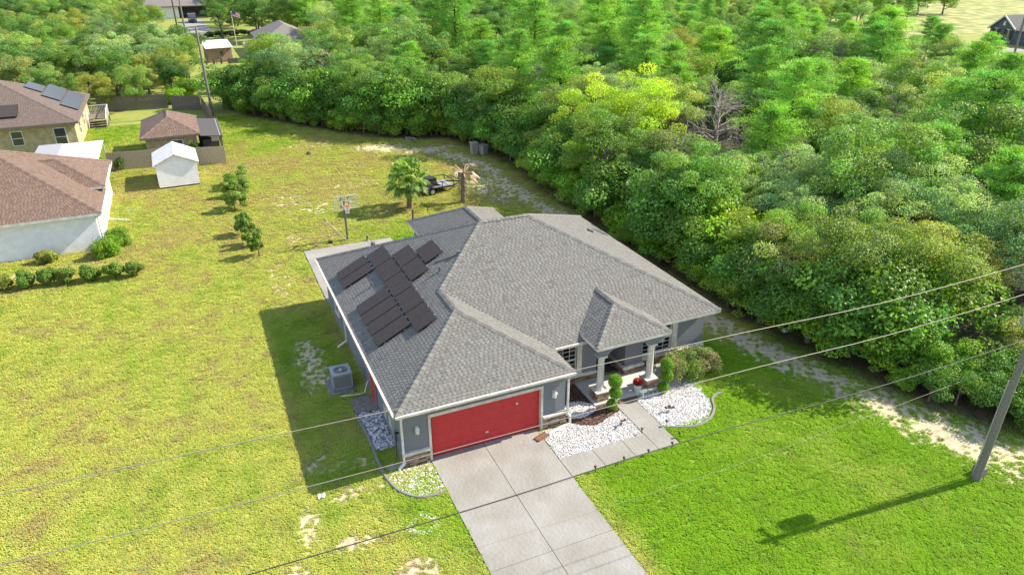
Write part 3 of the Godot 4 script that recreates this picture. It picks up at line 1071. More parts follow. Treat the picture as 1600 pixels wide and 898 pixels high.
	bx(st, -0.13, -0.03, 0, 2.26, -0.02, 0.20)
	bx(st, 4.91, 5.01, 0, 2.26, -0.02, 0.20)
	bx(st, -0.13, 5.01, 2.16, 2.30, -0.021, 0.203)
	obj("door_casing", st, M.trim, gd)
	lantern(H, -0.62, 1.72, 0.15)
	lantern(H, 5.52, 1.74, 0.15)
	# red side doors on the left wall, front door in the entry
	for q in [[-5.35, -4.45]]:
		var sd := part("side_door", H)
		st = nst()
		bx(st, -1.20, -1.13, 0.08, 2.1, q[0], q[1])
		obj("leaf", st, M.red_paint, sd)
		st = nst()
		bx(st, -1.22, -1.12, 0.0, 2.18, q[0] - 0.09, q[0]); bx(st, -1.22, -1.12, 0.0, 2.18, q[1], q[1] + 0.09)
		bx(st, -1.22, -1.12, 2.1, 2.18, q[0], q[1])
		obj("door_casing", st, M.stucco, sd)
		st = nst()
		box(st, Vector3(-1.24, 1.0, q[1] - 0.1), Vector3(0.06, 0.06, 0.06))
		obj("handle", st, M.steel, sd)
	var fd := part("front_door", H)
	st = nst()
	bx(st, 9.4, 10.32, 0.14, 2.2, -4.1, -4.04)
	obj("leaf", st, M.red_paint, fd)
	st = nst()
	bx(st, 9.28, 9.4, 0.14, 2.32, -4.1, -4.0); bx(st, 10.32, 10.44, 0.14, 2.32, -4.1, -4.0); bx(st, 9.4, 10.32, 2.2, 2.32, -4.1, -4.0)
	obj("door_casing", st, M.trim, fd)
	# windows on the left wall
	sash_window(H, Vector3(-1.15, 1.5, -12.9), 0.9, 1.3, Vector3(-1, 0, 0), M.white)
	# porch: slab, stone piers, white columns, arched beam
	st = nst()
	slab(st, 7.95, 11.62, -0.05, 0.13, W + 0.1, -0.32, 0.02)
	obj("porch_floor", st, M.concrete_pale, H)
	for x in [8.42, 11.1]:
		var co := part("column", H)
		st = nst()
		bx(st, x - 0.28, x + 0.28, 0.0, 0.55, -1.08, -0.52)
		obj("pier", st, M.roof_deck, co)
		stones(co, Vector3(x - 0.29, 0, -0.52), Vector3(1, 0, 0), Vector3(0, 0, 1), 0.58, 0.56, int(x * 10))
		stones(co, Vector3(x - 0.28, 0, -1.08), Vector3(0, 0, 1), Vector3(-1, 0, 0), 0.58, 0.56, int(x * 10) + 1)
		stones(co, Vector3(x + 0.28, 0, -0.52), Vector3(0, 0, -1), Vector3(1, 0, 0), 0.58, 0.56, int(x * 10) + 2)
		st = nst()
		slab(st, x - 0.33, x + 0.33, 0.56, 0.62, -1.13, -0.47, 0.02)
		st.set_smooth_group(1)
		lathe(st, Vector3(x, 0.62, -0.8), [Vector2(0.215, 0.0), Vector2(0.22, 0.05), Vector2(0.185, 0.09), Vector2(0.17, 0.12), Vector2(0.165, 0.8), Vector2(0.145, 1.52), Vector2(0.165, 1.56), Vector2(0.145, 1.60), Vector2(0.195, 1.70), Vector2(0.2, 1.74)], 20)
		st.set_smooth_group(-1)
		bx(st, x - 0.21, x + 0.21, 2.35, 2.43, -1.01, -0.59)
		obj("shaft", st, M.trim, co)
	st = nst()
	for s in 16:
		var t0 := -1.0 + s / 8.0
		var t1 := t0 + 0.125
		extrude_z(st, PackedVector2Array([Vector2(9.76 + t0 * 1.1, 2.43 + 0.34 * sqrt(maxf(0.0, 1 - t0 * t0))), Vector2(9.76 + t1 * 1.1, 2.43 + 0.34 * sqrt(maxf(0.0, 1 - t1 * t1))), Vector2(9.76 + t1 * 1.1, 2.89), Vector2(9.76 + t0 * 1.1, 2.89)]), -0.95, -0.65)
	bx(st, 8.17, 8.66, 2.43, 2.89, -0.95, -0.65)
	bx(st, 10.86, 11.7, 2.43, 2.89, -0.95, -0.65)
	bx(st, 8.25, 8.55, 2.45, 2.88, W, -0.95)
	bx(st, 10.95, 11.25, 2.45, 2.88, W, -0.95)
	obj("porch_beam", st, M.stucco, H)
	# downspouts
	downspout(H, [Vector3(-1.24, 2.65, 0.36), Vector3(-1.24, 2.35, 0.2), Vector3(-1.24, 0.25, 0.2), Vector3(-1.5, 0.07, 0.28)])
	downspout(H, [Vector3(6.2, 2.65, 0.42), Vector3(6.19, 2.4, 0.24), Vector3(6.19, 0.6, 0.24), Vector3(6.26, 0.5, 0.36), Vector3(6.26, 0.12, 0.36), Vector3(5.1, 0.07, 0.62)])
	downspout(H, [Vector3(-1.4, 2.65, -10.6), Vector3(-1.24, 2.4, -10.6), Vector3(-1.24, 0.3, -10.6), Vector3(-1.75, 0.06, -10.5)])
	downspout(H, [Vector3(6.5, 2.65, -1.6), Vector3(6.45, 2.2, -2.3), Vector3(6.45, 0.7, -2.3)])
	# service gear on the left wall
	st = nst()
	bx(st, -1.33, -1.15, 1.0, 1.65, -1.6, -1.2)
	st.set_smooth_group(1)
	lathe(st, Vector3(-1.33, 1.9, -1.4), [Vector2(0.0, -0.1), Vector2(0.11, -0.1), Vector2(0.11, 0.1), Vector2(0.0, 0.12)], 12)
	st.set_smooth_group(-1)
	beam(st, Vector3(-1.22, 1.65, -1.4), Vector3(-1.22, 2.6, -1.4), 0.05, 0.05)
	beam(st, Vector3(-1.22, 0.0, -1.4), Vector3(-1.22, 1.0, -1.4), 0.05, 0.05)
	obj("electric_meter", st, M.grey_metal, H)
	st = nst()
	bx(st, -1.31, -1.15, 0.9, 1.5, -2.5, -2.1)
	obj("breaker_box", st, M.grey_metal, H)

# a panel raised from the plane z by t, with sloping edges
func slab_front(st: SurfaceTool, x0: float, x1: float, y0: float, y1: float, z: float, t: float):
	var e := 0.03
	var a := [Vector3(x0, y0, z), Vector3(x1, y0, z), Vector3(x1, y1, z), Vector3(x0, y1, z)]
	var b := [Vector3(x0 + e, y0 + e, z + t), Vector3(x1 - e, y0 + e, z + t), Vector3(x1 - e, y1 - e, z + t), Vector3(x0 + e, y1 - e, z + t)]
	for i in 4:
		quad(st, a[i], a[(i + 1) % 4], b[(i + 1) % 4], b[i])
	quad(st, b[0], b[1], b[2], b[3])

# ------------------------------------------------------------------ paving
func paving(called: String, slabs: Array, y: float, m: Material, base: Array) -> Node3D:
	var o := Node3D.new()
	o.name = numbered(called)
	o.set_meta("kind", "structure")
	add_child(o)
	var st := nst()
	for b in base: bx(st, b[0], b[1], -0.05, y - 0.02, b[2], b[3])
	obj("joint_bed", st, M.joint, o)
	for s in slabs:
		st = nst()
		slab(st, s[0], s[1], -0.02, y, s[2], s[3], 0.01)
		obj("slab", st, m, o)
	return o

func hardscape():
	var d := []
	var zs := [0.02, 3.57, 6.63, 9.7, 12.8, 16.0]
	for i in zs.size() - 1:
		d.append([-0.1, 2.255, zs[i] + 0.014, zs[i + 1] - 0.014])
		d.append([2.283, 4.73, zs[i] + 0.014, zs[i + 1] - 0.014])
	paving("driveway", d, 0.045, M.concrete, [[-0.09, 4.72, 0.0, 16.0]])
	var w := []
	var xs := [4.745, 6.3, 7.75, 8.88, 9.92]
	for i in xs.size() - 1:
		w.append([xs[i] + 0.012, xs[i + 1] - 0.012, 2.30, 3.48])
	w.append([8.89, 9.92, 1.22, 2.288])
	w.append([8.89, 9.92, 0.15, 1.208])
	w.append([8.89, 9.92, -0.31, 0.138])
	paving("walkway", w, 0.05, M.concrete, [[4.75, 9.91, 2.31, 3.47], [8.9, 9.91, -0.3, 2.31]])
	paving("patio", [[-1.2, 1.8, -24.5, -20.3], [1.812, 4.9, -24.5, -20.3], [-1.2, 1.8, -20.288, -15.95], [1.812, 4.9, -20.288, -15.95]], 0.06, M.concrete, [[-1.19, 4.89, -24.49, -15.96]])
	paving("side_stoop", [[-2.22, -1.16, -5.5, -4.2]], 0.08, M.concrete_old, [[-2.2, -1.17, -5.48, -4.22]])

# ------------------------------------------------------------------ planting beds
const BED_R := [Vector2(9.95, -0.3), Vector2(9.97, 2.15), Vector2(10.3, 2.36), Vector2(11.4, 2.66), Vector2(12.2, 2.42), Vector2(12.8, 1.9), Vector2(13.1, 1.35), Vector2(13.2, 0.6), Vector2(13.9, -0.3), Vector2(14.6, -2.3), Vector2(11.7, -2.3), Vector2(11.66, -0.3)]
const BED_F := [Vector2(4.78, 0.32), Vector2(6.12, 0.28), Vector2(6.3, 0.25), Vector2(6.6, 0.55), Vector2(7.3, 0.92), Vector2(8.0, 0.62), Vector2(8.84, 0.35), Vector2(8.86, 2.28), Vector2(4.78, 2.28)]
const BED_M := [Vector2(6.14, -2.4), Vector2(7.93, -2.4), Vector2(7.93, -0.3), Vector2(8.86, -0.3), Vector2(8.84, 0.35), Vector2(8.0, 0.62), Vector2(7.3, 0.92), Vector2(6.6, 0.55), Vector2(6.3, 0.25), Vector2(6.14, 0.2)]
const BED_L := [Vector2(-1.18, -4.2), Vector2(-2.15, -4.2), Vector2(-2.03, -2.4), Vector2(-2.05, -1.3), Vector2(-1.2, -1.3)]
const BED_C := [Vector2(-2.03, 0.25), Vector2(-1.85, 1.2), Vector2(-1.5, 1.8), Vector2(-1.0, 2.1), Vector2(-0.15, 2.1), Vector2(-0.15, 0.25)]

func sprinkle(called: String, poly: Array, per_m2: float, size: float, tones: Array, sd: int, label: String, category: String, base_m: Material, y := 0.012, flat := 0.7):
	var pk := PackedVector2Array(poly)
	var st := nst()
	ground_poly(st, pk, y)
	struct(called + "_bed", st, base_m)
	var r := RandomNumberGenerator.new()
	r.seed = sd
	# a pebble with broken faces
	var ms := nst()
	var ring := []
	for k in 6:
		var a := TAU * k / 6.0
		ring.append(Vector3(cos(a) * r.randf_range(0.7, 1.1), r.randf_range(-0.2, 0.2), sin(a) * r.randf_range(0.6, 1.0)))
	var t := Vector3(0.15, 0.75, -0.1)
	var t2 := Vector3(-0.25, 0.65, 0.2)
	for k in 6:
		tri(ms, ring[k], t if k < 3 else t2, ring[(k + 1) % 6])
		tri(ms, ring[(k + 1) % 6], Vector3(0, -0.6, 0), ring[k])
	tri(ms, ring[0], t2, t); tri(ms, ring[3], t, t2)
	ms.generate_normals()
	var me := ms.commit()
	var lo := pk[0]
	var hi := pk[0]
	for q in pk:
		lo = Vector2(minf(lo.x, q.x), minf(lo.y, q.y)); hi = Vector2(maxf(hi.x, q.x), maxf(hi.y, q.y))
	var n := int((hi.x - lo.x) * (hi.y - lo.y) * per_m2)
	var xf := []
	var cs := []
	for i in n:
		var q := Vector2(r.randf_range(lo.x, hi.x), r.randf_range(lo.y, hi.y))
		if not Geometry2D.is_point_in_polygon(q, pk): continue
		var s := size * r.randf_range(0.6, 1.35)
		var bs := Basis.from_euler(Vector3(r.randf_range(-0.5, 0.5), r.randf() * TAU, r.randf_range(-0.5, 0.5))).scaled(Vector3(s, s * flat, s))
		xf.append(Transform3D(bs, Vector3(q.x, y + s * 0.25 + r.randf() * size * 0.5, q.y)))
		cs.append(tones[r.randi() % tones.size()] * r.randf_range(0.85, 1.1))
	var mm := MultiMesh.new()
	mm.transform_format = MultiMesh.TRANSFORM_3D
	mm.use_colors = true
	mm.mesh = me
	mm.instance_count = xf.size()
	for i in xf.size():
		mm.set_instance_transform(i, xf[i]); mm.set_instance_color(i, cs[i])
	var o := MultiMeshInstance3D.new()
	o.multimesh = mm
	o.material_override = M.pebble
	o.name = numbered(called)
	add_child(o)
	tag(o, label, category, "", "stuff")

func ellipse(cx: float, cz: float, rx: float, rz: float, n := 20) -> Array:
	var a := []
	for i in n:
		var t := TAU * i / n
		var w := 1.0 + 0.06 * sin(t * 3.0 + cx)
		a.append(Vector2(cx + cos(t) * rx * w, cz + sin(t) * rz * w))
	return a

func edging_along(pts: Array, label: String):
	# moulded concrete kerb: a rounded strip swept along the line, in short blocks
	var o := thing("garden_edging", label, "edging")
	var c := Curve3D.new()
	for p in pts: c.add_point(Vector3(p.x, 0, p.y))
	var line := []
	for i in pts.size() - 1:
		for k in 4:
			var t := k / 4.0
			var p0: Vector2 = pts[maxi(i - 1, 0)]
			var p3: Vector2 = pts[mini(i + 2, pts.size() - 1)]
			line.append(pts[i].cubic_interpolate(pts[i + 1], p0, p3, t))
	line.append(pts[pts.size() - 1])
	var prof := [Vector2(-0.07, -0.03), Vector2(-0.065, 0.06), Vector2(-0.035, 0.10), Vector2(0.035, 0.10), Vector2(0.065, 0.06), Vector2(0.07, -0.03)]
	for i in line.size() - 1:
		var a := Vector3(line[i].x, 0, line[i].y)
		var b := Vector3(line[i + 1].x, 0, line[i + 1].y)
		if a.distance_to(b) < 0.02: continue
		var d := (b - a).normalized()
		var s := d.cross(Vector3.UP)
		a += d * 0.004
		var st := nst()
		for k in prof.size() - 1:
			var p: Vector2 = prof[k]
			var q: Vector2 = prof[k + 1]
			quad(st, a + s * p.x + Vector3.UP * p.y, b + s * p.x + Vector3.UP * p.y, b + s * q.x + Vector3.UP * q.y, a + s * q.x + Vector3.UP * q.y)
		for e in [a, b]:
			for k in range(1, prof.size() - 1):
				tri(st, e + s * prof[0].x + Vector3.UP * prof[0].y, e + s * prof[k].x + Vector3.UP * prof[k].y, e + s * prof[k + 1].x + Vector3.UP * prof[k + 1].y)
		obj("edging_block", st, M.edging, o)

func beds():
	var wh := [Color(0.62, 0.615, 0.60), Color(0.55, 0.545, 0.53), Color(0.68, 0.675, 0.66), Color(0.45, 0.445, 0.435), Color(0.60, 0.595, 0.58), Color(0.66, 0.655, 0.64), Color(0.50, 0.43, 0.34)]
	var mu := [Color(0.075, 0.036, 0.022), Color(0.11, 0.055, 0.032), Color(0.05, 0.027, 0.02), Color(0.15, 0.085, 0.05)]
	var cl := [Color(0.5, 0.5, 0.5), Color(0.62, 0.62, 0.62), Color(0.36, 0.36, 0.37)]
	sprinkle("white_gravel", BED_R, 650.0, 0.034, wh, 61, "white marble chips in the bed right of the front walk", "gravel", M.gravel_base)
	sprinkle("white_gravel", BED_F, 650.0, 0.034, wh, 62, "white marble chips between the driveway and the front walk", "gravel", M.gravel_base)
	sprinkle("bark_mulch", BED_M, 420.0, 0.05, mu, 63, "dark brown bark mulch in the corner beside the garage", "mulch", M.mulch_soil, 0.012, 0.35)
	sprinkle("white_gravel", ellipse(7.12, -0.42, 0.78, 0.62), 700.0, 0.036, wh, 64, "round patch of white stones within the brown mulch", "gravel", M.gravel_base, 0.05)
	sprinkle("white_gravel", BED_L, 160.0, 0.075, cl, 65, "large pale stones along the shaded side wall", "stones", M.gravel_base)
	sprinkle("white_gravel", BED_C, 420.0, 0.04, wh, 66, "thin white chips in the curved bed at the garage corner", "gravel", M.litter, 0.008)
	var outer := ellipse(-1.5, 3.52, 0.62, 0.52)
	var inner := ellipse(-1.5, 3.52, 0.40, 0.32)
	outer.append(outer[0] + Vector2(0, 0.002))
	inner.append(inner[0] + Vector2(0, 0.002))
	inner.reverse()
	outer.append_array(inner)
	sprinkle("white_gravel", outer, 420.0, 0.032, wh, 67, "ring of white chips on the lawn beside the driveway", "gravel", M.gravel_base, 0.006)
	edging_along([Vector2(10.2, 2.36), Vector2(10.8, 2.62), Vector2(11.4, 2.74), Vector2(12.2, 2.52), Vector2(12.85, 1.98), Vector2(13.18, 1.4), Vector2(13.6, 1.12), Vector2(14.0, 1.12)], "curved grey concrete edging round the white gravel by the lush lawn")
	edging_along([Vector2(-2.22, -4.2), Vector2(-2.1, -2.4), Vector2(-2.12, -0.8), Vector2(-2.1, 0.4), Vector2(-1.85, 1.4), Vector2(-1.35, 2.02), Vector2(-0.8, 2.2), Vector2(-0.18, 2.16)], "curved grey concrete edging round the bed at the garage corner")
	# brick strip before the porch
	var b := thing("brick_edging", "low row of red clay bricks in front of the porch step", "bricks", Vector3(0, 0, 0))
	for i in 9:
		var st := nst()
		slab(st, 10.02 - i * 0.115, 10.12 - i * 0.115, 0.05, 0.11, -0.22, -0.02, 0.008)
		obj("brick", st, M.rust_clay, b)

# ------------------------------------------------------------------ foliage meshes
# leaf clumps: each entry of clumps is [centre, radii, leaf count, colour]
func leaf_mesh(r: RandomNumberGenerator, clumps: Array, len_: float, wid: float, up := 0.4, spread := 0.75, shell := 0.55) -> ArrayMesh:
	var pos := PackedVector3Array()
	var col := PackedColorArray()
	var idx := PackedInt32Array()
	for c in clumps:
		var cc: Vector3 = c[0]
		var rad: Vector3 = c[1]
		for i in int(c[2]):
			var d := Vector3(r.randfn(), r.randfn() + 0.25, r.randfn()).normalized()
			var rr := lerpf(pow(r.randf(), 0.5), 1.0, shell) * r.randf_range(0.82, 1.08)
			var p := cc + d * rad * rr
			var n := (d * 0.8 + Vector3.UP * up + Vector3(r.randfn(), r.randfn(), r.randfn()) * spread).normalized()
			var a := n.cross(Vector3(r.randfn(), r.randfn(), r.randfn())).normalized()
			var b := n.cross(a)
			var l := len_ * r.randf_range(0.65, 1.3)
			var w := wid * r.randf_range(0.7, 1.25)
			var k := pos.size()
			var bend := n * l * 0.18
			pos.append(p - a * l * 0.5 - bend); pos.append(p + b * w * 0.5); pos.append(p + a * l * 0.5 - bend); pos.append(p - b * w * 0.5)
			var t := r.randf_range(0.72, 1.3)
			var h := r.randf_range(-0.13, 0.13)
			var q: Color = c[3]
			q = Color(q.r * t * (1 + h), q.g * t, q.b * t * (1 - h))
			for z in 4: col.append(q)
			idx.append_array(PackedInt32Array([k, k + 1, k + 3, k + 1, k + 2, k + 3]))
	var ar := []
	ar.resize(Mesh.ARRAY_MAX)
	ar[Mesh.ARRAY_VERTEX] = pos
	ar[Mesh.ARRAY_COLOR] = col
	ar[Mesh.ARRAY_INDEX] = idx
	var me := ArrayMesh.new()
	me.add_surface_from_arrays(Mesh.PRIMITIVE_TRIANGLES, ar)
	return me

func jitter(r: RandomNumberGenerator, c: Color, s := 0.2) -> Color:
	var t := r.randf_range(1 - s, 1 + s)
	var h := r.randf_range(-0.16, 0.16)
	return Color(c.r * t * (1 + h), c.g * t, c.b * t * (1 - h * 0.6))

func stem_mesh(r: RandomNumberGenerator, h: float, rad: float, limbs: Array, lean := 0.25) -> ArrayMesh:
	var st := nst()
	var off := Vector3(r.randf_range(-lean, lean), 0, r.randf_range(-lean, lean))
	var pts := []
	var rs := []
	for i in 6:
		var t := i / 5.0
		pts.append(Vector3(0, h * t - 0.1, 0) + off * t * t * h * 0.25 + Vector3(sin(t * 5.0 + off.x * 20), 0, cos(t * 4.0 + off.z * 20)) * 0.05 * h * t * 0.4)
		rs.append(rad * (1.0 - 0.72 * t) * (1.35 if i == 0 else 1.0))
	tube(st, pts, rs, 7)
	for e in limbs:
		var to: Vector3 = e
		var t := clampf(to.y / h * 0.62, 0.25, 0.95)
		var k := int(t * 5.0)
		var from: Vector3 = pts[k].lerp(pts[mini(k + 1, 5)], t * 5.0 - k)
		var mid := from.lerp(to, 0.5) + Vector3(r.randf_range(-0.2, 0.2), r.randf_range(-0.1, 0.35), r.randf_range(-0.2, 0.2))
		var lr := rad * (1.0 - 0.6 * t) * 0.55
		tube(st, [from, mid, to], [lr, lr * 0.65, lr * 0.22], 5, false)
	st.generate_normals()
	return st.commit()

# a small ball or mound of leaves, as its own child
func foliage(called: String, parent: Node, clumps: Array, len_: float, wid: float, sd: int, m: Material = null, up := 0.3, spread := 0.6) -> MeshInstance3D:
	var r := RandomNumberGenerator.new()
	r.seed = sd
	return mesh_obj(called, leaf_mesh(r, clumps, len_, wid, up, spread, 0.7), m if m else M.leaf, parent)

func shrub(called: String, label: String, at: Vector3, rad: Vector3, c: Color, sd: int, group := "", leaves := 2600, lsize := 0.09, lift := 0.0, category := "shrub") -> Node3D:
	var r := RandomNumberGenerator.new()
	r.seed = sd
	var o := thing(called, label, category, at, 0.0, group)
	var cl := []
	var limbs := []
	for i in 15:
		var a := r.randf() * TAU
		var loose := category == "young tree"
		var q := sqrt(r.randf()) * (1.0 if loose else 0.72)
		var p := Vector3(cos(a) * q * rad.x, lift + rad.y * r.randf_range(0.35, 1.9 if loose else 1.35), sin(a) * q * rad.z)
		cl.append([p, rad * (r.randf_range(0.24, 0.42) if loose else r.randf_range(0.38, 0.58)), leaves / 9.0, jitter(r, c, 0.22)])
		if i < 5: limbs.append(p)
	if category != "young tree": cl.append([Vector3(0, lift + rad.y * 0.85, 0), rad * 0.72, leaves / 6.0, c])
	mesh_obj("stem", stem_mesh(r, maxf(0.3, lift + rad.y * 0.9), 0.05, limbs, 0.1), M.bark, o)
	mesh_obj("foliage", leaf_mesh(r, cl, lsize, lsize * 0.6, 0.35, 0.65, 0.6), M.leaf, o)
	return o

# ------------------------------------------------------------------ things round the house
func topiary(label: String, at: Vector3):
	var o := thing("topiary", label, "topiary", at)
	var st := nst()
	tube(st, [Vector3(0, -0.05, 0), Vector3(0.03, 0.5, 0.01), Vector3(0.0, 1.1, 0.0), Vector3(0.02, 1.5, 0)], [0.035, 0.03, 0.026, 0.02], 6)
	obj("stem", st, M.bark, o)
	var k := 0
	for b in [[0.29, 0.27, -0.07], [0.90, 0.31, 0.06], [1.54, 0.335, 0.0]]:
		var c := Vector3(b[2], b[0], 0.02 * k)
		foliage("foliage_ball", o, [[c, Vector3.ONE * b[1], 2600, Color(0.17, 0.34, 0.02)], [c, Vector3.ONE * b[1] * 0.8, 700, Color(0.17, 0.34, 0.02)]], 0.06, 0.035, 300 + k + int(at.x * 10), null, 0.2, 0.5)
		k += 1

func path_light(at: Vector3, label: String):
	var o := thing("path_light", label, "path light", at, 0.0, "small black lights along the front walk")
	var st := nst()
	tube(st, [Vector3(0, -0.08, 0), Vector3(0, 0.24, 0)], [0.012, 0.012], 6)
	obj("stake", st, M.black_metal, o)
	st = nst()
	lathe(st, Vector3(0, 0.22, 0), [Vector2(0.0, 0.0), Vector2(0.035, 0.0), Vector2(0.035, 0.08), Vector2(0.065, 0.085), Vector2(0.06, 0.10), Vector2(0.0, 0.125)], 12)
	obj("head", st, M.black_metal, o)

func spot_light(at: Vector3, turn: float, label: String):
	var o := thing("garden_spotlight", label, "spotlight", at, turn, "black solar spotlights in the white gravel")
	var st := nst()
	tube(st, [Vector3(0, -0.05, 0), Vector3(0, 0.22, 0)], [0.018, 0.015], 6)
	obj("stake", st, M.black_metal, o)
	for s in [-1, 1]:
		st = nst()
		tube(st, [Vector3(0, 0.16, 0), Vector3(0.14 * s, 0.2, 0.03)], [0.014, 0.014], 6)
		tube(st, [Vector3(0.12 * s, 0.17, 0.0), Vector3(0.2 * s, 0.27, 0.08)], [0.035, 0.055], 8)
		obj("lamp_head", st, M.black_plastic, o)
	st = nst()
	box(st, Vector3(0, 0.25, 0), Vector3(0.16, 0.015, 0.12), Basis(Vector3.RIGHT, 0.5))
	obj("solar_cell", st, M.solar_cell, o)

func solar(x0: float, x1: float, z0: float, z1: float, label: String, roof_x: float, roof_y: float, slope: float, lines_along_z: bool, group: String, facing := -1.0, glass: Material = null):
	# lies on a slope that rises by slope along x (facing -1) or falls along x (facing +1)
	var lift := 0.10
	var f := func(x: float, z: float, t: float) -> Vector3:
		var n := Vector3(facing * slope, 1, 0).normalized()
		return Vector3(x, roof_y + slope * (x - roof_x) * -facing, z) + n * t
	var c: Vector3 = f.call((x0 + x1) / 2, (z0 + z1) / 2, 0.0)
	var o := thing("solar_panel", label, "solar panel", c, 0.0, group)
	var u := Vector3(1, slope * -facing, 0).normalized()
	var n := Vector3(facing * slope, 1, 0).normalized()
	var bs := Basis(u, n, u.cross(n))
	var w := (x1 - x0) * sqrt(1 + slope * slope)
	var d := absf(z1 - z0)
	var g := 0.012
	var st := nst()
	box(st, n * (lift + 0.018), Vector3(w - g * 2, 0.034, d - g * 2), bs)
	obj("frame", st, M.solar_frame, o)
	# cells in two fields
	var e := 0.016
	for s in [-1, 1]:
		st = nst()
		if lines_along_z:
			box(st, n * (lift + 0.037) + bs.z * s * (d / 4 - g / 2), Vector3(w - g * 2 - e * 2, 0.008, d / 2 - g - e), bs)
		else:
			box(st, n * (lift + 0.037) + bs.x * s * (w / 4 - g / 2), Vector3(w / 2 - g - e, 0.008, d - g * 2 - e * 2), bs)
		obj("cell_field", st, glass if glass else M.solar_cell, o)
	for sx in [-0.3, 0.3]:
		for sz in [-0.42, 0.42]:
			st = nst()
			box(st, bs.x * sx * w + bs.z * sz * d + n * (lift / 2 + 0.005), Vector3(0.05, lift + 0.02, 0.05), bs)
			obj("mount", st, M.rail_bright, o)
	# bright rail ends that stick out beyond the panel
	for sz in [-0.25, 0.25]:
		st = nst()
		box(st, bs.z * sz * d + n * (lift - 0.02) + bs.x * (w / 2 + 0.02), Vector3(0.1, 0.03, 0.04), bs)
		obj("rail_end", st, M.rail_bright, o)

func house_objects():
	# solar panels on the left slope
	var grp := "solar panels on the grey house roof"
	for i in 2:
		solar(-0.94, 0.64, -12.95 + i * 1.04, -11.93 + i * 1.04, ["black solar panel, upper of the pair near the back eave", "black solar panel, lower of the pair beside the dark vent"][i] if false else "black solar panel lying crosswise in the pair nearest the patio", -1.48, HE, 0.5, false, grp)
	for i in 4:
		solar(-0.87, 0.68, -8.56 + i * 1.06, -7.52 + i * 1.06, "black solar panel lying crosswise in the block of four by the eave", -1.48, HE, 0.5, false, grp)
	for i in 5:
		solar(0.72, 1.66, -12.68 + i * 1.84, -10.86 + i * 1.84, "black solar panel in the long middle row of five", -1.48, HE, 0.5, true, grp)
	for i in 2:
		solar(1.70, 2.64, -11.05 + i * 1.74, -9.33 + i * 1.74, "black solar panel in the row of two below the ridge", -1.48, HE, 0.5, true, grp)
	solar(2.69, 3.62, -10.03, -8.27, "single black solar panel highest up the roof slope", -1.48, HE, 0.5, true, grp)
	# conduit along the slope
	var st := nst()
	tube(st, [Vector3(3.0, HE + 2.29, -8.0), Vector3(3.9, HE + 2.74, -7.4), Vector3(4.1, HE + 2.84, -7.4)], [0.025, 0.025, 0.025], 6)
	box(st, Vector3(4.1, HE + 2.86, -7.4), Vector3(0.18, 0.16, 0.18))
	tag(obj("roof_conduit", st, M.dark_grey_metal), "dark conduit and junction box on the left roof slope", "conduit")
	topiary("three-ball topiary left of the front walk beside the first column", Vector3(8.62, 0, 0.12))
	topiary("three-ball topiary right of the porch beside the mottled bush", Vector3(11.55, 0, -0.1))
	# mottled bush
	var r := RandomNumberGenerator.new()
	r.seed = 14
	var o := thing("bush", "broad mottled green and rust bush under the right window", "bush", Vector3(13.62, 0, -0.95))
	var cl := []
	for i in 84:
		var p := Vector3(r.randf_range(-1.3, 1.2), r.randf_range(0.25, 0.92), r.randf_range(-0.8, 0.75))
		cl.append([p, Vector3(0.36, 0.32, 0.36), 260, [Color(0.24, 0.29, 0.09), Color(0.19, 0.27, 0.05), Color(0.33, 0.27, 0.14), Color(0.22, 0.31, 0.07), Color(0.36, 0.34, 0.17)][r.randi() % 5]])
	mesh_obj("stem", stem_mesh(r, 0.6, 0.05, [Vector3(-0.8, 0.6, 0), Vector3(0.8, 0.6, 0.2), Vector3(0, 0.6, 0.4)], 0.1), M.bark, o)
	mesh_obj("foliage", leaf_mesh(r, cl, 0.085, 0.05, 0.4, 0.7, 0.55), M.leaf, o)
	# flower pot on the porch step
	o = thing("flower_pot", "white pot of red flowers on the porch step", "flower pot", Vector3(10.3, 0.13, -0.5))
	st = nst()
	lathe(st, Vector3.ZERO, [Vector2(0.0, 0.0), Vector2(0.13, 0.0), Vector2(0.17, 0.2), Vector2(0.19, 0.36), Vector2(0.215, 0.36), Vector2(0.215, 0.42), Vector2(0.17, 0.42), Vector2(0.15, 0.36), Vector2(0.0, 0.36)], 16)
	obj("pot", st, M.white, o)
	foliage("flowers", o, [[Vector3(0, 0.55, 0), Vector3(0.24, 0.16, 0.24), 420, Color(0.50, 0.035, 0.02)], [Vector3(0, 0.46, 0), Vector3(0.22, 0.12, 0.22), 200, Color(0.06, 0.14, 0.02)]], 0.08, 0.06, 91)
	st = nst()
	box(st, Vector3(10.32, 0.26, -0.02), Vector3(0.06, 0.44, 0.04)); box(st, Vector3(10.32, 0.45, 0.0), Vector3(0.34, 0.18, 0.02))
	tag(obj("garden_sign", st, M.white), "small white plaque on a stake before the flower pot", "plaque")
	for q in [[5.71, 3.58], [7.06, 3.57], [8.24, 3.58], [9.43, 3.56]]:
		path_light(Vector3(q[0], 0, q[1]), "small black path light between the long front walk and the lush lawn")
	path_light(Vector3(8.80, 0, 2.22), "small black path light at the inner bend of the front walk")
	path_light(Vector3(10.1, 0, 2.2), "small black path light at the foot of the curved concrete edging")
	path_light(Vector3(10.12, 0, 3.1), "small black path light past the outer corner of the front walk")
	spot_light(Vector3(8.3, 0.02, 1.36), 0.5, "black twin-head solar spotlight in the gravel left of the walk")
	spot_light(Vector3(10.85, 0.02, 1.3), -0.3, "black twin-head solar spotlight in the gravel right of the walk")
	# splash block at the downspout
	st = nst()
	slab(st, -0.32, 0.32, 0.0, 0.05, -0.14, 0.14, 0.01); bx(st, -0.32, 0.32, 0.05, 0.09, -0.14, -0.10); bx(st, -0.32, 0.32, 0.05, 0.09, 0.10, 0.14)
	var sb := obj("splash_block", st, M.rust_clay)
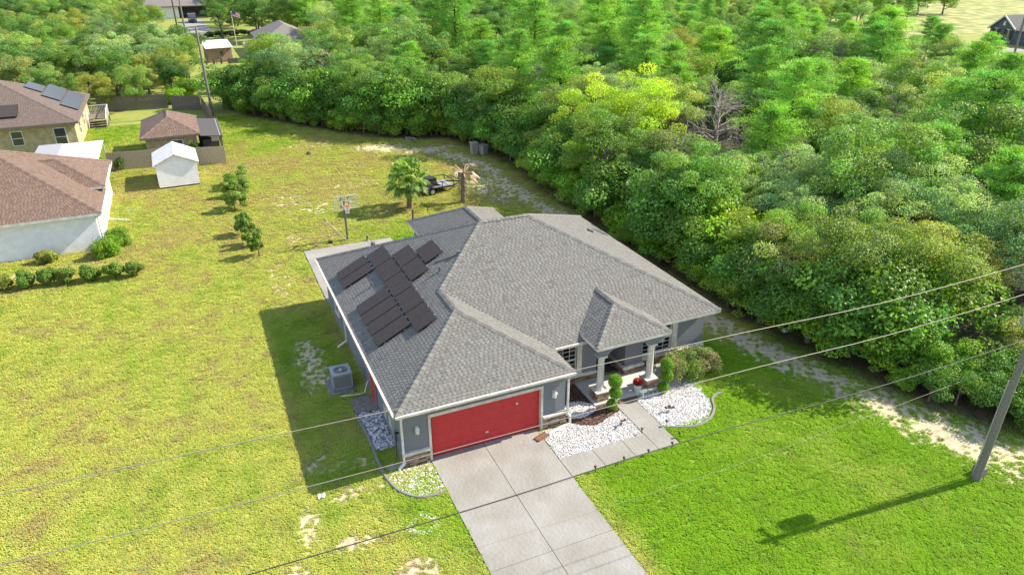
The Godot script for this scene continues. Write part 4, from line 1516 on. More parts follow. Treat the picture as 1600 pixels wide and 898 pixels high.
	sb.position = Vector3(4.72, 0.045, 0.7)
	sb.rotation.y = 0.35
	tag(sb, "rusty brown splash block at the end of the downspout", "splash block")
	# air conditioner
	o = thing("air_conditioner", "grey air conditioner with a round fan grille on a pad", "air conditioner", Vector3(-2.28, 0.08, -6.95))
	st = nst()
	for k in 17:
		for sgn in [-1, 1]:
			var q := -0.40 + k * 0.05
			box(st, Vector3(q, 0.36, 0.43 * sgn), Vector3(0.018, 0.62, 0.012)); box(st, Vector3(0.43 * sgn, 0.36, q), Vector3(0.012, 0.62, 0.018))
	obj("side_grille", st, M.grey_metal, o)
	st = nst()
	bx(st, -0.41, 0.41, 0.02, 0.7, -0.41, 0.41)
	obj("coil", st, M.dark_grey_metal, o)
	st = nst()
	for sx in [-1, 1]:
		for sz in [-1, 1]: bx(st, sx * 0.41, sx * 0.46, 0.0, 0.72, sz * 0.41, sz * 0.46)
	bx(st, -0.46, 0.46, 0.0, 0.06, -0.46, 0.46)
	for k in 24:
		var a0 := TAU * k / 24.0
		var a1 := TAU * (k + 1) / 24.0
		var e0 := Vector3(cos(a0), 0, sin(a0)); var e1 := Vector3(cos(a1), 0, sin(a1))
		var s0 := e0 / maxf(absf(e0.x), absf(e0.z)) * 0.47; var s1 := e1 / maxf(absf(e1.x), absf(e1.z)) * 0.47
		quad(st, e0 * 0.34 + Vector3(0, 0.8, 0), e1 * 0.34 + Vector3(0, 0.8, 0), s1 + Vector3(0, 0.8, 0), s0 + Vector3(0, 0.8, 0))
		quad(st, s0 + Vector3(0, 0.8, 0), s1 + Vector3(0, 0.8, 0), s1 + Vector3(0, 0.70, 0), s0 + Vector3(0, 0.70, 0))
		quad(st, e0 * 0.34 + Vector3(0, 0.8, 0), e1 * 0.34 + Vector3(0, 0.8, 0), e1 * 0.34 + Vector3(0, 0.72, 0), e0 * 0.34 + Vector3(0, 0.72, 0))
	obj("casing", st, M.copper_grey, o)
	st = nst()
	for k in 5:
		var rr := 0.07 + k * 0.065
		for q in 20:
			var a0 := TAU * q / 20.0
			var a1 := TAU * (q + 1) / 20.0
			beam(st, Vector3(cos(a0) * rr, 0.79, sin(a0) * rr), Vector3(cos(a1) * rr, 0.79, sin(a1) * rr), 0.012, 0.012)
	lathe(st, Vector3(0, 0.77, 0), [Vector2(0.09, 0.0), Vector2(0.08, 0.04), Vector2(0.0, 0.05)], 12)
	for k in 4: beam(st, Vector3.UP * 0.785, Vector3(cos(k * PI / 2) * 0.34, 0.785, sin(k * PI / 2) * 0.34), 0.02, 0.012)
	obj("fan_grille", st, M.grey_metal, o)
	st = nst()
	for k in 4:
		box(st, Vector3(cos(k * PI / 2 + 0.4) * 0.17, 0.73, sin(k * PI / 2 + 0.4) * 0.17), Vector3(0.26, 0.012, 0.13), Basis(Vector3.UP, -k * PI / 2 - 0.4) * Basis(Vector3.RIGHT, 0.4))
	obj("fan", st, M.black_metal, o)
	st = nst()
	slab(st, -3.0, -1.72, -0.03, 0.08, -7.6, -6.15, 0.015)
	tag(obj("equipment_pad", st, M.concrete_old), "square concrete pad under the air conditioner", "concrete pad")
	st = nst()
	tube(st, [Vector3(-2.55, 0.05, -5.95), Vector3(-1.6, 0.05, -5.75), Vector3(-1.45, 0.05, -5.8)], [0.03, 0.03, 0.03], 6)
	tube(st, [Vector3(-1.45, 0.03, -5.8), Vector3(-1.3, 0.3, -6.0), Vector3(-1.16, 0.5, -6.1)], [0.03, 0.03, 0.03], 6)
	tag(obj("drain_pipe", st, M.white), "white drain pipe lying on the ground by the air conditioner", "pipe")
	# hose and stepping stones on the shaded side
	st = nst()
	for k in 40:
		var a := k * 0.5
		var q := a + 0.5
		beam(st, Vector3(-1.27, 0.95 + 0.2 * sin(a), -0.75 + 0.17 * cos(a)), Vector3(-1.27, 0.95 + 0.2 * sin(q), -0.75 + 0.17 * cos(q)), 0.03, 0.03)
	tube(st, [Vector3(-1.27, 0.78, -0.75), Vector3(-1.35, 0.4, -0.6), Vector3(-1.36, 0.04, -0.5), Vector3(-1.6, 0.03, -0.2)], [0.015, 0.015, 0.015, 0.015], 6)
	box(st, Vector3(-1.2, 1.12, -0.75), Vector3(0.1, 0.06, 0.1))
	tag(obj("garden_hose", st, M.black_plastic), "coiled dark hose hanging on the side wall by the corner", "hose")
	for q in [[-1.72, -0.05, 0.34, "square stepping stone beside the front corner downspout"], [-1.38, 0.05, 0.30, "square stepping stone touching the downspout outlet"], [-1.5, -1.7, 0.27, "small stepping stone among the large pale stones"]]:
		st = nst()
		slab(st, -q[2] / 2, q[2] / 2, 0.0, 0.05, -q[2] / 2, q[2] / 2, 0.01)
		var s := obj("stepping_stone", st, M.concrete)
		s.position = Vector3(q[0], 0.005, q[1])
		s.rotation.y = 0.3
		tag(s, q[3], "paving stone")
	# low sheet of paper or plastic on the lawn
	st = nst()
	for i in 5:
		for j in 4:
			var h := func(a: int, b: int) -> Vector3: return Vector3(a * 0.06, 0.03 + 0.09 * absf(sin(a * 2.1 + b * 1.7)), b * 0.06)
			quad(st, h.call(i, j), h.call(i + 1, j), h.call(i + 1, j + 1), h.call(i, j + 1))
	var bag := obj("plastic_bag", st, M.white)
	bag.position = Vector3(-4.8, 0.0, 0.42)
	tag(bag, "crumpled white plastic bag at the edge of the house shadow", "plastic bag")

# ------------------------------------------------------------------ neighbours
func simple_roof(parent: Node, x0: float, x1: float, z0: float, z1: float, y: float, slope: float, m: Material):
	var w := x1 - x0
	var d := z1 - z0
	var h := minf(w, d) / 2
	var a: Vector3
	var b: Vector3
	if w >= d:
		a = Vector3(x0 + h, y + slope * h, (z0 + z1) / 2); b = Vector3(x1 - h, y + slope * h, (z0 + z1) / 2)
	else:
		a = Vector3((x0 + x1) / 2, y + slope * h, z0 + h); b = Vector3((x0 + x1) / 2, y + slope * h, z1 - h)
	var st := nst()
	var c := [Vector3(x0, y, z1), Vector3(x1, y, z1), Vector3(x1, y, z0), Vector3(x0, y, z0)]
	if w >= d:
		quad(st, c[0], c[1], b, a); quad(st, c[2], c[3], a, b); tri(st, c[1], c[2], b); tri(st, c[3], c[0], a)
	else:
		tri(st, c[0], c[1], b); tri(st, c[2], c[3], a); quad(st, c[1], c[2], a, b); quad(st, c[3], c[0], b, a)
	for i in 4: beam(st, c[i] + Vector3(0, -0.1, 0), c[(i + 1) % 4] + Vector3(0, -0.1, 0), 0.06, 0.2)
	quad(st, c[0] + Vector3(0, -0.15, 0), c[1] + Vector3(0, -0.15, 0), c[2] + Vector3(0, -0.15, 0), c[3] + Vector3(0, -0.15, 0))
	obj("roof", st, m, parent)

func box_walls(parent: Node, x0: float, x1: float, z0: float, z1: float, h: float, m: Material):
	for w in [[x0, x1, z1 - 0.2, z1], [x0, x1, z0, z0 + 0.2], [x0, x0 + 0.2, z0 + 0.2, z1 - 0.2], [x1 - 0.2, x1, z0 + 0.2, z1 - 0.2]]:
		var st := nst()
		bx(st, w[0], w[1], -0.05, h, w[2], w[3])
		obj("wall", st, m, parent)

func fence_run(label: String, a: Vector2, b: Vector2, h: float, board: float, m: Material, sd: int, gap := 0.012, group := "") -> Node3D:
	var o := thing("wooden_fence", label, "fence", Vector3(a.x, 0, a.y), atan2(-(b.y - a.y), b.x - a.x), group)
	var r := RandomNumberGenerator.new()
	r.seed = sd
	var l := a.distance_to(b)
	var x := 0.0
	while x < l - 0.02:
		var w := minf(board, l - x)
		var st := nst()
		box(st, Vector3(x + w / 2, h / 2 + r.randf_range(-0.03, 0.02), r.randf_range(-0.006, 0.006)), Vector3(w - gap, h, 0.02), Basis(Vector3(0, 0, 1), r.randf_range(-0.008, 0.008)))
		obj("board", st, m, o)
		x += board
	for k in int(l / 2.2) + 1:
		var st := nst()
		box(st, Vector3(minf(k * 2.2 + 0.06, l - 0.06), h / 2 - 0.05, -0.07), Vector3(0.09, h + 0.02, 0.09))
		obj("post", st, m, o)
	for y in [0.35, h - 0.35]:
		var st := nst()
		box(st, Vector3(l / 2, y, -0.035), Vector3(l, 0.08, 0.035))
		obj("rail", st, m, o)
	return o

func neighbours():
	# white house with the brown roof
	var H := thing("house", "white stucco house with reddish brown shingle hip roof at the hedge", "house", Vector3(0, 0, 0))
	box_walls(H, -31.8, -13.85, -44.0, -30.85, 2.55, M.stucco_white)
	hip_roof(H, -32.2, -13.4, -44.4, -30.5, 2.7, 0.5, BROWN_TONES, M.white)
	var st := nst()
	bx(st, -22.0, -13.75, 2.4, 3.1, -41.1, -35.6)
	obj("upper_wall", st, M.stucco_white, H)
	hip_roof(H, -22.0, -13.3, -41.5, -35.2, 3.2, 0.5, BROWN_TONES, M.white)
	downspout(H, [Vector3(-13.45, 2.5, -30.6), Vector3(-13.75, 2.3, -30.95), Vector3(-13.75, 0.3, -30.95), Vector3(-13.3, 0.06, -31.0)])
	downspout(H, [Vector3(-13.42, 2.5, -36.4), Vector3(-13.75, 2.3, -36.4), Vector3(-13.75, 0.3, -36.4), Vector3(-12.4, 0.06, -36.2)])
	# white patio roof behind it
	var pr := thing("patio_cover", "white ribbed metal patio roof behind the brown-roofed house", "patio roof", Vector3(0, 0, 0))
	for k in 5:
		st = nst()
		box(st, Vector3(-16.1, 2.6, -45.7 - k * 1.55), Vector3(3.3, 0.06, 1.46))
		obj("roof_panel", st, M.white, pr)
		st = nst()
		box(st, Vector3(-16.1, 2.59, -45.7 - k * 1.55 + 0.775), Vector3(3.3, 0.03, 0.09))
		obj("seam", st, M.dark_grey_metal, pr)
	for q in [Vector2(-14.55, -45.2), Vector2(-14.55, -52.4), Vector2(-17.6, -52.4), Vector2(-17.6, -45.2)]:
		st = nst()
		bx(st, q.x - 0.05, q.x + 0.05, -0.05, 2.58, q.y - 0.05, q.y + 0.05)
		obj("post", st, M.white, pr)
	st = nst()
	box(st, Vector3(-18.7, 2.63, -49.0), Vector3(1.9, 0.05, 7.6))
	obj("grey_panel", st, M.copper_grey, pr)
	st = nst()
	bx(st, -19.6, -19.5, -0.05, 2.6, -52.7, -45.3)
	obj("screen_wall", st, M.white, pr)
	# tan house with solar panels
	var T := thing("house", "tan house with brown roof, solar panels and white deck railing", "house")
	box_walls(T, -37.0, -17.5, -75.3, -60.8, 2.85, M.stucco_tan)
	hip_roof(T, -37.5, -17.05, -75.8, -60.25, 3.0, 0.45, [Color(0.10, 0.075, 0.062), Color(0.125, 0.092, 0.077), Color(0.14, 0.105, 0.087), Color(0.18, 0.135, 0.115), Color(0.20, 0.15, 0.128), Color(0.16, 0.118, 0.10)], M.wood_grey)
	sash_window(T, Vector3(-18.9, 1.55, -60.8), 0.95, 1.7, Vector3(0, 0, 1), M.white)
	sash_window(T, Vector3(-22.6, 1.75, -60.8), 0.9, 1.3, Vector3(0, 0, 1), M.white)
	sash_window(T, Vector3(-17.5, 1.6, -64.5), 1.0, 1.3, Vector3(1, 0, 0), M.white)
	sash_window(T, Vector3(-17.5, 1.6, -68.6), 1.0, 1.3, Vector3(1, 0, 0), M.white)
	for q in [[-18.9, -17.35, -73.8, -65.2], [-20.6, -19.0, -74.0, -67.0], [-22.2, -20.7, -72.0, -68.6]]:
		solar(q[0], q[1], q[2], q[3], {-17.35: "dark solar array lowest on the tan house roof", -19.0: "grey solar array in the middle of the tan house roof", -20.7: "small grey solar array highest on the tan house roof"}[q[1]], -17.05, 3.0, 0.45, true, "solar arrays on the tan house", 1.0, M.solar_glass)
	var fa := thing("solar_panel", "dark solar array on the front slope of the tan house", "solar panel", Vector3(-23.9, 4.0, -62.4), 0.0, "solar arrays on the tan house")
	st = nst()
	box(st, Vector3(0, 0.14, 0), Vector3(3.4, 0.05, 2.0), Basis(Vector3.RIGHT, atan(0.45)))
	obj("frame", st, M.solar_frame, fa)
	st = nst()
	box(st, Vector3(0, 0.17, 0), Vector3(3.3, 0.012, 1.9), Basis(Vector3.RIGHT, atan(0.45)))
	obj("cell_field", st, M.solar_cell, fa)
	for k in 2:
		st = nst()
		box(st, Vector3(-1.0 + 2.0 * k, 0.05, 0), Vector3(0.06, 0.16, 1.6), Basis(Vector3.RIGHT, atan(0.45)))
		obj("mount", st, M.rail_bright, fa)
	# deck of the tan house
	var dk := thing("deck", "small raised deck with white railing and wooden steps", "deck", Vector3(-17.45, 0, -74.6))
	st = nst()
	bx(st, 0.0, 2.1, 0.82, 0.92, 0.0, 3.0)
	for q in [Vector2(0.1, 0.1), Vector2(2.0, 0.1), Vector2(2.0, 2.9), Vector2(0.1, 2.9)]: bx(st, q.x - 0.06, q.x + 0.06, -0.05, 0.82, q.y - 0.06, q.y + 0.06)
	obj("platform", st, M.wood_grey, dk)
	for k in 4:
		st = nst()
		bx(st, 0.2, 1.9, 0.64 - k * 0.2, 0.69 - k * 0.2, 3.0 + k * 0.34, 3.34 + k * 0.34)
		bx(st, 0.2, 1.9, 0.46 - k * 0.2, 0.64 - k * 0.2, 3.02 + k * 0.34, 3.05 + k * 0.34)
		obj("step", st, M.wood_grey, dk)
	for e in [[Vector3(0.05, 0.92, 0.05), Vector3(2.05, 0.92, 0.05)], [Vector3(2.05, 0.92, 0.05), Vector3(2.05, 0.92, 2.95)], [Vector3(2.05, 0.92, 2.95), Vector3(2.0, 0.1, 4.4)], [Vector3(0.15, 0.92, 2.95), Vector3(0.15, 0.1, 4.4)]]:
		st = nst()
		beam(st, e[0] + Vector3.UP * 0.95, e[1] + Vector3.UP * 0.95, 0.09, 0.06)
		beam(st, e[0] + Vector3.UP * 0.12, e[1] + Vector3.UP * 0.12, 0.05, 0.05)
		var n := int(e[0].distance_to(e[1]) / 0.16)
		for k in n + 1:
			var p: Vector3 = e[0].lerp(e[1], float(k) / n)
			beam(st, p, p + Vector3.UP * 0.93, 0.05, 0.05)
		obj("railing", st, M.white, dk)
	st = nst()
	slab(st, -14.9, -12.9, -0.02, 0.03, -71.4, -68.4, 0.01)
	struct("gravel_pad", st, M.concrete_old)
	# outbuilding with lean-to
	var G := thing("outbuilding", "small tan outbuilding with brown hip roof and lean-to", "outbuilding")
	box_walls(G, -11.0, -6.5, -60.0, -52.7, 2.4, M.stucco_tan)
	hip_roof(G, -11.4, -6.15, -60.5, -52.2, 2.5, 0.5, BROWN_TONES, M.wood_grey)
	sash_window(G, Vector3(-8.3, 1.55, -52.7), 0.95, 0.8, Vector3(0, 0, 1), M.white)
	st = nst()
	box(st, Vector3(-5.15, 2.3, -55.6), Vector3(2.0, 0.06, 8.0), Basis(Vector3(0, 0, 1), -0.08))
	obj("lean_to_roof", st, M.tarp, G)
	for k in 3:
		st = nst()
		box(st, Vector3(-5.9 + k * 0.75, 2.37 - 0.06 * k, -55.6), Vector3(0.05, 0.04, 8.0), Basis(Vector3(0, 0, 1), -0.08))
		obj("batten", st, M.rail_bright, G)
	for q in [Vector2(-4.3, -51.9), Vector2(-4.3, -59.3), Vector2(-4.3, -55.6)]:
		st = nst()
		bx(st, q.x - 0.06, q.x + 0.06, -0.05, 2.2, q.y - 0.06, q.y + 0.06)
		obj("post", st, M.wood_grey, G)
	st = nst()
	bx(st, -6.3, -4.5, 0.0, 1.2, -58.5, -54.0)
	bx(st, -6.0, -5.2, 0.0, 1.7, -54.0, -52.8)
	tag(obj("stored_clutter", st, M.tarp), "dark covered junk stored under the lean-to roof", "clutter")
	fence_run("tan wooden fence panel before the lean-to", Vector2(-6.75, -49.85), Vector2(-4.3, -49.45), 1.75, 1.22, M.wood_tan, 3)
	fence_run("tan wooden fence between white shed and brown-roofed house", Vector2(-14.4, -51.2), Vector2(-9.6, -50.9), 1.75, 1.22, M.wood_tan, 4)
	fence_run("weathered dark fence behind the outbuilding, along the garden end", Vector2(-8.6, -77.6), Vector2(-5.2, -76.2), 1.8, 0.15, M.wood_grey, 5)
	fence_run("weathered dark fence ending at the tall wooden pole", Vector2(-5.15, -76.1), Vector2(-4.45, -66.0), 1.8, 0.15, M.wood_grey, 6)
	fence_run("weathered dark fence half hidden by bushes behind the tan house", Vector2(-17.0, -80.0), Vector2(-9.0, -79.0), 1.8, 0.15, M.wood_grey, 7)
	# white shed
	var S := thing("shed", "white gabled garden shed with siding and white metal roof", "shed", Vector3(-8.55, 0, -43.6), 0.02)
	var lap := 0.0
	while lap < 1.98:
		st = nst()
		var y := 0.16 + lap
		box(st, Vector3(0, y + 0.075, 0.012), Vector3(3.26, 0.155, 0.03), Basis(Vector3.RIGHT, -0.08))
		obj("siding_board", st, M.stucco_white, S)
		lap += 0.148
	for k in 5:
		st = nst()
		var y := 2.13 + k * 0.148
		var hw := 1.63 * (1.0 - (y - 2.05) / 0.86)
		extrude_z(st, PackedVector2Array([Vector2(-hw, y), Vector2(hw, y), Vector2(maxf(hw - 0.28, 0.01), y + 0.15), Vector2(minf(-hw + 0.28, -0.01), y + 0.15)]), -0.01, 0.02)
		obj("siding_board", st, M.stucco_white, S)
	st = nst()
	bx(st, -1.63, -1.6, 0.14, 2.1, -4.4, 0.0); bx(st, 1.6, 1.63, 0.14, 2.1, -4.4, 0.0)
	bx(st, -1.6, 1.6, 0.14, 2.1, -4.4, -4.37); bx(st, -1.6, 1.6, 0.12, 0.16, -4.37, -0.01)
	extrude_z(st, PackedVector2Array([Vector2(-1.62, 2.1), Vector2(1.62, 2.1), Vector2(0, 2.88)]), -4.4, -4.37)
	obj("wall", st, M.stucco_white, S)
	st = nst()
	for q in [Vector2(-1.4, -0.3), Vector2(1.4, -0.3), Vector2(-1.4, -4.1), Vector2(1.4, -4.1)]: bx(st, q.x - 0.2, q.x + 0.2, -0.02, 0.13, q.y - 0.2, q.y + 0.2)
	obj("block", st, M.rust_clay, S)
	for s in [-1, 1]:
		for k in 5:
			st = nst()
			box(st, Vector3(s * 0.9, 2.50, 0.2 - 0.48 - k * 0.96), Vector3(2.03, 0.035, 0.93), Basis(Vector3(0, 0, 1), -s * 0.437))
			obj("roof_panel", st, M.white, S)
		st = nst()
		box(st, Vector3(s * 0.9, 2.44, 0.12), Vector3(2.0, 0.14, 0.05), Basis(Vector3(0, 0, 1), -s * 0.437))
		obj("barge_board", st, M.white, S)
	# hedge plants before the white house
	var hx := [-19.0, -17.85, -16.7, -15.55, -14.2, -12.85, -11.6]
	for i in 7:
		shrub("hedge_plant", "clipped leafy hedge plant standing alone at the end of the row" if i == 6 else "clipped leafy hedge plant in the row before the white house", Vector3(hx[i], 0, -25.9 + i * 0.17), Vector3(0.58, 0.52, 0.55) if i < 6 else Vector3(0.56, 0.46, 0.52), Color(0.17, 0.27, 0.04) if i % 3 else Color(0.22, 0.29, 0.05), 500 + i, "hedge plants", 3000, 0.12, 0.2, "hedge")
	shrub("bush", "round bright green bush at the white house corner", Vector3(-13.5, 0, -29.3), Vector3(0.98, 0.78, 0.9), Color(0.22, 0.38, 0.028), 520, "", 3000, 0.11, 0.0, "bush")
	shrub("bush", "looser green bush beside the white house downspout", Vector3(-12.75, 0, -30.9), Vector3(0.85, 0.8, 0.95), Color(0.18, 0.31, 0.035), 521, "", 2600, 0.11, 0.0, "bush")
	shrub("bush", "yellowish grassy clump under the white front wall", Vector3(-17.0, 0, -29.7), Vector3(0.75, 0.5, 0.6), Color(0.33, 0.34, 0.06), 522, "", 1800, 0.16, 0.0, "bush")
	shrub("bush", "dark green bush by the patio roof post", Vector3(-13.4, 0, -51.6), Vector3(0.8, 0.85, 0.9), Color(0.09, 0.17, 0.03), 523, "", 2000, 0.12, 0.0, "bush")
	shrub("sapling", "small feathery green sapling beside the outbuilding window", Vector3(-6.9, 0, -52.0), Vector3(0.5, 0.9, 0.5), Color(0.15, 0.25, 0.04), 524, "", 1300, 0.12, 0.3, "sapling")
	# garden hose on the grass
	st = nst()
	for k in 30:
		var a := k * 0.55
		var c := Vector3(-12.2 + 0.25 * cos(a) * (1 + 0.02 * k), 0.02 + 0.002 * k, -38.4 + 0.3 * sin(a))
		var d := Vector3(-12.2 + 0.25 * cos(a + 0.55) * (1 + 0.02 * k), 0.02 + 0.002 * k, -38.4 + 0.3 * sin(a + 0.55))
		beam(st, c, d, 0.035, 0.035)
	tag(obj("garden_hose", st, M.green_hose), "pale green hose coiled on the grass beside the white house", "hose")

# ------------------------------------------------------------------ back yard
func back_yard():
	# basketball hoop
	var B := thing("basketball_hoop", "basketball hoop with clear backboard and white net on a pole", "basketball hoop", Vector3(2.02, 0, -25.4))
	var st := nst()
	tube(st, [Vector3(0, -0.05, 0), Vector3(0, 2.6, 0), Vector3(0, 3.0, 0.12)], [0.07, 0.07, 0.06], 10)
	obj("pole", st, M.dark_grey_metal, B)
	st = nst()
	beam(st, Vector3(-0.25, 2.5, 0.03), Vector3(-0.25, 3.0, 0.7), 0.05, 0.05); beam(st, Vector3(0.25, 2.5, 0.03), Vector3(0.25, 3.0, 0.7), 0.05, 0.05)
	beam(st, Vector3(-0.25, 3.0, 0.03), Vector3(-0.25, 3.4, 0.7), 0.05, 0.05); beam(st, Vector3(0.25, 3.0, 0.03), Vector3(0.25, 3.4, 0.7), 0.05, 0.05)
	beam(st, Vector3(-0.3, 2.5, 0.03), Vector3(0.3, 2.5, 0.03), 0.05, 0.05); beam(st, Vector3(-0.3, 3.0, 0.03), Vector3(0.3, 3.0, 0.03), 0.05, 0.05)
	obj("arm", st, M.black_metal, B)
	st = nst()
	bx(st, -0.78, 0.78, 2.62, 3.54, 0.765, 0.775)
	obj("backboard", st, M.glass_clear, B)
	st = nst()
	for e in [[-0.8, 0.8, 2.6, 2.63], [-0.8, 0.8, 3.53, 3.56]]: bx(st, e[0], e[1], e[2], e[3], 0.75, 0.79)
	bx(st, -0.8, -0.77, 2.63, 3.53, 0.75, 0.79); bx(st, 0.77, 0.8, 2.63, 3.53, 0.75, 0.79)
	bx(st, -0.3, 0.3, 3.2, 3.25, 0.776, 0.79); bx(st, -0.3, 0.3, 2.8, 2.85, 0.776, 0.79); bx(st, -0.3, -0.25, 2.85, 3.2, 0.776, 0.79); bx(st, 0.25, 0.3, 2.85, 3.2, 0.776, 0.79)
	obj("backboard_frame", st, M.white, B)
	st = nst()
	for k in 20:
		var a := TAU * k / 20.0
		var b := TAU * (k + 1) / 20.0
		beam(st, Vector3(cos(a) * 0.23, 2.83, 1.08 + sin(a) * 0.23), Vector3(cos(b) * 0.23, 2.83, 1.08 + sin(b) * 0.23), 0.025, 0.025)
	bx(st, -0.08, 0.08, 2.78, 2.88, 0.79, 0.86)
	obj("rim", st, M.orange, B)
	st = nst()
	for k in 14:
		for s in [-1, 1]:
			for j in 4:
				var r0: float = [0.22, 0.18, 0.14, 0.12, 0.13][j]
				var r1: float = [0.22, 0.18, 0.14, 0.12, 0.13][j + 1]
				var a: float = TAU * k / 14.0 + s * j * 0.22
				var b: float = TAU * k / 14.0 + s * (j + 1) * 0.22
				beam(st, Vector3(cos(a) * r0, 2.82 - j * 0.11, 1.08 + sin(a) * r0), Vector3(cos(b) * r1, 2.71 - j * 0.11, 1.08 + sin(b) * r1), 0.014, 0.014)
	obj("net", st, M.white, B)
	# leaning pipe with a cord and a weight
	var L := thing("leaning_pipe", "pale pipe leaning out from the hoop pole with a hanging cord", "pipe", Vector3(1.75, 0, -25.3))
	st = nst()
	tube(st, [Vector3(0.15, 0.05, 0.0), Vector3(-1.25, 1.9, -0.1)], [0.03, 0.03], 8)
	obj("pipe", st, M.steel, L)
	st = nst()
	tube(st, [Vector3(-1.25, 1.9, -0.1), Vector3(-1.15, 1.0, 0.0), Vector3(-1.0, 0.16, 0.1)], [0.008, 0.008, 0.008], 5)
	obj("cord", st, M.black_plastic, L)
	st = nst()
	box(st, Vector3(-1.0, 0.12, 0.1), Vector3(0.26, 0.24, 0.18))
	obj("weight", st, M.black_plastic, L)
	st = nst()
	tube(st, [Vector3(-0.6, 0.03, -24.9), Vector3(0.4, 0.05, -25.2), Vector3(1.9, 0.04, -25.3)], [0.03, 0.03, 0.03], 6)
	tube(st, [Vector3(-0.5, 0.03, -25.2), Vector3(-0.1, 0.1, -24.9), Vector3(-0.9, 0.05, -24.6)], [0.03, 0.03, 0.03], 6)
	tag(obj("fallen_branch", st, M.bark), "thin dark branch on the ground left of the hoop pole", "branch")
	# fence post by the patio, black drum
	st = nst()
	lathe(st, Vector3(3.2, 0.06, -22.6), [Vector2(0.14, 0.0), Vector2(0.16, 0.5), Vector2(0.13, 0.62), Vector2(0.0, 0.64)], 12)
	tag(obj("grill_tank", st, M.dark_grey_metal), "small dark tank standing at the patio edge", "tank")
	st = nst()
	tube(st, [Vector3(7.4, -0.05, -27.2), Vector3(7.42, 0.9, -27.2)], [0.08, 0.07], 7)
	tag(obj("wooden_stake", st, M.bark), "short dark stake in the grass behind the back wing", "stake")
	# palms
	palm(Vector3(8.0, 0, -30.1))
	dead_palm(Vector3(12.33, 0, -29.5))
	trailer(Vector3(11.0, 0, -33.4))
	for i in 2:
		var o := thing("trash_bin", ["tall pale lidded bin by the trees at the yard corner", "lower pale bin touching the tall lidded bin"][i], "bin", [Vector3(18.4, 0, -42.7), Vector3(19.2, 0, -42.2)][i], 0.3 * i, "pale bins by the trees")
		var h: float = [1.15, 0.95][i]
		st = nst()
		var a := [Vector3(-0.27, 0.02, -0.3), Vector3(0.27, 0.02, -0.3), Vector3(0.27, 0.02, 0.3), Vector3(-0.27, 0.02, 0.3)]
		for k in 4:
			var p: Vector3 = a[k]
			var q: Vector3 = a[(k + 1) % 4]
			quad(st, p, q, Vector3(q.x * 1.3, h, q.z * 1.2), Vector3(p.x * 1.3, h, p.z * 1.2))
		obj("body", st, M.bin, o)
		st = nst()
		slab(st, -0.38, 0.38, h, h + 0.07, -0.40, 0.40, 0.03)
		obj("lid", st, M.bin, o)
		for s in [-1, 1]:
			st = nst()
			tube(st, [Vector3(0.20 * s, 0.1, -0.33), Vector3(0.27 * s, 0.1, -0.33)], [0.1, 0.1], 10)
			obj("wheel", st, M.tyre, o)
	# young citrus trees
	for i in 6:
		var q: Array = [[-4.75, -35.4, 0.95, 0.72, "leafy young tree at the near end of the wide garden clump"], [-4.35, -38.6, 1.05, 0.7, "leafy young tree in the middle of the wide garden clump"], [-3.9, -41.8, 1.3, 0.6, "wide feathery young tree in the garden clump nearest the white shed"], [-4.1, -24.9, 0.5, 0.75, "slim young tree nearest the hedge end, leaning over its shadow"], [-4.2, -27.0, 0.6, 0.7, "slim young tree between two others above the patio corner"], [-4.5, -29.4, 0.62, 0.75, "slim young tree at the far end of the thin garden row"]][i]
		var o := shrub("young_tree", q[4], Vector3(q[0], 0, q[1]), Vector3(q[2], q[3], q[2]), Color(0.21, 0.31, 0.055), 540 + i, "young trees in the back garden", 2200, 0.15, 0.25, "young tree")
		o.rotation.y = i
	st = nst()
	lathe(st, Vector3(3.4, 0.0, -49.4), [Vector2(0.26, 0.0), Vector2(0.22, 0.2), Vector2(0.1, 0.34), Vector2(0.0, 0.36)], 7)
	tag(obj("tree_stump", st, M.bark), "small dark stump in the middle of the back lawn", "stump")
	st = nst()
	for k in 8:
		box(st, Vector3(14.2 + cos(k * 2.0) * 0.4, 0.1 + 0.05 * (k % 3), -50.6 + sin(k * 2.6) * 0.3), Vector3(0.35, 0.12, 0.3), Basis.from_euler(Vector3(k * 0.3, k, k * 0.2)))
	tag(obj("rubble_pile", st, M.concrete), "small heap of pale rubble at the wood edge", "rubble")
	# pale rubbish lying in the wood's edge
	for q in [[20.9, -2.3, "pale rubbish bag lying at the wood edge by the track"], [22.2, -1.4, "second pale rubbish bag deeper in the wood edge"]]:
		st = nst()
		lathe(st, Vector3.ZERO, [Vector2(0.15, 0.0), Vector2(0.2, 0.08), Vector2(0.12, 0.16), Vector2(0.03, 0.2), Vector2(0.0, 0.2)], 7)
		var o := obj("rubbish_bag", st, M.white)
		o.position = Vector3(q[0], 0.0, q[1])
		tag(o, q[2], "rubbish bag")

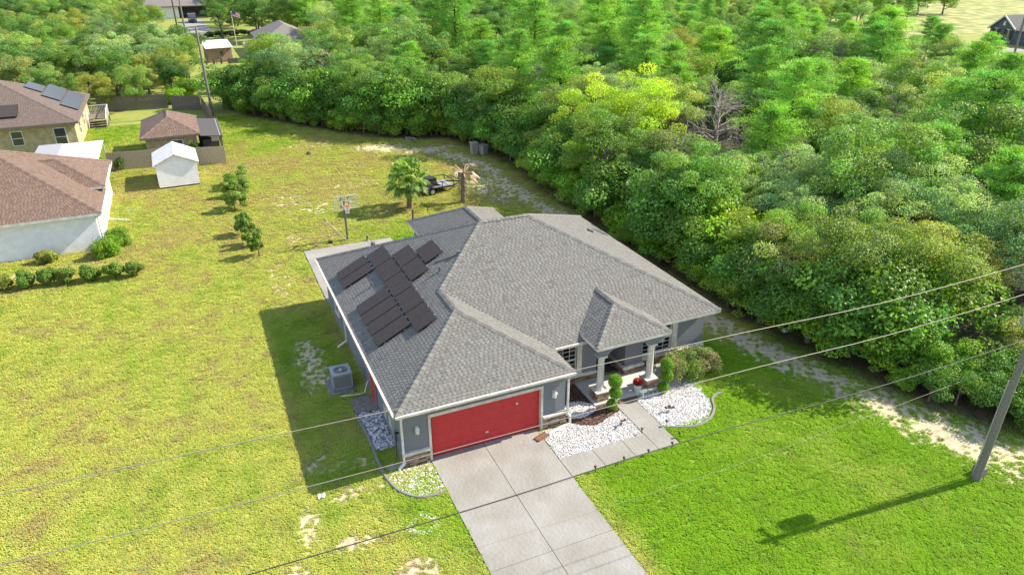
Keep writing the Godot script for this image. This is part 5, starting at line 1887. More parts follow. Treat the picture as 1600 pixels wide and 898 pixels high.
func palm(at: Vector3):
	var r := RandomNumberGenerator.new()
	r.seed = 33
	var o := thing("palm_tree", "green cabbage palm with fan leaves beside the trailer", "palm", at)
	var st := nst()
	tube(st, [Vector3(0, -0.1, 0), Vector3(0.02, 0.6, 0), Vector3(0.0, 1.5, 0.02), Vector3(-0.05, 2.2, 0)], [0.27, 0.22, 0.2, 0.22], 12)
	for k in 26:
		var a := k * 2.4
		var y := 0.7 + k * 0.06
		beam(st, Vector3(cos(a) * 0.2, y, sin(a) * 0.2), Vector3(cos(a) * 0.3, y + 0.16, sin(a) * 0.3), 0.09, 0.03)
	obj("trunk", st, M.palm_bark, o)
	var cr := part("crown", o)
	for k in 46:
		st = nst()
		var a := k * 2.399 + r.randf() * 0.3
		var lift := lerpf(1.25, -0.6, k / 46.0)
		var out := Vector3(cos(a), 0, sin(a))
		var l := r.randf_range(1.25, 1.75)
		var base := Vector3(0, 2.25, 0)
		var tip := base + out * l * cos(lift) * 0.8 + Vector3.UP * l * sin(lift) * 0.9
		var c := jitter(r, Color(0.22, 0.35, 0.045) if k < 32 else Color(0.15, 0.24, 0.04), 0.2)
		st.set_color(c)
		tube(st, [base, base.lerp(tip, 0.5) + Vector3.UP * 0.12, tip], [0.025, 0.02, 0.015], 4, false)
		var f := (tip - base).normalized()
		var sd := f.cross(Vector3.UP).normalized()
		for j in 17:
			var t := (j - 8) / 8.0
			var dir := (f * cos(t * 1.9) + sd * sin(t * 1.9)).normalized()
			var ll := 0.85 * (1.0 - 0.35 * absf(t)) * r.randf_range(0.85, 1.1)
			var mid := tip + dir * ll * 0.55 + Vector3.UP * 0.03
			var end := tip + dir * ll + Vector3.DOWN * ll * r.randf_range(0.25, 0.5)
			var w := dir.cross(Vector3.UP).normalized() * 0.07
			st.set_color(jitter(r, c, 0.15))
			tri(st, tip, mid + w, mid - w)
			tri(st, mid + w, end, mid - w)
		obj("frond", st, M.leaf, cr)

func dead_palm(at: Vector3):
	var r := RandomNumberGenerator.new()
	r.seed = 34
	var o := thing("dead_palm", "dead brown palm trunk with a few withered fronds", "dead palm", at)
	var st := nst()
	tube(st, [Vector3(0, -0.1, 0), Vector3(0.02, 0.8, 0), Vector3(0.05, 1.8, 0.02), Vector3(0.12, 2.5, 0), Vector3(0.12, 2.7, 0)], [0.26, 0.19, 0.19, 0.22, 0.08], 12)
	for k in 40:
		var a := k * 2.4
		var y := 0.5 + k * 0.05
		beam(st, Vector3(cos(a) * 0.22, y, sin(a) * 0.22), Vector3(cos(a) * 0.33, y + 0.18, sin(a) * 0.33), 0.1, 0.03)
	obj("trunk", st, M.palm_bark, o)
	for k in 18:
		st = nst()
		var a := k * 2.3 + (1.2 if k < 6 else 0.0)
		var up := r.randf_range(-0.6, 1.1)
		var out := Vector3(cos(a), up, sin(a)).normalized()
		var b := Vector3(0.12, 2.5, 0)
		var tip := b + out * r.randf_range(0.7, 1.3)
		st.set_color(Color(0.50, 0.38, 0.24) * r.randf_range(0.8, 1.1))
		tube(st, [b, tip], [0.05, 0.025], 4, false)
		if k % 2 == 0:
			for j in 9:
				var dn := (out + Vector3(r.randf_range(-0.6, 0.6), -0.9, r.randf_range(-0.6, 0.6))).normalized()
				var w := dn.cross(Vector3.UP).normalized() * 0.07
				tri(st, tip - w, tip + w, tip + dn * r.randf_range(0.5, 0.9))
		obj("frond", st, M.plain, o)

func trailer(at: Vector3):
	var T := thing("utility_trailer", "black utility trailer with grey deck, side rails and upright ramp gate", "trailer", at, 0.12)
	var st := nst()
	bx(st, -1.55, 1.55, 0.50, 0.55, -0.85, 0.85)
	for k in 8:
		bx(st, -1.55, 1.55, 0.55, 0.575, -0.84 + k * 0.21, -0.65 + k * 0.21)
	obj("deck", st, M.copper_grey, T)
	st = nst()
	for s in [-1, 1]:
		beam(st, Vector3(-1.58, 0.5, 0.9 * s), Vector3(1.58, 0.5, 0.9 * s), 0.06, 0.1)
		beam(st, Vector3(-1.58, 0.98, 0.9 * s), Vector3(1.58, 0.98, 0.9 * s), 0.05, 0.05)
		for k in 4: beam(st, Vector3(-1.58 + k * 1.053, 0.5, 0.9 * s), Vector3(-1.58 + k * 1.053, 0.98, 0.9 * s), 0.05, 0.05)
	beam(st, Vector3(1.58, 0.5, -0.9), Vector3(1.58, 0.5, 0.9), 0.06, 0.1); beam(st, Vector3(1.58, 0.98, -0.9), Vector3(1.58, 0.98, 0.9), 0.05, 0.05)
	beam(st, Vector3(-1.58, 0.5, -0.9), Vector3(-1.58, 0.5, 0.9), 0.06, 0.1)
	obj("rail_frame", st, M.black_metal, T)
	st = nst()
	for k in 7: beam(st, Vector3(-1.66, 0.52, -0.84 + k * 0.28), Vector3(-1.72, 1.75, -0.84 + k * 0.28), 0.035, 0.035)
	for y in [0.55, 1.15, 1.75]: beam(st, Vector3(-1.66 - (y - 0.5) * 0.05, y, -0.86), Vector3(-1.66 - (y - 0.5) * 0.05, y, 0.86), 0.04, 0.04)
	obj("ramp_gate", st, M.black_metal, T)
	st = nst()
	beam(st, Vector3(1.58, 0.46, 0.8), Vector3(2.7, 0.46, 0.0), 0.07, 0.09); beam(st, Vector3(1.58, 0.46, -0.8), Vector3(2.7, 0.46, 0.0), 0.07, 0.09)
	beam(st, Vector3(2.6, 0.46, 0), Vector3(2.95, 0.46, 0), 0.09, 0.1)
	obj("tongue", st, M.black_metal, T)
	st = nst()
	tube(st, [Vector3(2.5, 0.0, 0.05), Vector3(2.5, 1.0, 0.05)], [0.035, 0.035], 8)
	beam(st, Vector3(2.5, 1.0, 0.05), Vector3(2.66, 1.0, 0.05), 0.03, 0.03)
	obj("jack", st, M.dark_grey_metal, T)
	for s in [-1, 1]:
		var w := part("wheel", T)
		st = nst()
		tube(st, [Vector3(-0.5, 0.33, 0.98 * s), Vector3(-0.5, 0.33, 1.18 * s)], [0.33, 0.33], 18)
		obj("tyre", st, M.tyre, w)
		st = nst()
		tube(st, [Vector3(-0.5, 0.33, 1.10 * s), Vector3(-0.5, 0.33, 1.19 * s)], [0.19, 0.17], 14)
		obj("rim", st, M.steel, w)
		st = nst()
		for k in 6:
			var a := PI * k / 6.0
			var b := PI * (k + 1) / 6.0
			quad(st, Vector3(-0.5 + cos(a) * 0.42, 0.34 + sin(a) * 0.42, 0.94 * s), Vector3(-0.5 + cos(b) * 0.42, 0.34 + sin(b) * 0.42, 0.94 * s), Vector3(-0.5 + cos(b) * 0.42, 0.34 + sin(b) * 0.42, 1.22 * s), Vector3(-0.5 + cos(a) * 0.42, 0.34 + sin(a) * 0.42, 1.22 * s))
		obj("fender", st, M.black_metal, T)
	var b := thing("tool_box", "black tilted box with a dark sheet lying on the trailer", "box", Vector3(10.75, 0.58, -33.3), 0.25)
	st = nst()
	extrude_z(st, PackedVector2Array([Vector2(-0.45, 0.0), Vector2(0.55, 0.0), Vector2(0.35, 0.62), Vector2(-0.4, 0.68)]), -0.5, 0.5)
	obj("body", st, M.black_plastic, b)
	st = nst()
	box(st, Vector3(-0.02, 0.68, 0), Vector3(0.86, 0.05, 1.08), Basis(Vector3(0, 0, 1), -0.08))
	obj("lid", st, M.black_metal, b)
	var y := obj("flat_sheet", frame_sheet(), M.rail_bright)
	y.position = Vector3(11.35, 0.6, -33.3)
	tag(y, "grey sloped sheet leaning beside the black box on the trailer", "sheet")

func frame_sheet() -> SurfaceTool:
	var st := nst()
	box(st, Vector3(0, 0.16, 0), Vector3(0.8, 0.03, 0.9), Basis(Vector3(0, 0, 1), -0.45))
	return st

# ------------------------------------------------------------------ poles and wires
func cable(label: String, pts: Array, rad: float, m: Material):
	var st := nst()
	var c := []
	for i in pts.size() - 1:
		var p0: Vector3 = pts[maxi(i - 1, 0)]
		var p3: Vector3 = pts[mini(i + 2, pts.size() - 1)]
		for k in 8:
			c.append(pts[i].cubic_interpolate(pts[i + 1], p0, p3, k / 8.0))
	c.append(pts[pts.size() - 1])
	var rs := []
	for q in c: rs.append(rad)
	tube(st, c, rs, 5)
	tag(obj("overhead_wire", st, m), label, "wire", "overhead wires along the street")

func poles_and_wires():
	var P := thing("utility_pole", "grey wooden utility pole with transformer beside the sandy track", "utility pole", Vector3(19.25, 0, 10.14))
	var st := nst()
	tube(st, [Vector3(0, -0.1, 0), Vector3(0.12, 2, 0), Vector3(0.30, 5, 0), Vector3(0.5, 8.3, 0)], [0.15, 0.14, 0.125, 0.105], 14)
	obj("shaft", st, M.pole_wood, P)
	st = nst()
	st.set_smooth_group(1)
	lathe(st, Vector3(0.72, 6.65, -0.38), [Vector2(0.0, 0.0), Vector2(0.28, 0.0), Vector2(0.28, 0.85), Vector2(0.2, 0.93), Vector2(0.0, 0.95)], 14)
	st.set_smooth_group(-1)
	beam(st, Vector3(0.72, 7.2, -0.38), Vector3(0.43, 7.2, 0), 0.1, 0.1)
	obj("transformer", st, M.grey_metal, P)
	st = nst()
	beam(st, Vector3(0.48, 8.0, 0.3), Vector3(0.48, 8.0, -0.6), 0.1, 0.12)
	obj("crossarm", st, M.pole_wood, P)
	for q in [Vector3(0.48, 8.06, -0.5), Vector3(0.5, 8.3, 0.0), Vector3(0.39, 6.45, 0.17)]:
		st = nst()
		lathe(st, q, [Vector2(0.03, 0.0), Vector2(0.07, 0.02), Vector2(0.04, 0.05), Vector2(0.06, 0.08), Vector2(0.0, 0.12)], 8)
		obj("insulator", st, M.white, P)
	st = nst()
	tube(st, [Vector3(0.02, 0.0, -0.2), Vector3(0.27, 4.5, -0.18)], [0.02, 0.02], 5)
	obj("conduit", st, M.grey_metal, P)
	st = nst()
	slab(st, 19.5, 19.85, -0.02, 0.42, 9.75, 10.15, 0.03)
	tag(obj("utility_box", st, M.concrete_old), "small grey utility box at the foot of the leaning-wire pole", "utility box")
	cable("thin pale wire, uppermost, crossing before the roof and garage eave", [Vector3(60, 10.0, 8.2), Vector3(21.2, 8.19, 8.2), Vector3(6.0, 8.37, 8.2), Vector3(-11.7, 8.96, 8.2), Vector3(-45, 10.2, 8.2)], 0.012, M.wire_light)
	cable("thin pale wire crossing before the garage door, second from the top", [Vector3(60, 9.0, 8.6), Vector3(21.2, 7.12, 8.6), Vector3(6.5, 7.2, 8.6), Vector3(-12.1, 7.48, 8.6), Vector3(-45, 8.9, 8.6)], 0.012, M.wire_light)
	cable("black wire crossing above the driveway and lush lawn", [Vector3(60, 8.0, 10.3), Vector3(19.25, 6.55, 10.3), Vector3(4.2, 6.72, 10.3), Vector3(-7.2, 6.76, 10.3), Vector3(-45, 8.0, 10.3)], 0.015, M.wire_dark)
	cable("lowest thin grey wire running down beside the pole", [Vector3(60, 7.0, 10.0), Vector3(19.8, 5.4, 10.0), Vector3(11.9, 5.06, 10.0), Vector3(2.0, 4.9, 10.0), Vector3(-30, 5.9, 10.0)], 0.005, M.wire_light)
	# tall bare poles far down the easement
	var lab := ["tall weathered wooden pole at the end of the dark fence", "tall wooden pole beside the yellow-green bushes", "dark wooden pole beside the far road"]
	var pos := [Vector3(-4.2, 0, -72.2), Vector3(-4.9, 0, -115), Vector3(-5.9, 0, -147)]
	for i in 3:
		var o := thing("utility_pole", lab[i], "utility pole", pos[i], 0.0, "wooden poles along the easement")
		st = nst()
		tube(st, [Vector3(0, -0.1, 0), Vector3(-0.03, 5, 0), Vector3(-0.10, [10.2, 11.5, 11.5][i], 0)], [0.17, 0.15, 0.11], 9)
		obj("shaft", st, M.pole_wood if i < 2 else M.bark, o)
		if i > 0:
			st = nst()
			beam(st, Vector3(-1.1, 10.6, 0), Vector3(1.1, 10.6, 0), 0.1, 0.12)
			obj("crossarm", st, M.pole_wood, o)

# ------------------------------------------------------------------ far places
func far_places():
	# road and drive beyond the easement
	var st := nst()
	ground_poly(st, PackedVector2Array([Vector2(-90, -164), Vector2(-90, -157.5), Vector2(60, -157.5), Vector2(60, -164)]), 0.0)
	struct("road", st, M.asphalt)
	st = nst()
	ground_poly(st, PackedVector2Array([Vector2(-4.6, -164), Vector2(1.2, -164), Vector2(0.6, -196), Vector2(-4.4, -196)]), 0.01)
	struct("far_driveway", st, M.concrete)
	var A := thing("house", "far grey house with brown roof and open garage across the road", "house", Vector3(-3.0, 0, -203))
	box_walls(A, -11.0, -1.6, -8.0, 3.0, 3.0, M.stucco_white)
	box_walls(A, -1.6, 5.4, -8.0, 1.0, 3.0, M.siding_blue)
	st = nst()
	bx(st, -0.9, 4.4, 0.0, 2.5, 1.0, 1.03)
	obj("garage_opening", st, M.interior, A)
	st = nst()
	bx(st, -7.4, -6.0, 0.0, 2.5, 3.0, 3.04)
	obj("entry_arch", st, M.interior, A)
	simple_roof(A, -11.6, 6.0, -8.6, 3.6, 3.1, 0.55, M.roof_grey)
	van(Vector3(-1.9, 0.01, -188))
	var B := thing("house", "grey-roofed low house among the trees beyond the easement", "house", Vector3(11.8, 0, -122))
	box_walls(B, -4.6, 4.6, -10.5, 5.0, 2.6, M.stucco_white)
	simple_roof(B, -5.0, 5.0, -11.0, 5.5, 2.75, 0.5, M.roof_grey)
	var C := thing("carport", "flat pale carport roof beside the grey-roofed house", "carport", Vector3(6.2, 0, -116.5))
	st = nst()
	box(st, Vector3(0, 2.4, 0), Vector3(4.2, 0.12, 6.0), Basis(Vector3.RIGHT, 0.06))
	obj("roof", st, M.grey_metal, C)
	for q in [Vector2(-2, -2.8), Vector2(2, -2.8), Vector2(-2, 2.8), Vector2(2, 2.8)]:
		st = nst()
		bx(st, q.x - 0.06, q.x + 0.06, -0.05, 2.42, q.y - 0.06, q.y + 0.06)
		obj("post", st, M.white, C)
	# tan shed
	var S := thing("shed", "pinkish tan shed with pale metal roof and small dark window", "shed", Vector3(-0.3, 0, -117.5), 0.1)
	box_walls(S, -2.0, 2.0, -2.6, 1.6, 2.3, M.pink_wall)
	st = nst()
	box(st, Vector3(0, 2.75, -0.45), Vector3(4.5, 0.08, 5.0), Basis(Vector3.RIGHT, 0.16))
	obj("roof", st, M.white, S)
	st = nst()
	bx(st, -1.99, 1.99, 2.2, 2.9, -2.6, -2.4); bx(st, -2.0, -1.9, 2.2, 2.62, -2.4, 1.5); bx(st, 1.9, 2.0, 2.2, 2.62, -2.4, 1.5)
	obj("gable_wall", st, M.pink_wall, S)
	st = nst()
	bx(st, 0.0, 0.55, 1.1, 1.75, 1.6, 1.64)
	obj("window", st, M.pane_blue, S)
	# kennel with tarpaulin
	var K := thing("kennel", "small dark kennel with grey roof on the far grass", "kennel", Vector3(-1.6, 0, -87.2), 0.15)
	st = nst()
	for q in [Vector2(-1.1, -0.9), Vector2(1.1, -0.9), Vector2(-1.1, 0.9), Vector2(1.1, 0.9)]: bx(st, q.x - 0.06, q.x + 0.06, -0.05, 1.7, q.y - 0.06, q.y + 0.06)
	bx(st, -1.1, 1.1, 0.0, 1.5, -0.92, -0.88); bx(st, -1.12, -1.08, 0.0, 1.5, -0.9, 0.9); bx(st, 1.08, 1.12, 0.0, 1.5, -0.9, 0.9); bx(st, -1.1, 1.1, 0.0, 1.3, 0.86, 0.9)
	obj("wall", st, M.tarp, K)
	st = nst()
	box(st, Vector3(0, 1.85, 0.55), Vector3(2.6, 0.05, 1.3), Basis(Vector3.RIGHT, 0.35)); box(st, Vector3(0, 1.85, -0.55), Vector3(2.6, 0.05, 1.3), Basis(Vector3.RIGHT, -0.35))
	obj("roof", st, M.grey_metal, K)
	st = nst()
	box(st, Vector3(-0.2, 0.75, 0.93), Vector3(1.5, 0.3, 0.04), Basis(Vector3(0, 0, 1), -0.45))
	obj("tarpaulin", st, M.grey_metal, K)
	# rail fence and hedge by the shed
	fence_run("low brown rail fence before the pink shed", Vector2(-3.2, -114.2), Vector2(4.6, -113.2), 0.9, 1.2, M.wood_grey, 8, 0.9)
	for i in 5:
		shrub("hedge_bush", "dark clipped hedge bush along the far road", Vector3(0.5 + i * 2.3, 0, -153.8), Vector3(1.5, 0.75, 0.8), Color(0.045, 0.09, 0.02), 580 + i, "dark hedge along the far road", 900, 0.25, 0.0, "hedge")
	# flagpole
	var F := thing("flagpole", "white flagpole with a small striped flag before the grey-roofed house", "flagpole", Vector3(4.1, 0, -134.6))
	st = nst()
	tube(st, [Vector3(0, -0.1, 0), Vector3(-0.1, 6.6, 0)], [0.07, 0.05], 8)
	obj("pole", st, M.white, F)
	for k in 7:
		st = nst()
		box(st, Vector3(0.75, 6.35 - k * 0.14, 0.05 * (k % 2)), Vector3(1.5, 0.14, 0.02), Basis(Vector3(0, 0, 1), -0.35))
		obj("stripe", st, M.flag_red if k % 2 == 0 else M.white, F)
	st = nst()
	box(st, Vector3(0.36, 6.32, 0.03), Vector3(0.62, 0.5, 0.1), Basis(Vector3(0, 0, 1), -0.35))
	obj("canton", st, M.flag_blue, F)
	# stop sign between the trees
	var Q := thing("stop_sign", "small red octagonal road sign among the far trees", "road sign", Vector3(41.9, 0, -131.0), -0.3)
	st = nst()
	tube(st, [Vector3(0, -0.1, 0), Vector3(0, 2.9, 0)], [0.05, 0.05], 6)
	obj("post", st, M.grey_metal, Q)
	st = nst()
	lathe(st, Vector3.ZERO, [Vector2(0.0, 0.0), Vector2(0.55, 0.0), Vector2(0.55, 0.03), Vector2(0.0, 0.03)], 8)
	var fc := obj("sign_plate", st, M.sign_red, Q)
	fc.transform = Transform3D(Basis(Vector3.RIGHT, PI / 2) * Basis(Vector3.UP, PI / 8), Vector3(0, 3.0, 0.06))
	# houses at the upper right
	for i in 2:
		var o := thing("house", ["low dark-roofed house glimpsed beyond the wood, longer one", "low dark-roofed house glimpsed beyond the wood, shorter one"][i], "house", [Vector3(98, 0, -142), Vector3(114, 0, -134)][i], 0.4)
		box_walls(o, [-9, -4][i], [9, 4][i], -5, 4, 3.0, M.siding_blue)
		simple_roof(o, [-9.6, -4.5][i], [9.6, 4.5][i], -5.5, 4.6, 3.1, 0.45, M.roof_slate)
	# blue-grey house with gables and its road at the far right
	st = nst()
	ground_poly(st, PackedVector2Array([Vector2(108, -40), Vector2(114, -40), Vector2(123.5, -58), Vector2(123, -66), Vector2(118.5, -66), Vector2(116, -56)]), 0.0)
	struct("road", st, M.asphalt)
	st = nst()
	ground_poly(st, PackedVector2Array([Vector2(123.2, -66.4), Vector2(126.5, -69.2), Vector2(139, -69.2), Vector2(136, -65.6)]), 0.012)
	struct("far_driveway", st, M.concrete)
	var R := thing("house", "blue-grey far house with steep white-trimmed gables beside the road", "house", Vector3(142.8, 0, -75.6), -1.70)
	gable_block(R, -2.9, 2.9, -9.0, 0.0, 2.7, 2.3)
	gable_block(R, 2.9, 9.5, -11.0, -3.0, 2.7, 2.9)
	st = nst()
	bx(st, 2.9, 9.5, -0.05, 2.7, -3.0, 0.4)
	obj("wall", st, M.siding_blue, R)
	st = nst()
	beam_slab(st, Vector3(2.7, 4.4, -4.2), Vector3(9.9, 4.4, -4.2), Vector3(9.9, 2.65, 0.8), Vector3(2.7, 2.65, 0.8), 0.12)
	obj("roof_slope", st, M.roof_slate, R)
	for x in [-1.45, 1.35]:
		var w := part("window", R)
		st = nst()
		bx(st, x - 0.45, x + 0.45, 0.9, 2.5, 0.0, 0.04)
		obj("pane", st, M.pane_blue, w)
		st = nst()
		bx(st, x - 0.9, x - 0.5, 0.85, 2.55, 0.0, 0.06); bx(st, x + 0.5, x + 0.9, 0.85, 2.55, 0.0, 0.06)
		obj("shutter", st, M.black_plastic, w)
		st = nst()
		bx(st, x - 0.5, x + 0.5, 2.5, 2.62, 0.0, 0.07); bx(st, x - 0.5, x + 0.5, 0.8, 0.9, 0.0, 0.07); bx(st, x - 0.04, x + 0.04, 0.9, 2.5, 0.04, 0.06)
		obj("frame", st, M.white, w)
	st = nst()
	bx(st, -0.25, 0.25, 3.2, 4.0, 0.0, 0.05)
	obj("gable_vent", st, M.white, R)
	var o2 := thing("mailbox", "dark mailbox on a post beside the far right road", "mailbox", Vector3(124.5, 0, -63.2))
	st = nst()
	bx(st, -0.08, 0.08, -0.05, 1.2, -0.08, 0.08); bx(st, -0.2, 0.2, 1.2, 1.6, -0.4, 0.4)
	obj("post", st, M.black_plastic, o2)
	o2 = thing("utility_pole", "leaning wooden pole in front of the blue-grey gabled house", "utility pole", Vector3(128.4, 0, -62.9), 0.0, "wooden poles along the easement")
	st = nst()
	tube(st, [Vector3(0, -0.1, 0), Vector3(0.1, 10.5, 0)], [0.2, 0.14], 8)
	obj("shaft", st, M.pole_wood, o2)

func gable_block(R: Node3D, x0: float, x1: float, z0: float, z1: float, h: float, rise: float):
	var xm := (x0 + x1) / 2
	var st := nst()
	extrude_z(st, PackedVector2Array([Vector2(x0, -0.05), Vector2(x1, -0.05), Vector2(x1, h), Vector2(xm, h + rise), Vector2(x0, h)]), z0, z1)
	obj("wall", st, M.siding_blue, R)
	var sl := rise / (xm - x0)
	for s in [-1, 1]:
		st = nst()
		var e: float = x0 - 0.4 if s < 0 else x1 + 0.4
		beam_slab(st, Vector3(xm, h + rise + 0.12, z1 + 0.4), Vector3(e, h - 0.4 * sl + 0.12, z1 + 0.4), Vector3(e, h - 0.4 * sl + 0.12, z0 - 0.4), Vector3(xm, h + rise + 0.12, z0 - 0.4), 0.12)
		obj("roof_slope", st, M.roof_slate, R)
		st = nst()
		beam(st, Vector3(xm, h + rise + 0.05, z1 + 0.43), Vector3(e, h - 0.4 * sl + 0.05, z1 + 0.43), 0.06, 0.28)
		obj("barge_board", st, M.white, R)

func beam_slab(st: SurfaceTool, a: Vector3, b: Vector3, c: Vector3, d: Vector3, t: float):
	var n := Vector3.DOWN * t
	quad(st, a, b, c, d)
	quad(st, a + n, b + n, c + n, d + n)
	quad(st, a, b, b + n, a + n); quad(st, b, c, c + n, b + n); quad(st, c, d, d + n, c + n); quad(st, d, a, a + n, d + n)

func van(at: Vector3):
	var V := thing("van", "dark van parked on the far driveway before the garage", "van", at)
	var st := nst()
	extrude_x(st, PackedVector2Array([Vector2(-2.4, 0.4), Vector2(2.5, 0.4), Vector2(2.55, 0.95), Vector2(1.75, 1.15), Vector2(1.0, 1.95), Vector2(-2.3, 2.0), Vector2(-2.45, 1.2)]), -0.95, 0.95)
	obj("body", st, M.van_paint, V)
	st = nst()
	quad(st, Vector3(-0.8, 1.2, 1.76), Vector3(0.8, 1.2, 1.76), Vector3(0.72, 1.86, 1.15), Vector3(-0.72, 1.86, 1.15))
	obj("windscreen", st, M.pane_blue, V)
	for s in [-1, 1]:
		st = nst()
		bx(st, s * 0.955, s * 0.97, 1.2, 1.75, -1.8, 0.9)
		obj("side_window", st, M.pane_blue, V)
		st = nst()
		box(st, Vector3(0.7 * s, 0.85, 2.54), Vector3(0.3, 0.16, 0.06))
		obj("headlight", st, M.white, V)
		for z in [-1.5, 1.6]:
			st = nst()
			tube(st, [Vector3(0.75 * s, 0.35, z), Vector3(0.98 * s, 0.35, z)], [0.35, 0.35], 12)
			obj("wheel", st, M.tyre, V)

func extrude_x(st: SurfaceTool, poly: PackedVector2Array, x0: float, x1: float):
	var ix := Geometry2D.triangulate_polygon(poly)
	for x in [x0, x1]:
		for i in range(0, ix.size(), 3):
			tri(st, Vector3(x, poly[ix[i]].y, poly[ix[i]].x), Vector3(x, poly[ix[i + 1]].y, poly[ix[i + 1]].x), Vector3(x, poly[ix[i + 2]].y, poly[ix[i + 2]].x))
	for i in poly.size():
		var a := poly[i]
		var b := poly[(i + 1) % poly.size()]
		quad(st, Vector3(x0, a.y, a.x), Vector3(x0, b.y, b.x), Vector3(x1, b.y, b.x), Vector3(x1, a.y, a.x))

# ------------------------------------------------------------------ woods
func oak_proto(called: String, label: String, group: String, h: float, R: float, c: Color, n: int, leaves: int, sd: int, lsize: float, flat := 0.36, cr := 0.85, mid := 0.62) -> Node3D:
	var r := RandomNumberGenerator.new()
	r.seed = sd
	var o := Node3D.new()
	o.name = called
	tag(o, label, "tree", group)
	var cl := []
	var limbs := []
	for i in n:
		var d := Vector3(r.randfn(), r.randfn() * 0.8 + 0.45, r.randfn()).normalized()
		var q := pow(r.randf(), 0.45)
		var lump := 1.0 + 0.22 * sin(atan2(d.z, d.x) * 3.0 + sd) + 0.12 * sin(atan2(d.z, d.x) * 5.0 + sd * 2)
		var p := Vector3(d.x * R * q * lump, h * mid + d.y * h * flat * q, d.z * R * q * lump)
		p.y = maxf(p.y, h * (mid - 0.46) + 0.05)
		var k := cr * r.randf_range(0.5, 1.3)
		cl.append([p, Vector3(k, k * 0.56, k), float(leaves) * k * k / (cr * cr * 0.87), jitter(r, c, 0.26)])
		if i % 5 == 0: limbs.append(p)
	mesh_obj("trunk", stem_mesh(r, h * 0.72, 0.05 + h * 0.018, limbs, 0.35), M.bark_mid, o)
	mesh_obj("crown", leaf_mesh(r, cl, lsize, lsize * 0.6, 0.42, 0.62, 0.5), M.leaf, o)
	return o

func pine_proto(called: String, label: String, group: String, h: float, R: float, c: Color, tiers: int, sd: int, flat_top := false) -> Node3D:
	var r := RandomNumberGenerator.new()
	r.seed = sd
	var o := Node3D.new()
	o.name = called
	tag(o, label, "tree", group)
	var pos := PackedVector3Array()
	var col := PackedColorArray()
	var limbs := []
	for i in tiers:
		var t := float(i) / tiers
		var y := h * lerpf(0.34, 1.0, t)
		var reach := R * (lerpf(1.0, 0.34, t * t * t) * r.randf_range(0.55, 1.15) if not flat_top else lerpf(0.75, 0.85, t) * (1.0 if t < 0.8 else 0.7))
		var a := i * 2.4 + r.randf_range(-0.5, 0.5)
		var along := Vector3(cos(a), 0.0, sin(a))
		var tip := along * reach * r.randf_range(0.75, 1.1) + Vector3.UP * (y + 0.12 * reach)
		limbs.append(tip)
		# sprays of needles along the outer part of the limb
		var cc := jitter(r, c, 0.24)
		for k in 9:
			var f := r.randf_range(0.25, 1.05)
			var at := Vector3(0, y - 0.1 * reach, 0).lerp(tip, f) + Vector3(r.randfn(), r.randfn() * 0.35, r.randfn()) * 0.28 * reach * 0.6
			var spray := r.randf_range(0.34, 0.55)
			for m in 46:
				var d := Vector3(r.randfn(), absf(r.randfn()) * 0.75 + 0.1, r.randfn()).normalized()
				var p := at + Vector3(r.randfn() * 0.62, r.randfn() * 0.22, r.randfn() * 0.62) * spray
				var l := r.randf_range(0.16, 0.30)
				var w := d.cross(Vector3(r.randfn(), r.randfn(), r.randfn())).normalized() * 0.028
				pos.append(p - w); pos.append(p + d * l); pos.append(p + w)
				var q := cc * r.randf_range(0.7, 1.3)
				col.append(q); col.append(q); col.append(q)
	var ar := []
	ar.resize(Mesh.ARRAY_MAX)
	ar[Mesh.ARRAY_VERTEX] = pos
	ar[Mesh.ARRAY_COLOR] = col
	var me := ArrayMesh.new()
	me.add_surface_from_arrays(Mesh.PRIMITIVE_TRIANGLES, ar)
	var st := nst()
	tube(st, [Vector3(0, -0.1, 0), Vector3(0.06, h * 0.5, 0.04), Vector3(0, h * 0.97, 0)], [0.08 + h * 0.012, 0.05 + h * 0.008, 0.03], 7)
	for i in limbs.size():
		var tp: Vector3 = limbs[i]
		var rch := Vector2(tp.x, tp.z).length()
		tube(st, [Vector3(0.03, tp.y - rch * 0.28, 0.02), Vector3(tp.x * 0.5, tp.y - rch * 0.10, tp.z * 0.5), tp], [0.045, 0.03, 0.01], 4, false)
	obj("trunk", st, M.bark, o)
	mesh_obj("crown", me, M.needle, o)
	return o

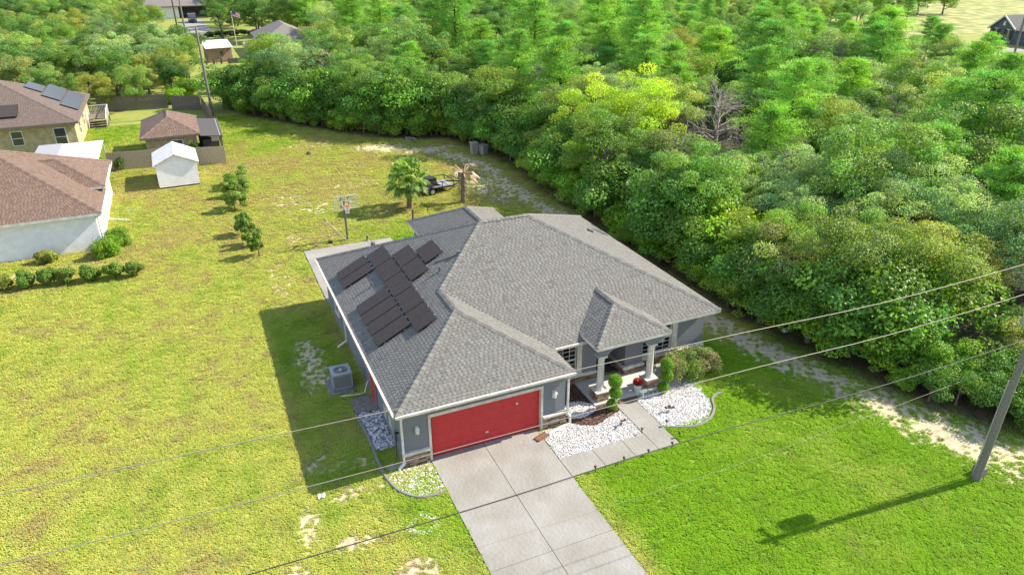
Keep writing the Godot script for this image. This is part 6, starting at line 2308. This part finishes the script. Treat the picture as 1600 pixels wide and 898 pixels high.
func bare_proto(called: String, label: String, group: String, h: float, R: float, sd: int, twigs: int, m: Material) -> Node3D:
	var r := RandomNumberGenerator.new()
	r.seed = sd
	var o := Node3D.new()
	o.name = called
	tag(o, label, "dead tree", group)
	var st := nst()
	tube(st, [Vector3(0, -0.1, 0), Vector3(0.1, h * 0.4, 0.05), Vector3(-0.05, h * 0.75, 0.1), Vector3(0.1, h, 0.0)], [0.14, 0.11, 0.07, 0.02], 7)
	obj("trunk", st, m, o)
	st = nst()
	for i in twigs:
		var t := r.randf_range(0.2, 0.97)
		var a := r.randf() * TAU
		var reach := R * (1.1 - t * 0.75) * r.randf_range(0.6, 1.1)
		var b := Vector3(0.03, h * t, 0.05)
		var e := b + Vector3(cos(a) * reach, reach * r.randf_range(0.05, 0.75), sin(a) * reach)
		var mid := b.lerp(e, 0.5) + Vector3(r.randfn(), r.randfn(), r.randfn()) * 0.14
		tube(st, [b, mid, e], [0.04, 0.025, 0.008], 4, false)
		for k in 6:
			var f := r.randf_range(0.35, 1.0)
			var s := b.lerp(e, f)
			var d := (e - b).normalized() * 0.5 + Vector3(r.randfn(), r.randfn() * 0.7 + 0.2, r.randfn()) * 0.5
			var tip := s + d * reach * 0.42
			tube(st, [s, tip], [0.015, 0.004], 3, false)
			for j in 3:
				var q := s.lerp(tip, r.randf_range(0.4, 1.0))
				tube(st, [q, q + (d + Vector3(r.randfn(), r.randfn(), r.randfn()) * 0.5) * reach * 0.2], [0.009, 0.003], 3, false)
	obj("branches", st, m, o)
	return o

func plant(src: Node3D, at: Vector3, turn: float, s: float, m: Material = null, label := "", group := "") -> Node3D:
	var o := copy(src, at, turn, label, group)
	o.scale = Vector3.ONE * s
	if m:
		for c in o.get_children():
			if c.name == "crown" or c.name == "foliage": c.material_override = m
	return o

func tinted(key: String, base: StandardMaterial3D, c: Color) -> StandardMaterial3D:
	var m: StandardMaterial3D = base.duplicate()
	m.albedo_color = c
	m.resource_name = key
	return m

# picture coordinates of a point, to leave out trees the view shows nothing of
func seen(p: Vector3, margin := 0.0) -> bool:
	var c := Transform3D(Basis.from_euler(Vector3(deg_to_rad(-25.823), deg_to_rad(-23.721), deg_to_rad(-0.252))), Vector3(-6.651, 19.516, 23.452))
	var q := c.affine_inverse() * p
	if q.z > -1.0: return false
	var f := 1137.3
	var u := 800.0 + f * q.x / -q.z
	var v := 449.0 - f * q.y / -q.z
	return u > -margin and u < 1600.0 + margin and v > -margin and v < 898.0 + margin

func open_ground(x: float, z: float) -> bool:
	for poly in [[Vector2(-7.5, -74), Vector2(0.5, -71), Vector2(3.0, -80), Vector2(4.5, -92), Vector2(4.8, -94), Vector2(17, -93), Vector2(19, -110), Vector2(19, -134), Vector2(9, -142), Vector2(9, -156), Vector2(-9, -156), Vector2(-7, -118), Vector2(-5.5, -98), Vector2(-8.0, -80)],
			[Vector2(-100, -154), Vector2(70, -154), Vector2(70, -167), Vector2(-100, -167)], [Vector2(-16, -165), Vector2(7, -165), Vector2(7, -215), Vector2(-16, -215)],
			[Vector2(70, -22), Vector2(84, -10), Vector2(112, -14), Vector2(190, -60), Vector2(320, -60), Vector2(330, -135), Vector2(190, -150), Vector2(165, -112), Vector2(138, -88), Vector2(120, -78), Vector2(104, -62), Vector2(92, -46)],
			[Vector2(86, -134), Vector2(104, -128), Vector2(122, -122), Vector2(124, -140), Vector2(96, -154), Vector2(86, -148)]]:
		if Geometry2D.is_point_in_polygon(Vector2(x, z), PackedVector2Array(poly)): return true
	return false


func edge_label(z: float) -> String:
	var where := "at the wood edge behind the back lawn"
	if z > 3.0: where = "beside the track near the utility pole"
	elif z > -5.0: where = "beside the track opposite the lush lawn"
	elif z > -20.0: where = "beside the shaded track along the grey house"
	elif z > -36.0: where = "below the yellow-green trees"
	elif z > -50.0: where = "near the pale bins and sandy patch"
	elif z < -62.0: where = "at the end of the back lawn by the easement"
	return "leafy green shrub " + where

# which part of the wood a tree stands in, told by what it stands beside
func wood_label(kind: String, x: float, z: float, w: float, s: float) -> String:
	var size := "tall" if s > 0.98 else ("low" if s < 0.82 else "middling")
	var what: String = {"pine": "bright green sand pine", "grey": "silvery grey-green scrub oak", "olive": "olive-yellow oak", "dark": "dark green thick-leaved oak", "oak": "leafy green oak"}[kind]
	var where := "deep in the wood behind the dead tree"
	if w < 5.0:
		if z > -4.0: where = "at the wood edge along the track by the utility pole"
		elif z > -20.0: where = "at the wood edge beside the grey house"
		elif z > -36.0: where = "at the wood edge by the yellow-green trees"
		elif z > -52.0: where = "at the wood edge by the pale bins"
		else: where = "at the wood edge behind the back lawn"
	elif x > 80.0: where = "in the far wood towards the blue-grey gabled house"
	elif z > -14.0: where = "inside the wood beyond the utility pole's track"
	elif z > -38.0: where = "inside the wood behind the yellow-green trees"
	elif x < 32.0 and z > -80.0: where = "inside the wood behind the back lawn"
	elif x < 45.0: where = "far back in the wood beside the grey-roofed low house"
	elif z < -90.0: where = "far back in the wood towards the dark-roofed houses"
	return size + " " + what + " " + where

func woods():
	var r := RandomNumberGenerator.new()
	r.seed = 4242
	var G := "trees of the dense wood beyond the sandy track"
	var oaks := [oak_proto("oak_tree", "leafy green oak in the dense wood beyond the sandy track", G, 7.6, 2.9, Color(0.223, 0.370, 0.081), 44, 330, 1, 0.145), oak_proto("oak_tree", "leafy green oak in the dense wood beyond the sandy track", G, 6.8, 2.6, Color(0.265, 0.415, 0.081), 40, 330, 2, 0.14), oak_proto("oak_tree", "leafy green oak in the dense wood beyond the sandy track", G, 8.4, 3.1, Color(0.198, 0.345, 0.085), 46, 320, 3, 0.15)]
	var greys := [oak_proto("grey_oak", "grey-green scrub oak with silvery leaves in the dense wood", "grey-green scrub oaks of the wood", 7.2, 3.0, Color(0.362, 0.491, 0.204), 46, 330, 4, 0.125, 0.34, 0.85), oak_proto("grey_oak", "grey-green scrub oak with silvery leaves in the dense wood", "grey-green scrub oaks of the wood", 6.4, 2.7, Color(0.380, 0.486, 0.180), 42, 330, 5, 0.12, 0.36, 0.8)]
	var olives := [oak_proto("olive_oak", "yellowish olive-green oak in the dense wood", "olive-green oaks of the wood", 6.6, 2.7, Color(0.373, 0.441, 0.095), 42, 320, 6, 0.135), oak_proto("olive_oak", "yellowish olive-green oak in the dense wood", "olive-green oaks of the wood", 5.6, 2.4, Color(0.362, 0.408, 0.113), 38, 320, 7, 0.13)]
	var darks := [oak_proto("dark_oak", "dark green thick-leaved oak in the dense wood", "dark green oaks of the wood", 6.8, 2.5, Color(0.103, 0.211, 0.047), 40, 330, 8, 0.15)]
	var pines := [pine_proto("pine_tree", "tall bright green sand pine rising above the oaks", "sand pines of the wood", 10.2, 2.6, Color(0.301, 0.524, 0.090), 44, 9), pine_proto("pine_tree", "tall bright green sand pine rising above the oaks", "sand pines of the wood", 9.2, 2.9, Color(0.265, 0.486, 0.095), 42, 10), pine_proto("pine_tree", "tall bright green sand pine rising above the oaks", "sand pines of the wood", 8.4, 2.4, Color(0.349, 0.562, 0.081), 38, 12)]
	var lime := oak_proto("lime_tree", "bright yellow-green feathery tree at the wood edge, taller of its pair", "", 7.6, 3.0, Color(0.482, 0.618, 0.045), 50, 330, 13, 0.12, 0.38, 0.85)
	var shrubs := [oak_proto("edge_shrub", "leafy green shrub at the edge of the dense wood", "shrubs at the wood edge", 2.8, 1.35, Color(0.241, 0.421, 0.057), 30, 170, 14, 0.13, 0.46, 0.6, 0.46), oak_proto("edge_shrub", "leafy green shrub at the edge of the dense wood", "shrubs at the wood edge", 2.2, 1.2, Color(0.314, 0.486, 0.057), 28, 170, 15, 0.12, 0.46, 0.56, 0.46), oak_proto("edge_shrub", "leafy green shrub at the edge of the dense wood", "shrubs at the wood edge", 3.3, 1.5, Color(0.180, 0.345, 0.057), 32, 175, 16, 0.14, 0.46, 0.65, 0.46)]
	for s in shrubs: s.set_meta("category", "shrub")
	var bare := bare_proto("bare_bush", "leafless grey twiggy bush at the wood edge", "leafless grey bushes in the woods", 3.4, 2.0, 17, 60, M.bark_grey)
	var dead := bare_proto("dead_tree", "large dead pale tree with bare spreading branches in the wood", "", 7.2, 4.0, 18, 46, M.dead_wood)
	var tl := [M.leaf, tinted("leaf_warm", M.leaf, lc(1.0, 0.9, 0.62)), tinted("leaf_deep", M.leaf, lc(0.62, 0.72, 0.7)), tinted("leaf_fresh", M.leaf, lc(0.95, 1.0, 0.7)), tinted("leaf_pale", M.leaf, lc(1.0, 0.97, 1.0)), tinted("leaf_sage", M.leaf, lc(0.86, 0.86, 0.95))]
	var tn := [M.needle, tinted("needle_dim", M.needle, lc(0.75, 0.82, 0.85))]
	var put := []      # Vector3(x, z, radius)
	var free := func(x: float, z: float, sp: float) -> bool:
		for q in put:
			if absf(q.x - x) < 6.0 and absf(q.y - z) < 6.0 and Vector2(q.x - x, q.y - z).length() < (q.z if q.z > 3.99 else minf(sp, q.z)): return false
		return true
	# trees one can single out
	plant(lime, Vector3(27.6, 0, -27.6), 0.4, 1.3); put.append(Vector3(27.6, -27.6, 4.6)); put.append(Vector3(26.0, -25.0, 4.0))
	plant(lime, Vector3(23.6, 0, -29.4), 2.0, 1.2, null, "bright yellow-green feathery tree at the wood edge, lower of its pair"); put.append(Vector3(23.6, -29.4, 4.4)); put.append(Vector3(22.4, -27.4, 4.0))
	plant(lime, Vector3(21.5, 0, -25.2), 3.0, 0.78, tl[3], "fresh green young tree below the yellow-green pair"); put.append(Vector3(21.5, -25.2, 2.0))
	plant(dead, Vector3(35.5, 0, -27.6), 0.5, 1.05); put.append(Vector3(35.5, -27.6, 4.4)); put.append(Vector3(33.4, -25.0, 4.0)); put.append(Vector3(31.5, -22.5, 4.0))
	plant(dead, Vector3(40.0, 0, -98.0), 1.5, 0.95, null, "dead pale snag standing far back in the wood"); put.append(Vector3(40, -98, 3))
	plant(dead, Vector3(10.6, 0, -73.0), 2.5, 0.9, null, "dead brownish snag beside the far end of the back lawn"); put.append(Vector3(10.6, -73, 2))
	for q in [[25.6, -22.6, 1.1], [23.0, -16.5, 0.7], [33.0, -23.5, 1.0], [30.6, -24.2, 0.9], [-13.0, -112.0, 1.7], [-17.0, -118.0, 1.8], [38.5, -26.0, 0.9]]:
		plant(bare, Vector3(q[0], 0, q[1]), q[0], q[2]); put.append(Vector3(q[0], q[1], 1.4))
	plant(pines[1], Vector3(47.0, 0, -14.0), 0.3, 1.05, null, "wide dark-limbed pine spreading over the oaks"); put.append(Vector3(47, -14, 3))
	plant(pines[0], Vector3(37.2, 0, -20.9), 1.3, 1.05); put.append(Vector3(37.2, -20.9, 3))
	for q in [[29.8, -11.9, 1.0, 0], [34.5, -7.2, 1.1, 0], [32.6, -11.0, 1.05, 1], [26.8, -8.4, 0.85, 0], [30.4, -5.4, 1.0, 1], [33.8, -2.6, 1.0, 0], [27.3, -14.8, 0.95, 1]]:
		plant(greys[q[3]], Vector3(q[0], 0, q[1]), q[1], q[2]); put.append(Vector3(q[0], q[1], 2.6))
	plant(oaks[1], Vector3(24.2, 0, -5.8), 1.0, 0.86, tl[3]); put.append(Vector3(24.2, -5.8, 2.4))
	plant(olives[0], Vector3(26.2, 0, 1.2), 1.0, 1.0); put.append(Vector3(26.2, 1.2, 2.6))
	plant(olives[1], Vector3(29.6, 0, 0.6), 2.0, 1.0, tl[1]); put.append(Vector3(29.6, 0.6, 2.6))
	plant(olives[1], Vector3(28.0, 0, 4.9), 4.0, 0.6); put.append(Vector3(27.0, 4.9, 2.4))
	for k in 16:
		var bx0 := r.randf_range(24.0, 70.0)
		var bz0 := r.randf_range(-75.0, -4.0)
		if in_wood(bx0, bz0) < 3.0 or not free.call(bx0, bz0, 2.6): continue
		plant(bare, Vector3(bx0, 0, bz0), r.randf() * TAU, r.randf_range(1.5, 2.1), null, "bare grey tree with fine twigs standing inside the wood", "leafless grey bushes in the woods"); put.append(Vector3(bx0, bz0, 2.2))
	# shrubs along the edge
	for i in EDGE.size() - 1:
		var a: Vector2 = EDGE[i]
		var b: Vector2 = EDGE[i + 1]
		var l := a.distance_to(b)
		var n := (b - a).orthogonal().normalized()
		if n.x < 0: n = -n
		var t := 0.0
		while t < l:
			for row in 3:
				if r.randf() < 0.12: continue
				var q := a.lerp(b, clampf((t + r.randf_range(-0.5, 0.5)) / l, 0.0, 1.0)) + n * (r.randf_range(0.1, 0.9) + row * 1.15)
				if not seen(Vector3(q.x, 1.5, q.y), 120.0): continue
				plant(shrubs[r.randi() % 3], Vector3(q.x, 0, q.y), r.randf() * TAU, r.randf_range(0.7, 1.2) * (1.0 + 0.28 * row) * (0.62 if q.y > 2.5 else 1.22), tl[r.randi() % 6], edge_label(q.y), "")
			t += 1.35
	# trees of the wood on the right and behind
	var nz := FastNoiseLite.new()
	nz.seed = 12
	nz.frequency = 0.045
	var count := {}
	var far_spots := []
	for k in 30000:
		var x := r.randf_range(-4.0, 150.0)
		var z := r.randf_range(-150.0, 20.0)
		var w := in_wood(x, z)
		if w < 1.7 or open_ground(x, z): continue
		if x > 140.0 and z > -100.0: continue
		var d := Vector2(x + 6.65, z - 23.45).length()
		var near_right := x < 44.0 and z > -12.0 and z < 17.0 and x > 20.0
		if not seen(Vector3(x, 4.0, z), 90.0) and not (near_right and seen(Vector3(x, 4.0, z), 520.0)): continue
		var sp := 2.5 if w < 5.0 else (3.5 if d < 70.0 else (4.2 if d < 110.0 else 5.0))
		if not free.call(x, z, sp): continue
		put.append(Vector3(x, z, sp))
		var v: float = nz.get_noise_2d(x, z) + r.randf_range(-0.32, 0.32)
		var s := r.randf_range(0.66, 1.12) * (1.0 if w < 5.0 else 1.2)
		if x > 104.0 and z > -100.0: continue
		if x > 78.0: s = minf(s, 0.85)
		if z > 1.5:
			if x < 30.0: continue
			elif x < 40.0: s *= 0.5
		var kind := ""
		if w > 6.0 and (r.randf() < 0.18 or (d > 60.0 and r.randf() < 0.10)): kind = "pine"
		elif v < -0.16: kind = "grey"
		elif v > 0.30: kind = "olive"
		elif r.randf() < 0.09: kind = "dark"
		else: kind = "oak"
		count[kind] = count.get(kind, 0) + 1
		var src: Node3D
		match kind:
			"pine": src = pines[r.randi() % 3]
			"grey": src = greys[r.randi() % 2]
			"olive": src = olives[r.randi() % 2]
			"dark": src = darks[0]
			_: src = oaks[r.randi() % 3]
		if count[kind] > 285:
			far_spots.append(Vector3(x, z, s))
			continue
		plant(src, Vector3(x, 0, z), r.randf() * TAU, s, tn[r.randi() % 2] if kind == "pine" else tl[r.randi() % 6], wood_label(kind, x, z, w, s), "")
	print("wood: ", count, " left over ", far_spots.size())
	# woods on the left, behind the tan house
	var GL := "trees of the wood behind the tan house"
	var nl := 0
	for k in 6000:
		var x := r.randf_range(-75.0, -5.0)
		var z := r.randf_range(-200.0, -79.0)
		if open_ground(x, z): continue
		if z > -80.0 - maxf(0.0, -x - 17.0) * 0.55: continue
		if x > -11.0 and z > -90.0 and z < -84.0: continue
		if x > -10.5 and z < -100.0: continue
		if not seen(Vector3(x, 4.0, z), 90.0): continue
		var sp := 3.2 if z > -120.0 else 4.6
		if not free.call(x, z, sp): continue
		put.append(Vector3(x, z, sp))
		nl += 1
		var q := r.randf()
		var src: Node3D = greys[r.randi() % 2] if q < 0.2 else (olives[r.randi() % 2] if q < 0.4 else (darks[0] if q < 0.52 else oaks[r.randi() % 3]))
		var sc := r.randf_range(0.8, 1.2)
		if z > -84.0: sc *= 0.72
		plant(src, Vector3(x, 0, z), r.randf() * TAU, sc, tl[r.randi() % 6], ["grey-green", "olive", "dark green", "leafy green"][0 if q < 0.2 else (1 if q < 0.4 else (2 if q < 0.52 else 3))] + " tree of the wood " + ("beside the dark fence behind the tan house" if z > -95.0 else ("behind the tan house, midway to the road" if z > -140.0 else "far behind the tan house by the road")), GL)
	print("left wood ", nl)
	# yellow-green bushes down the easement
	for k in 26:
		var z := r.randf_range(-124.0, -81.0)
		var x := -8.2 + r.randf_range(-1.4, 1.4) + (0.9 if z > -92.0 else 0.0)
		plant(shrubs[r.randi() % 3], Vector3(x, 0, z), r.randf() * TAU, r.randf_range(0.55, 0.95), tl[3] if k % 2 else tinted("leaf_yellow", M.leaf, lc(1.0, 0.85, 0.5)) if k == 0 else tl[1], "yellow-green bush along the easement by the tall poles", "bushes along the easement")
	# single trees on the far lots
	for q in [[2.6, -150.0, 1.25, "spreading tree over the dark hedge by the far road"], [6.5, -103.0, 0.55, "leafy tree in front of the flat carport roof"], [4.4, -95.5, 0.75, "bright leafy tree beside the kennel yard"], [5.6, -86.0, 0.9, "broad tree shading the grass beside the kennel"], [3.5, -78.5, 0.7, "low tree at the corner where the lawn meets the easement"], [17.0, -141.0, 1.25, "large tree behind the grey-roofed house"], [10.0, -149.0, 1.1, "rounded tree beside the flagpole"]]:
		plant(oaks[int(absf(q[1])) % 3], Vector3(q[0], 0, q[1]), q[1], q[2], tl[int(absf(q[0])) % 4], q[3], "single trees on the far lots")
	for q in [[93.0, -49.5, 0.95, "round olive tree at the wood corner by the far road"], [176.0, -122.0, 1.0, "round dark tree on the sandy pasture"], [183.0, -120.0, 0.9, "second round tree on the sandy pasture"]]:
		plant(greys[0] if q[0] < 100 else shrubs[2], Vector3(q[0], 0, q[1]), q[1], q[2] if q[0] < 100 else q[2] * 2.3, tl[1], q[3], "single trees on the far lots")
	# the woods on the horizon, one mass
	var mm := MultiMesh.new()
	mm.transform_format = MultiMesh.TRANSFORM_3D
	mm.use_colors = true
	var rp := RandomNumberGenerator.new()
	rp.seed = 9
	var cl := []
	for i in 26:
		var d := Vector3(rp.randfn(), rp.randfn() * 0.8 + 0.4, rp.randfn()).normalized()
		cl.append([Vector3(d.x * 2.6, 4.2 + d.y * 2.8, d.z * 2.6), Vector3(1.3, 0.9, 1.3), 90, Color(1, 1, 1) * rp.randf_range(0.75, 1.2)])
	mm.mesh = leaf_mesh(rp, cl, 0.42, 0.3)
	var xf := []
	for q in far_spots: xf.append([q.x, q.y, q.z])
	for k in 6000:
		var x := r.randf_range(-190.0, 420.0)
		var z := r.randf_range(-420.0, -120.0)
		if open_ground(x, z): continue
		if z > -150.0 and x < 150.0 and in_wood(x, z) > 0: continue
		if x < -5.0 and z > -200.0: continue
		if x > 175.0 and z > -160.0 + (x - 150.0) * 0.05: continue
		if not seen(Vector3(x, 6.0, z), 120.0): continue
		if not free.call(x, z, 5.5): continue
		put.append(Vector3(x, z, 5.5))
		xf.append([x, z, r.randf_range(0.85, 1.35)])
	mm.instance_count = xf.size()
	for i in xf.size():
		var s: float = xf[i][2]
		mm.set_instance_transform(i, Transform3D(Basis(Vector3.UP, r.randf() * TAU).scaled(Vector3(s, s, s)), Vector3(xf[i][0], -0.2, xf[i][1])))
		mm.set_instance_color(i, jitter(r, Color(0.174, 0.266, 0.050), 0.25))
	var o := MultiMeshInstance3D.new()
	o.multimesh = mm
	o.material_override = M.leaf
	o.name = "distant_woodland"
	add_child(o)
	tag(o, "far-off woodland that closes the view on the horizon", "woodland", "", "stuff")
	print("far ", xf.size())
	for p in oaks + greys + olives + darks + pines + shrubs + [lime, bare, dead]: p.free()
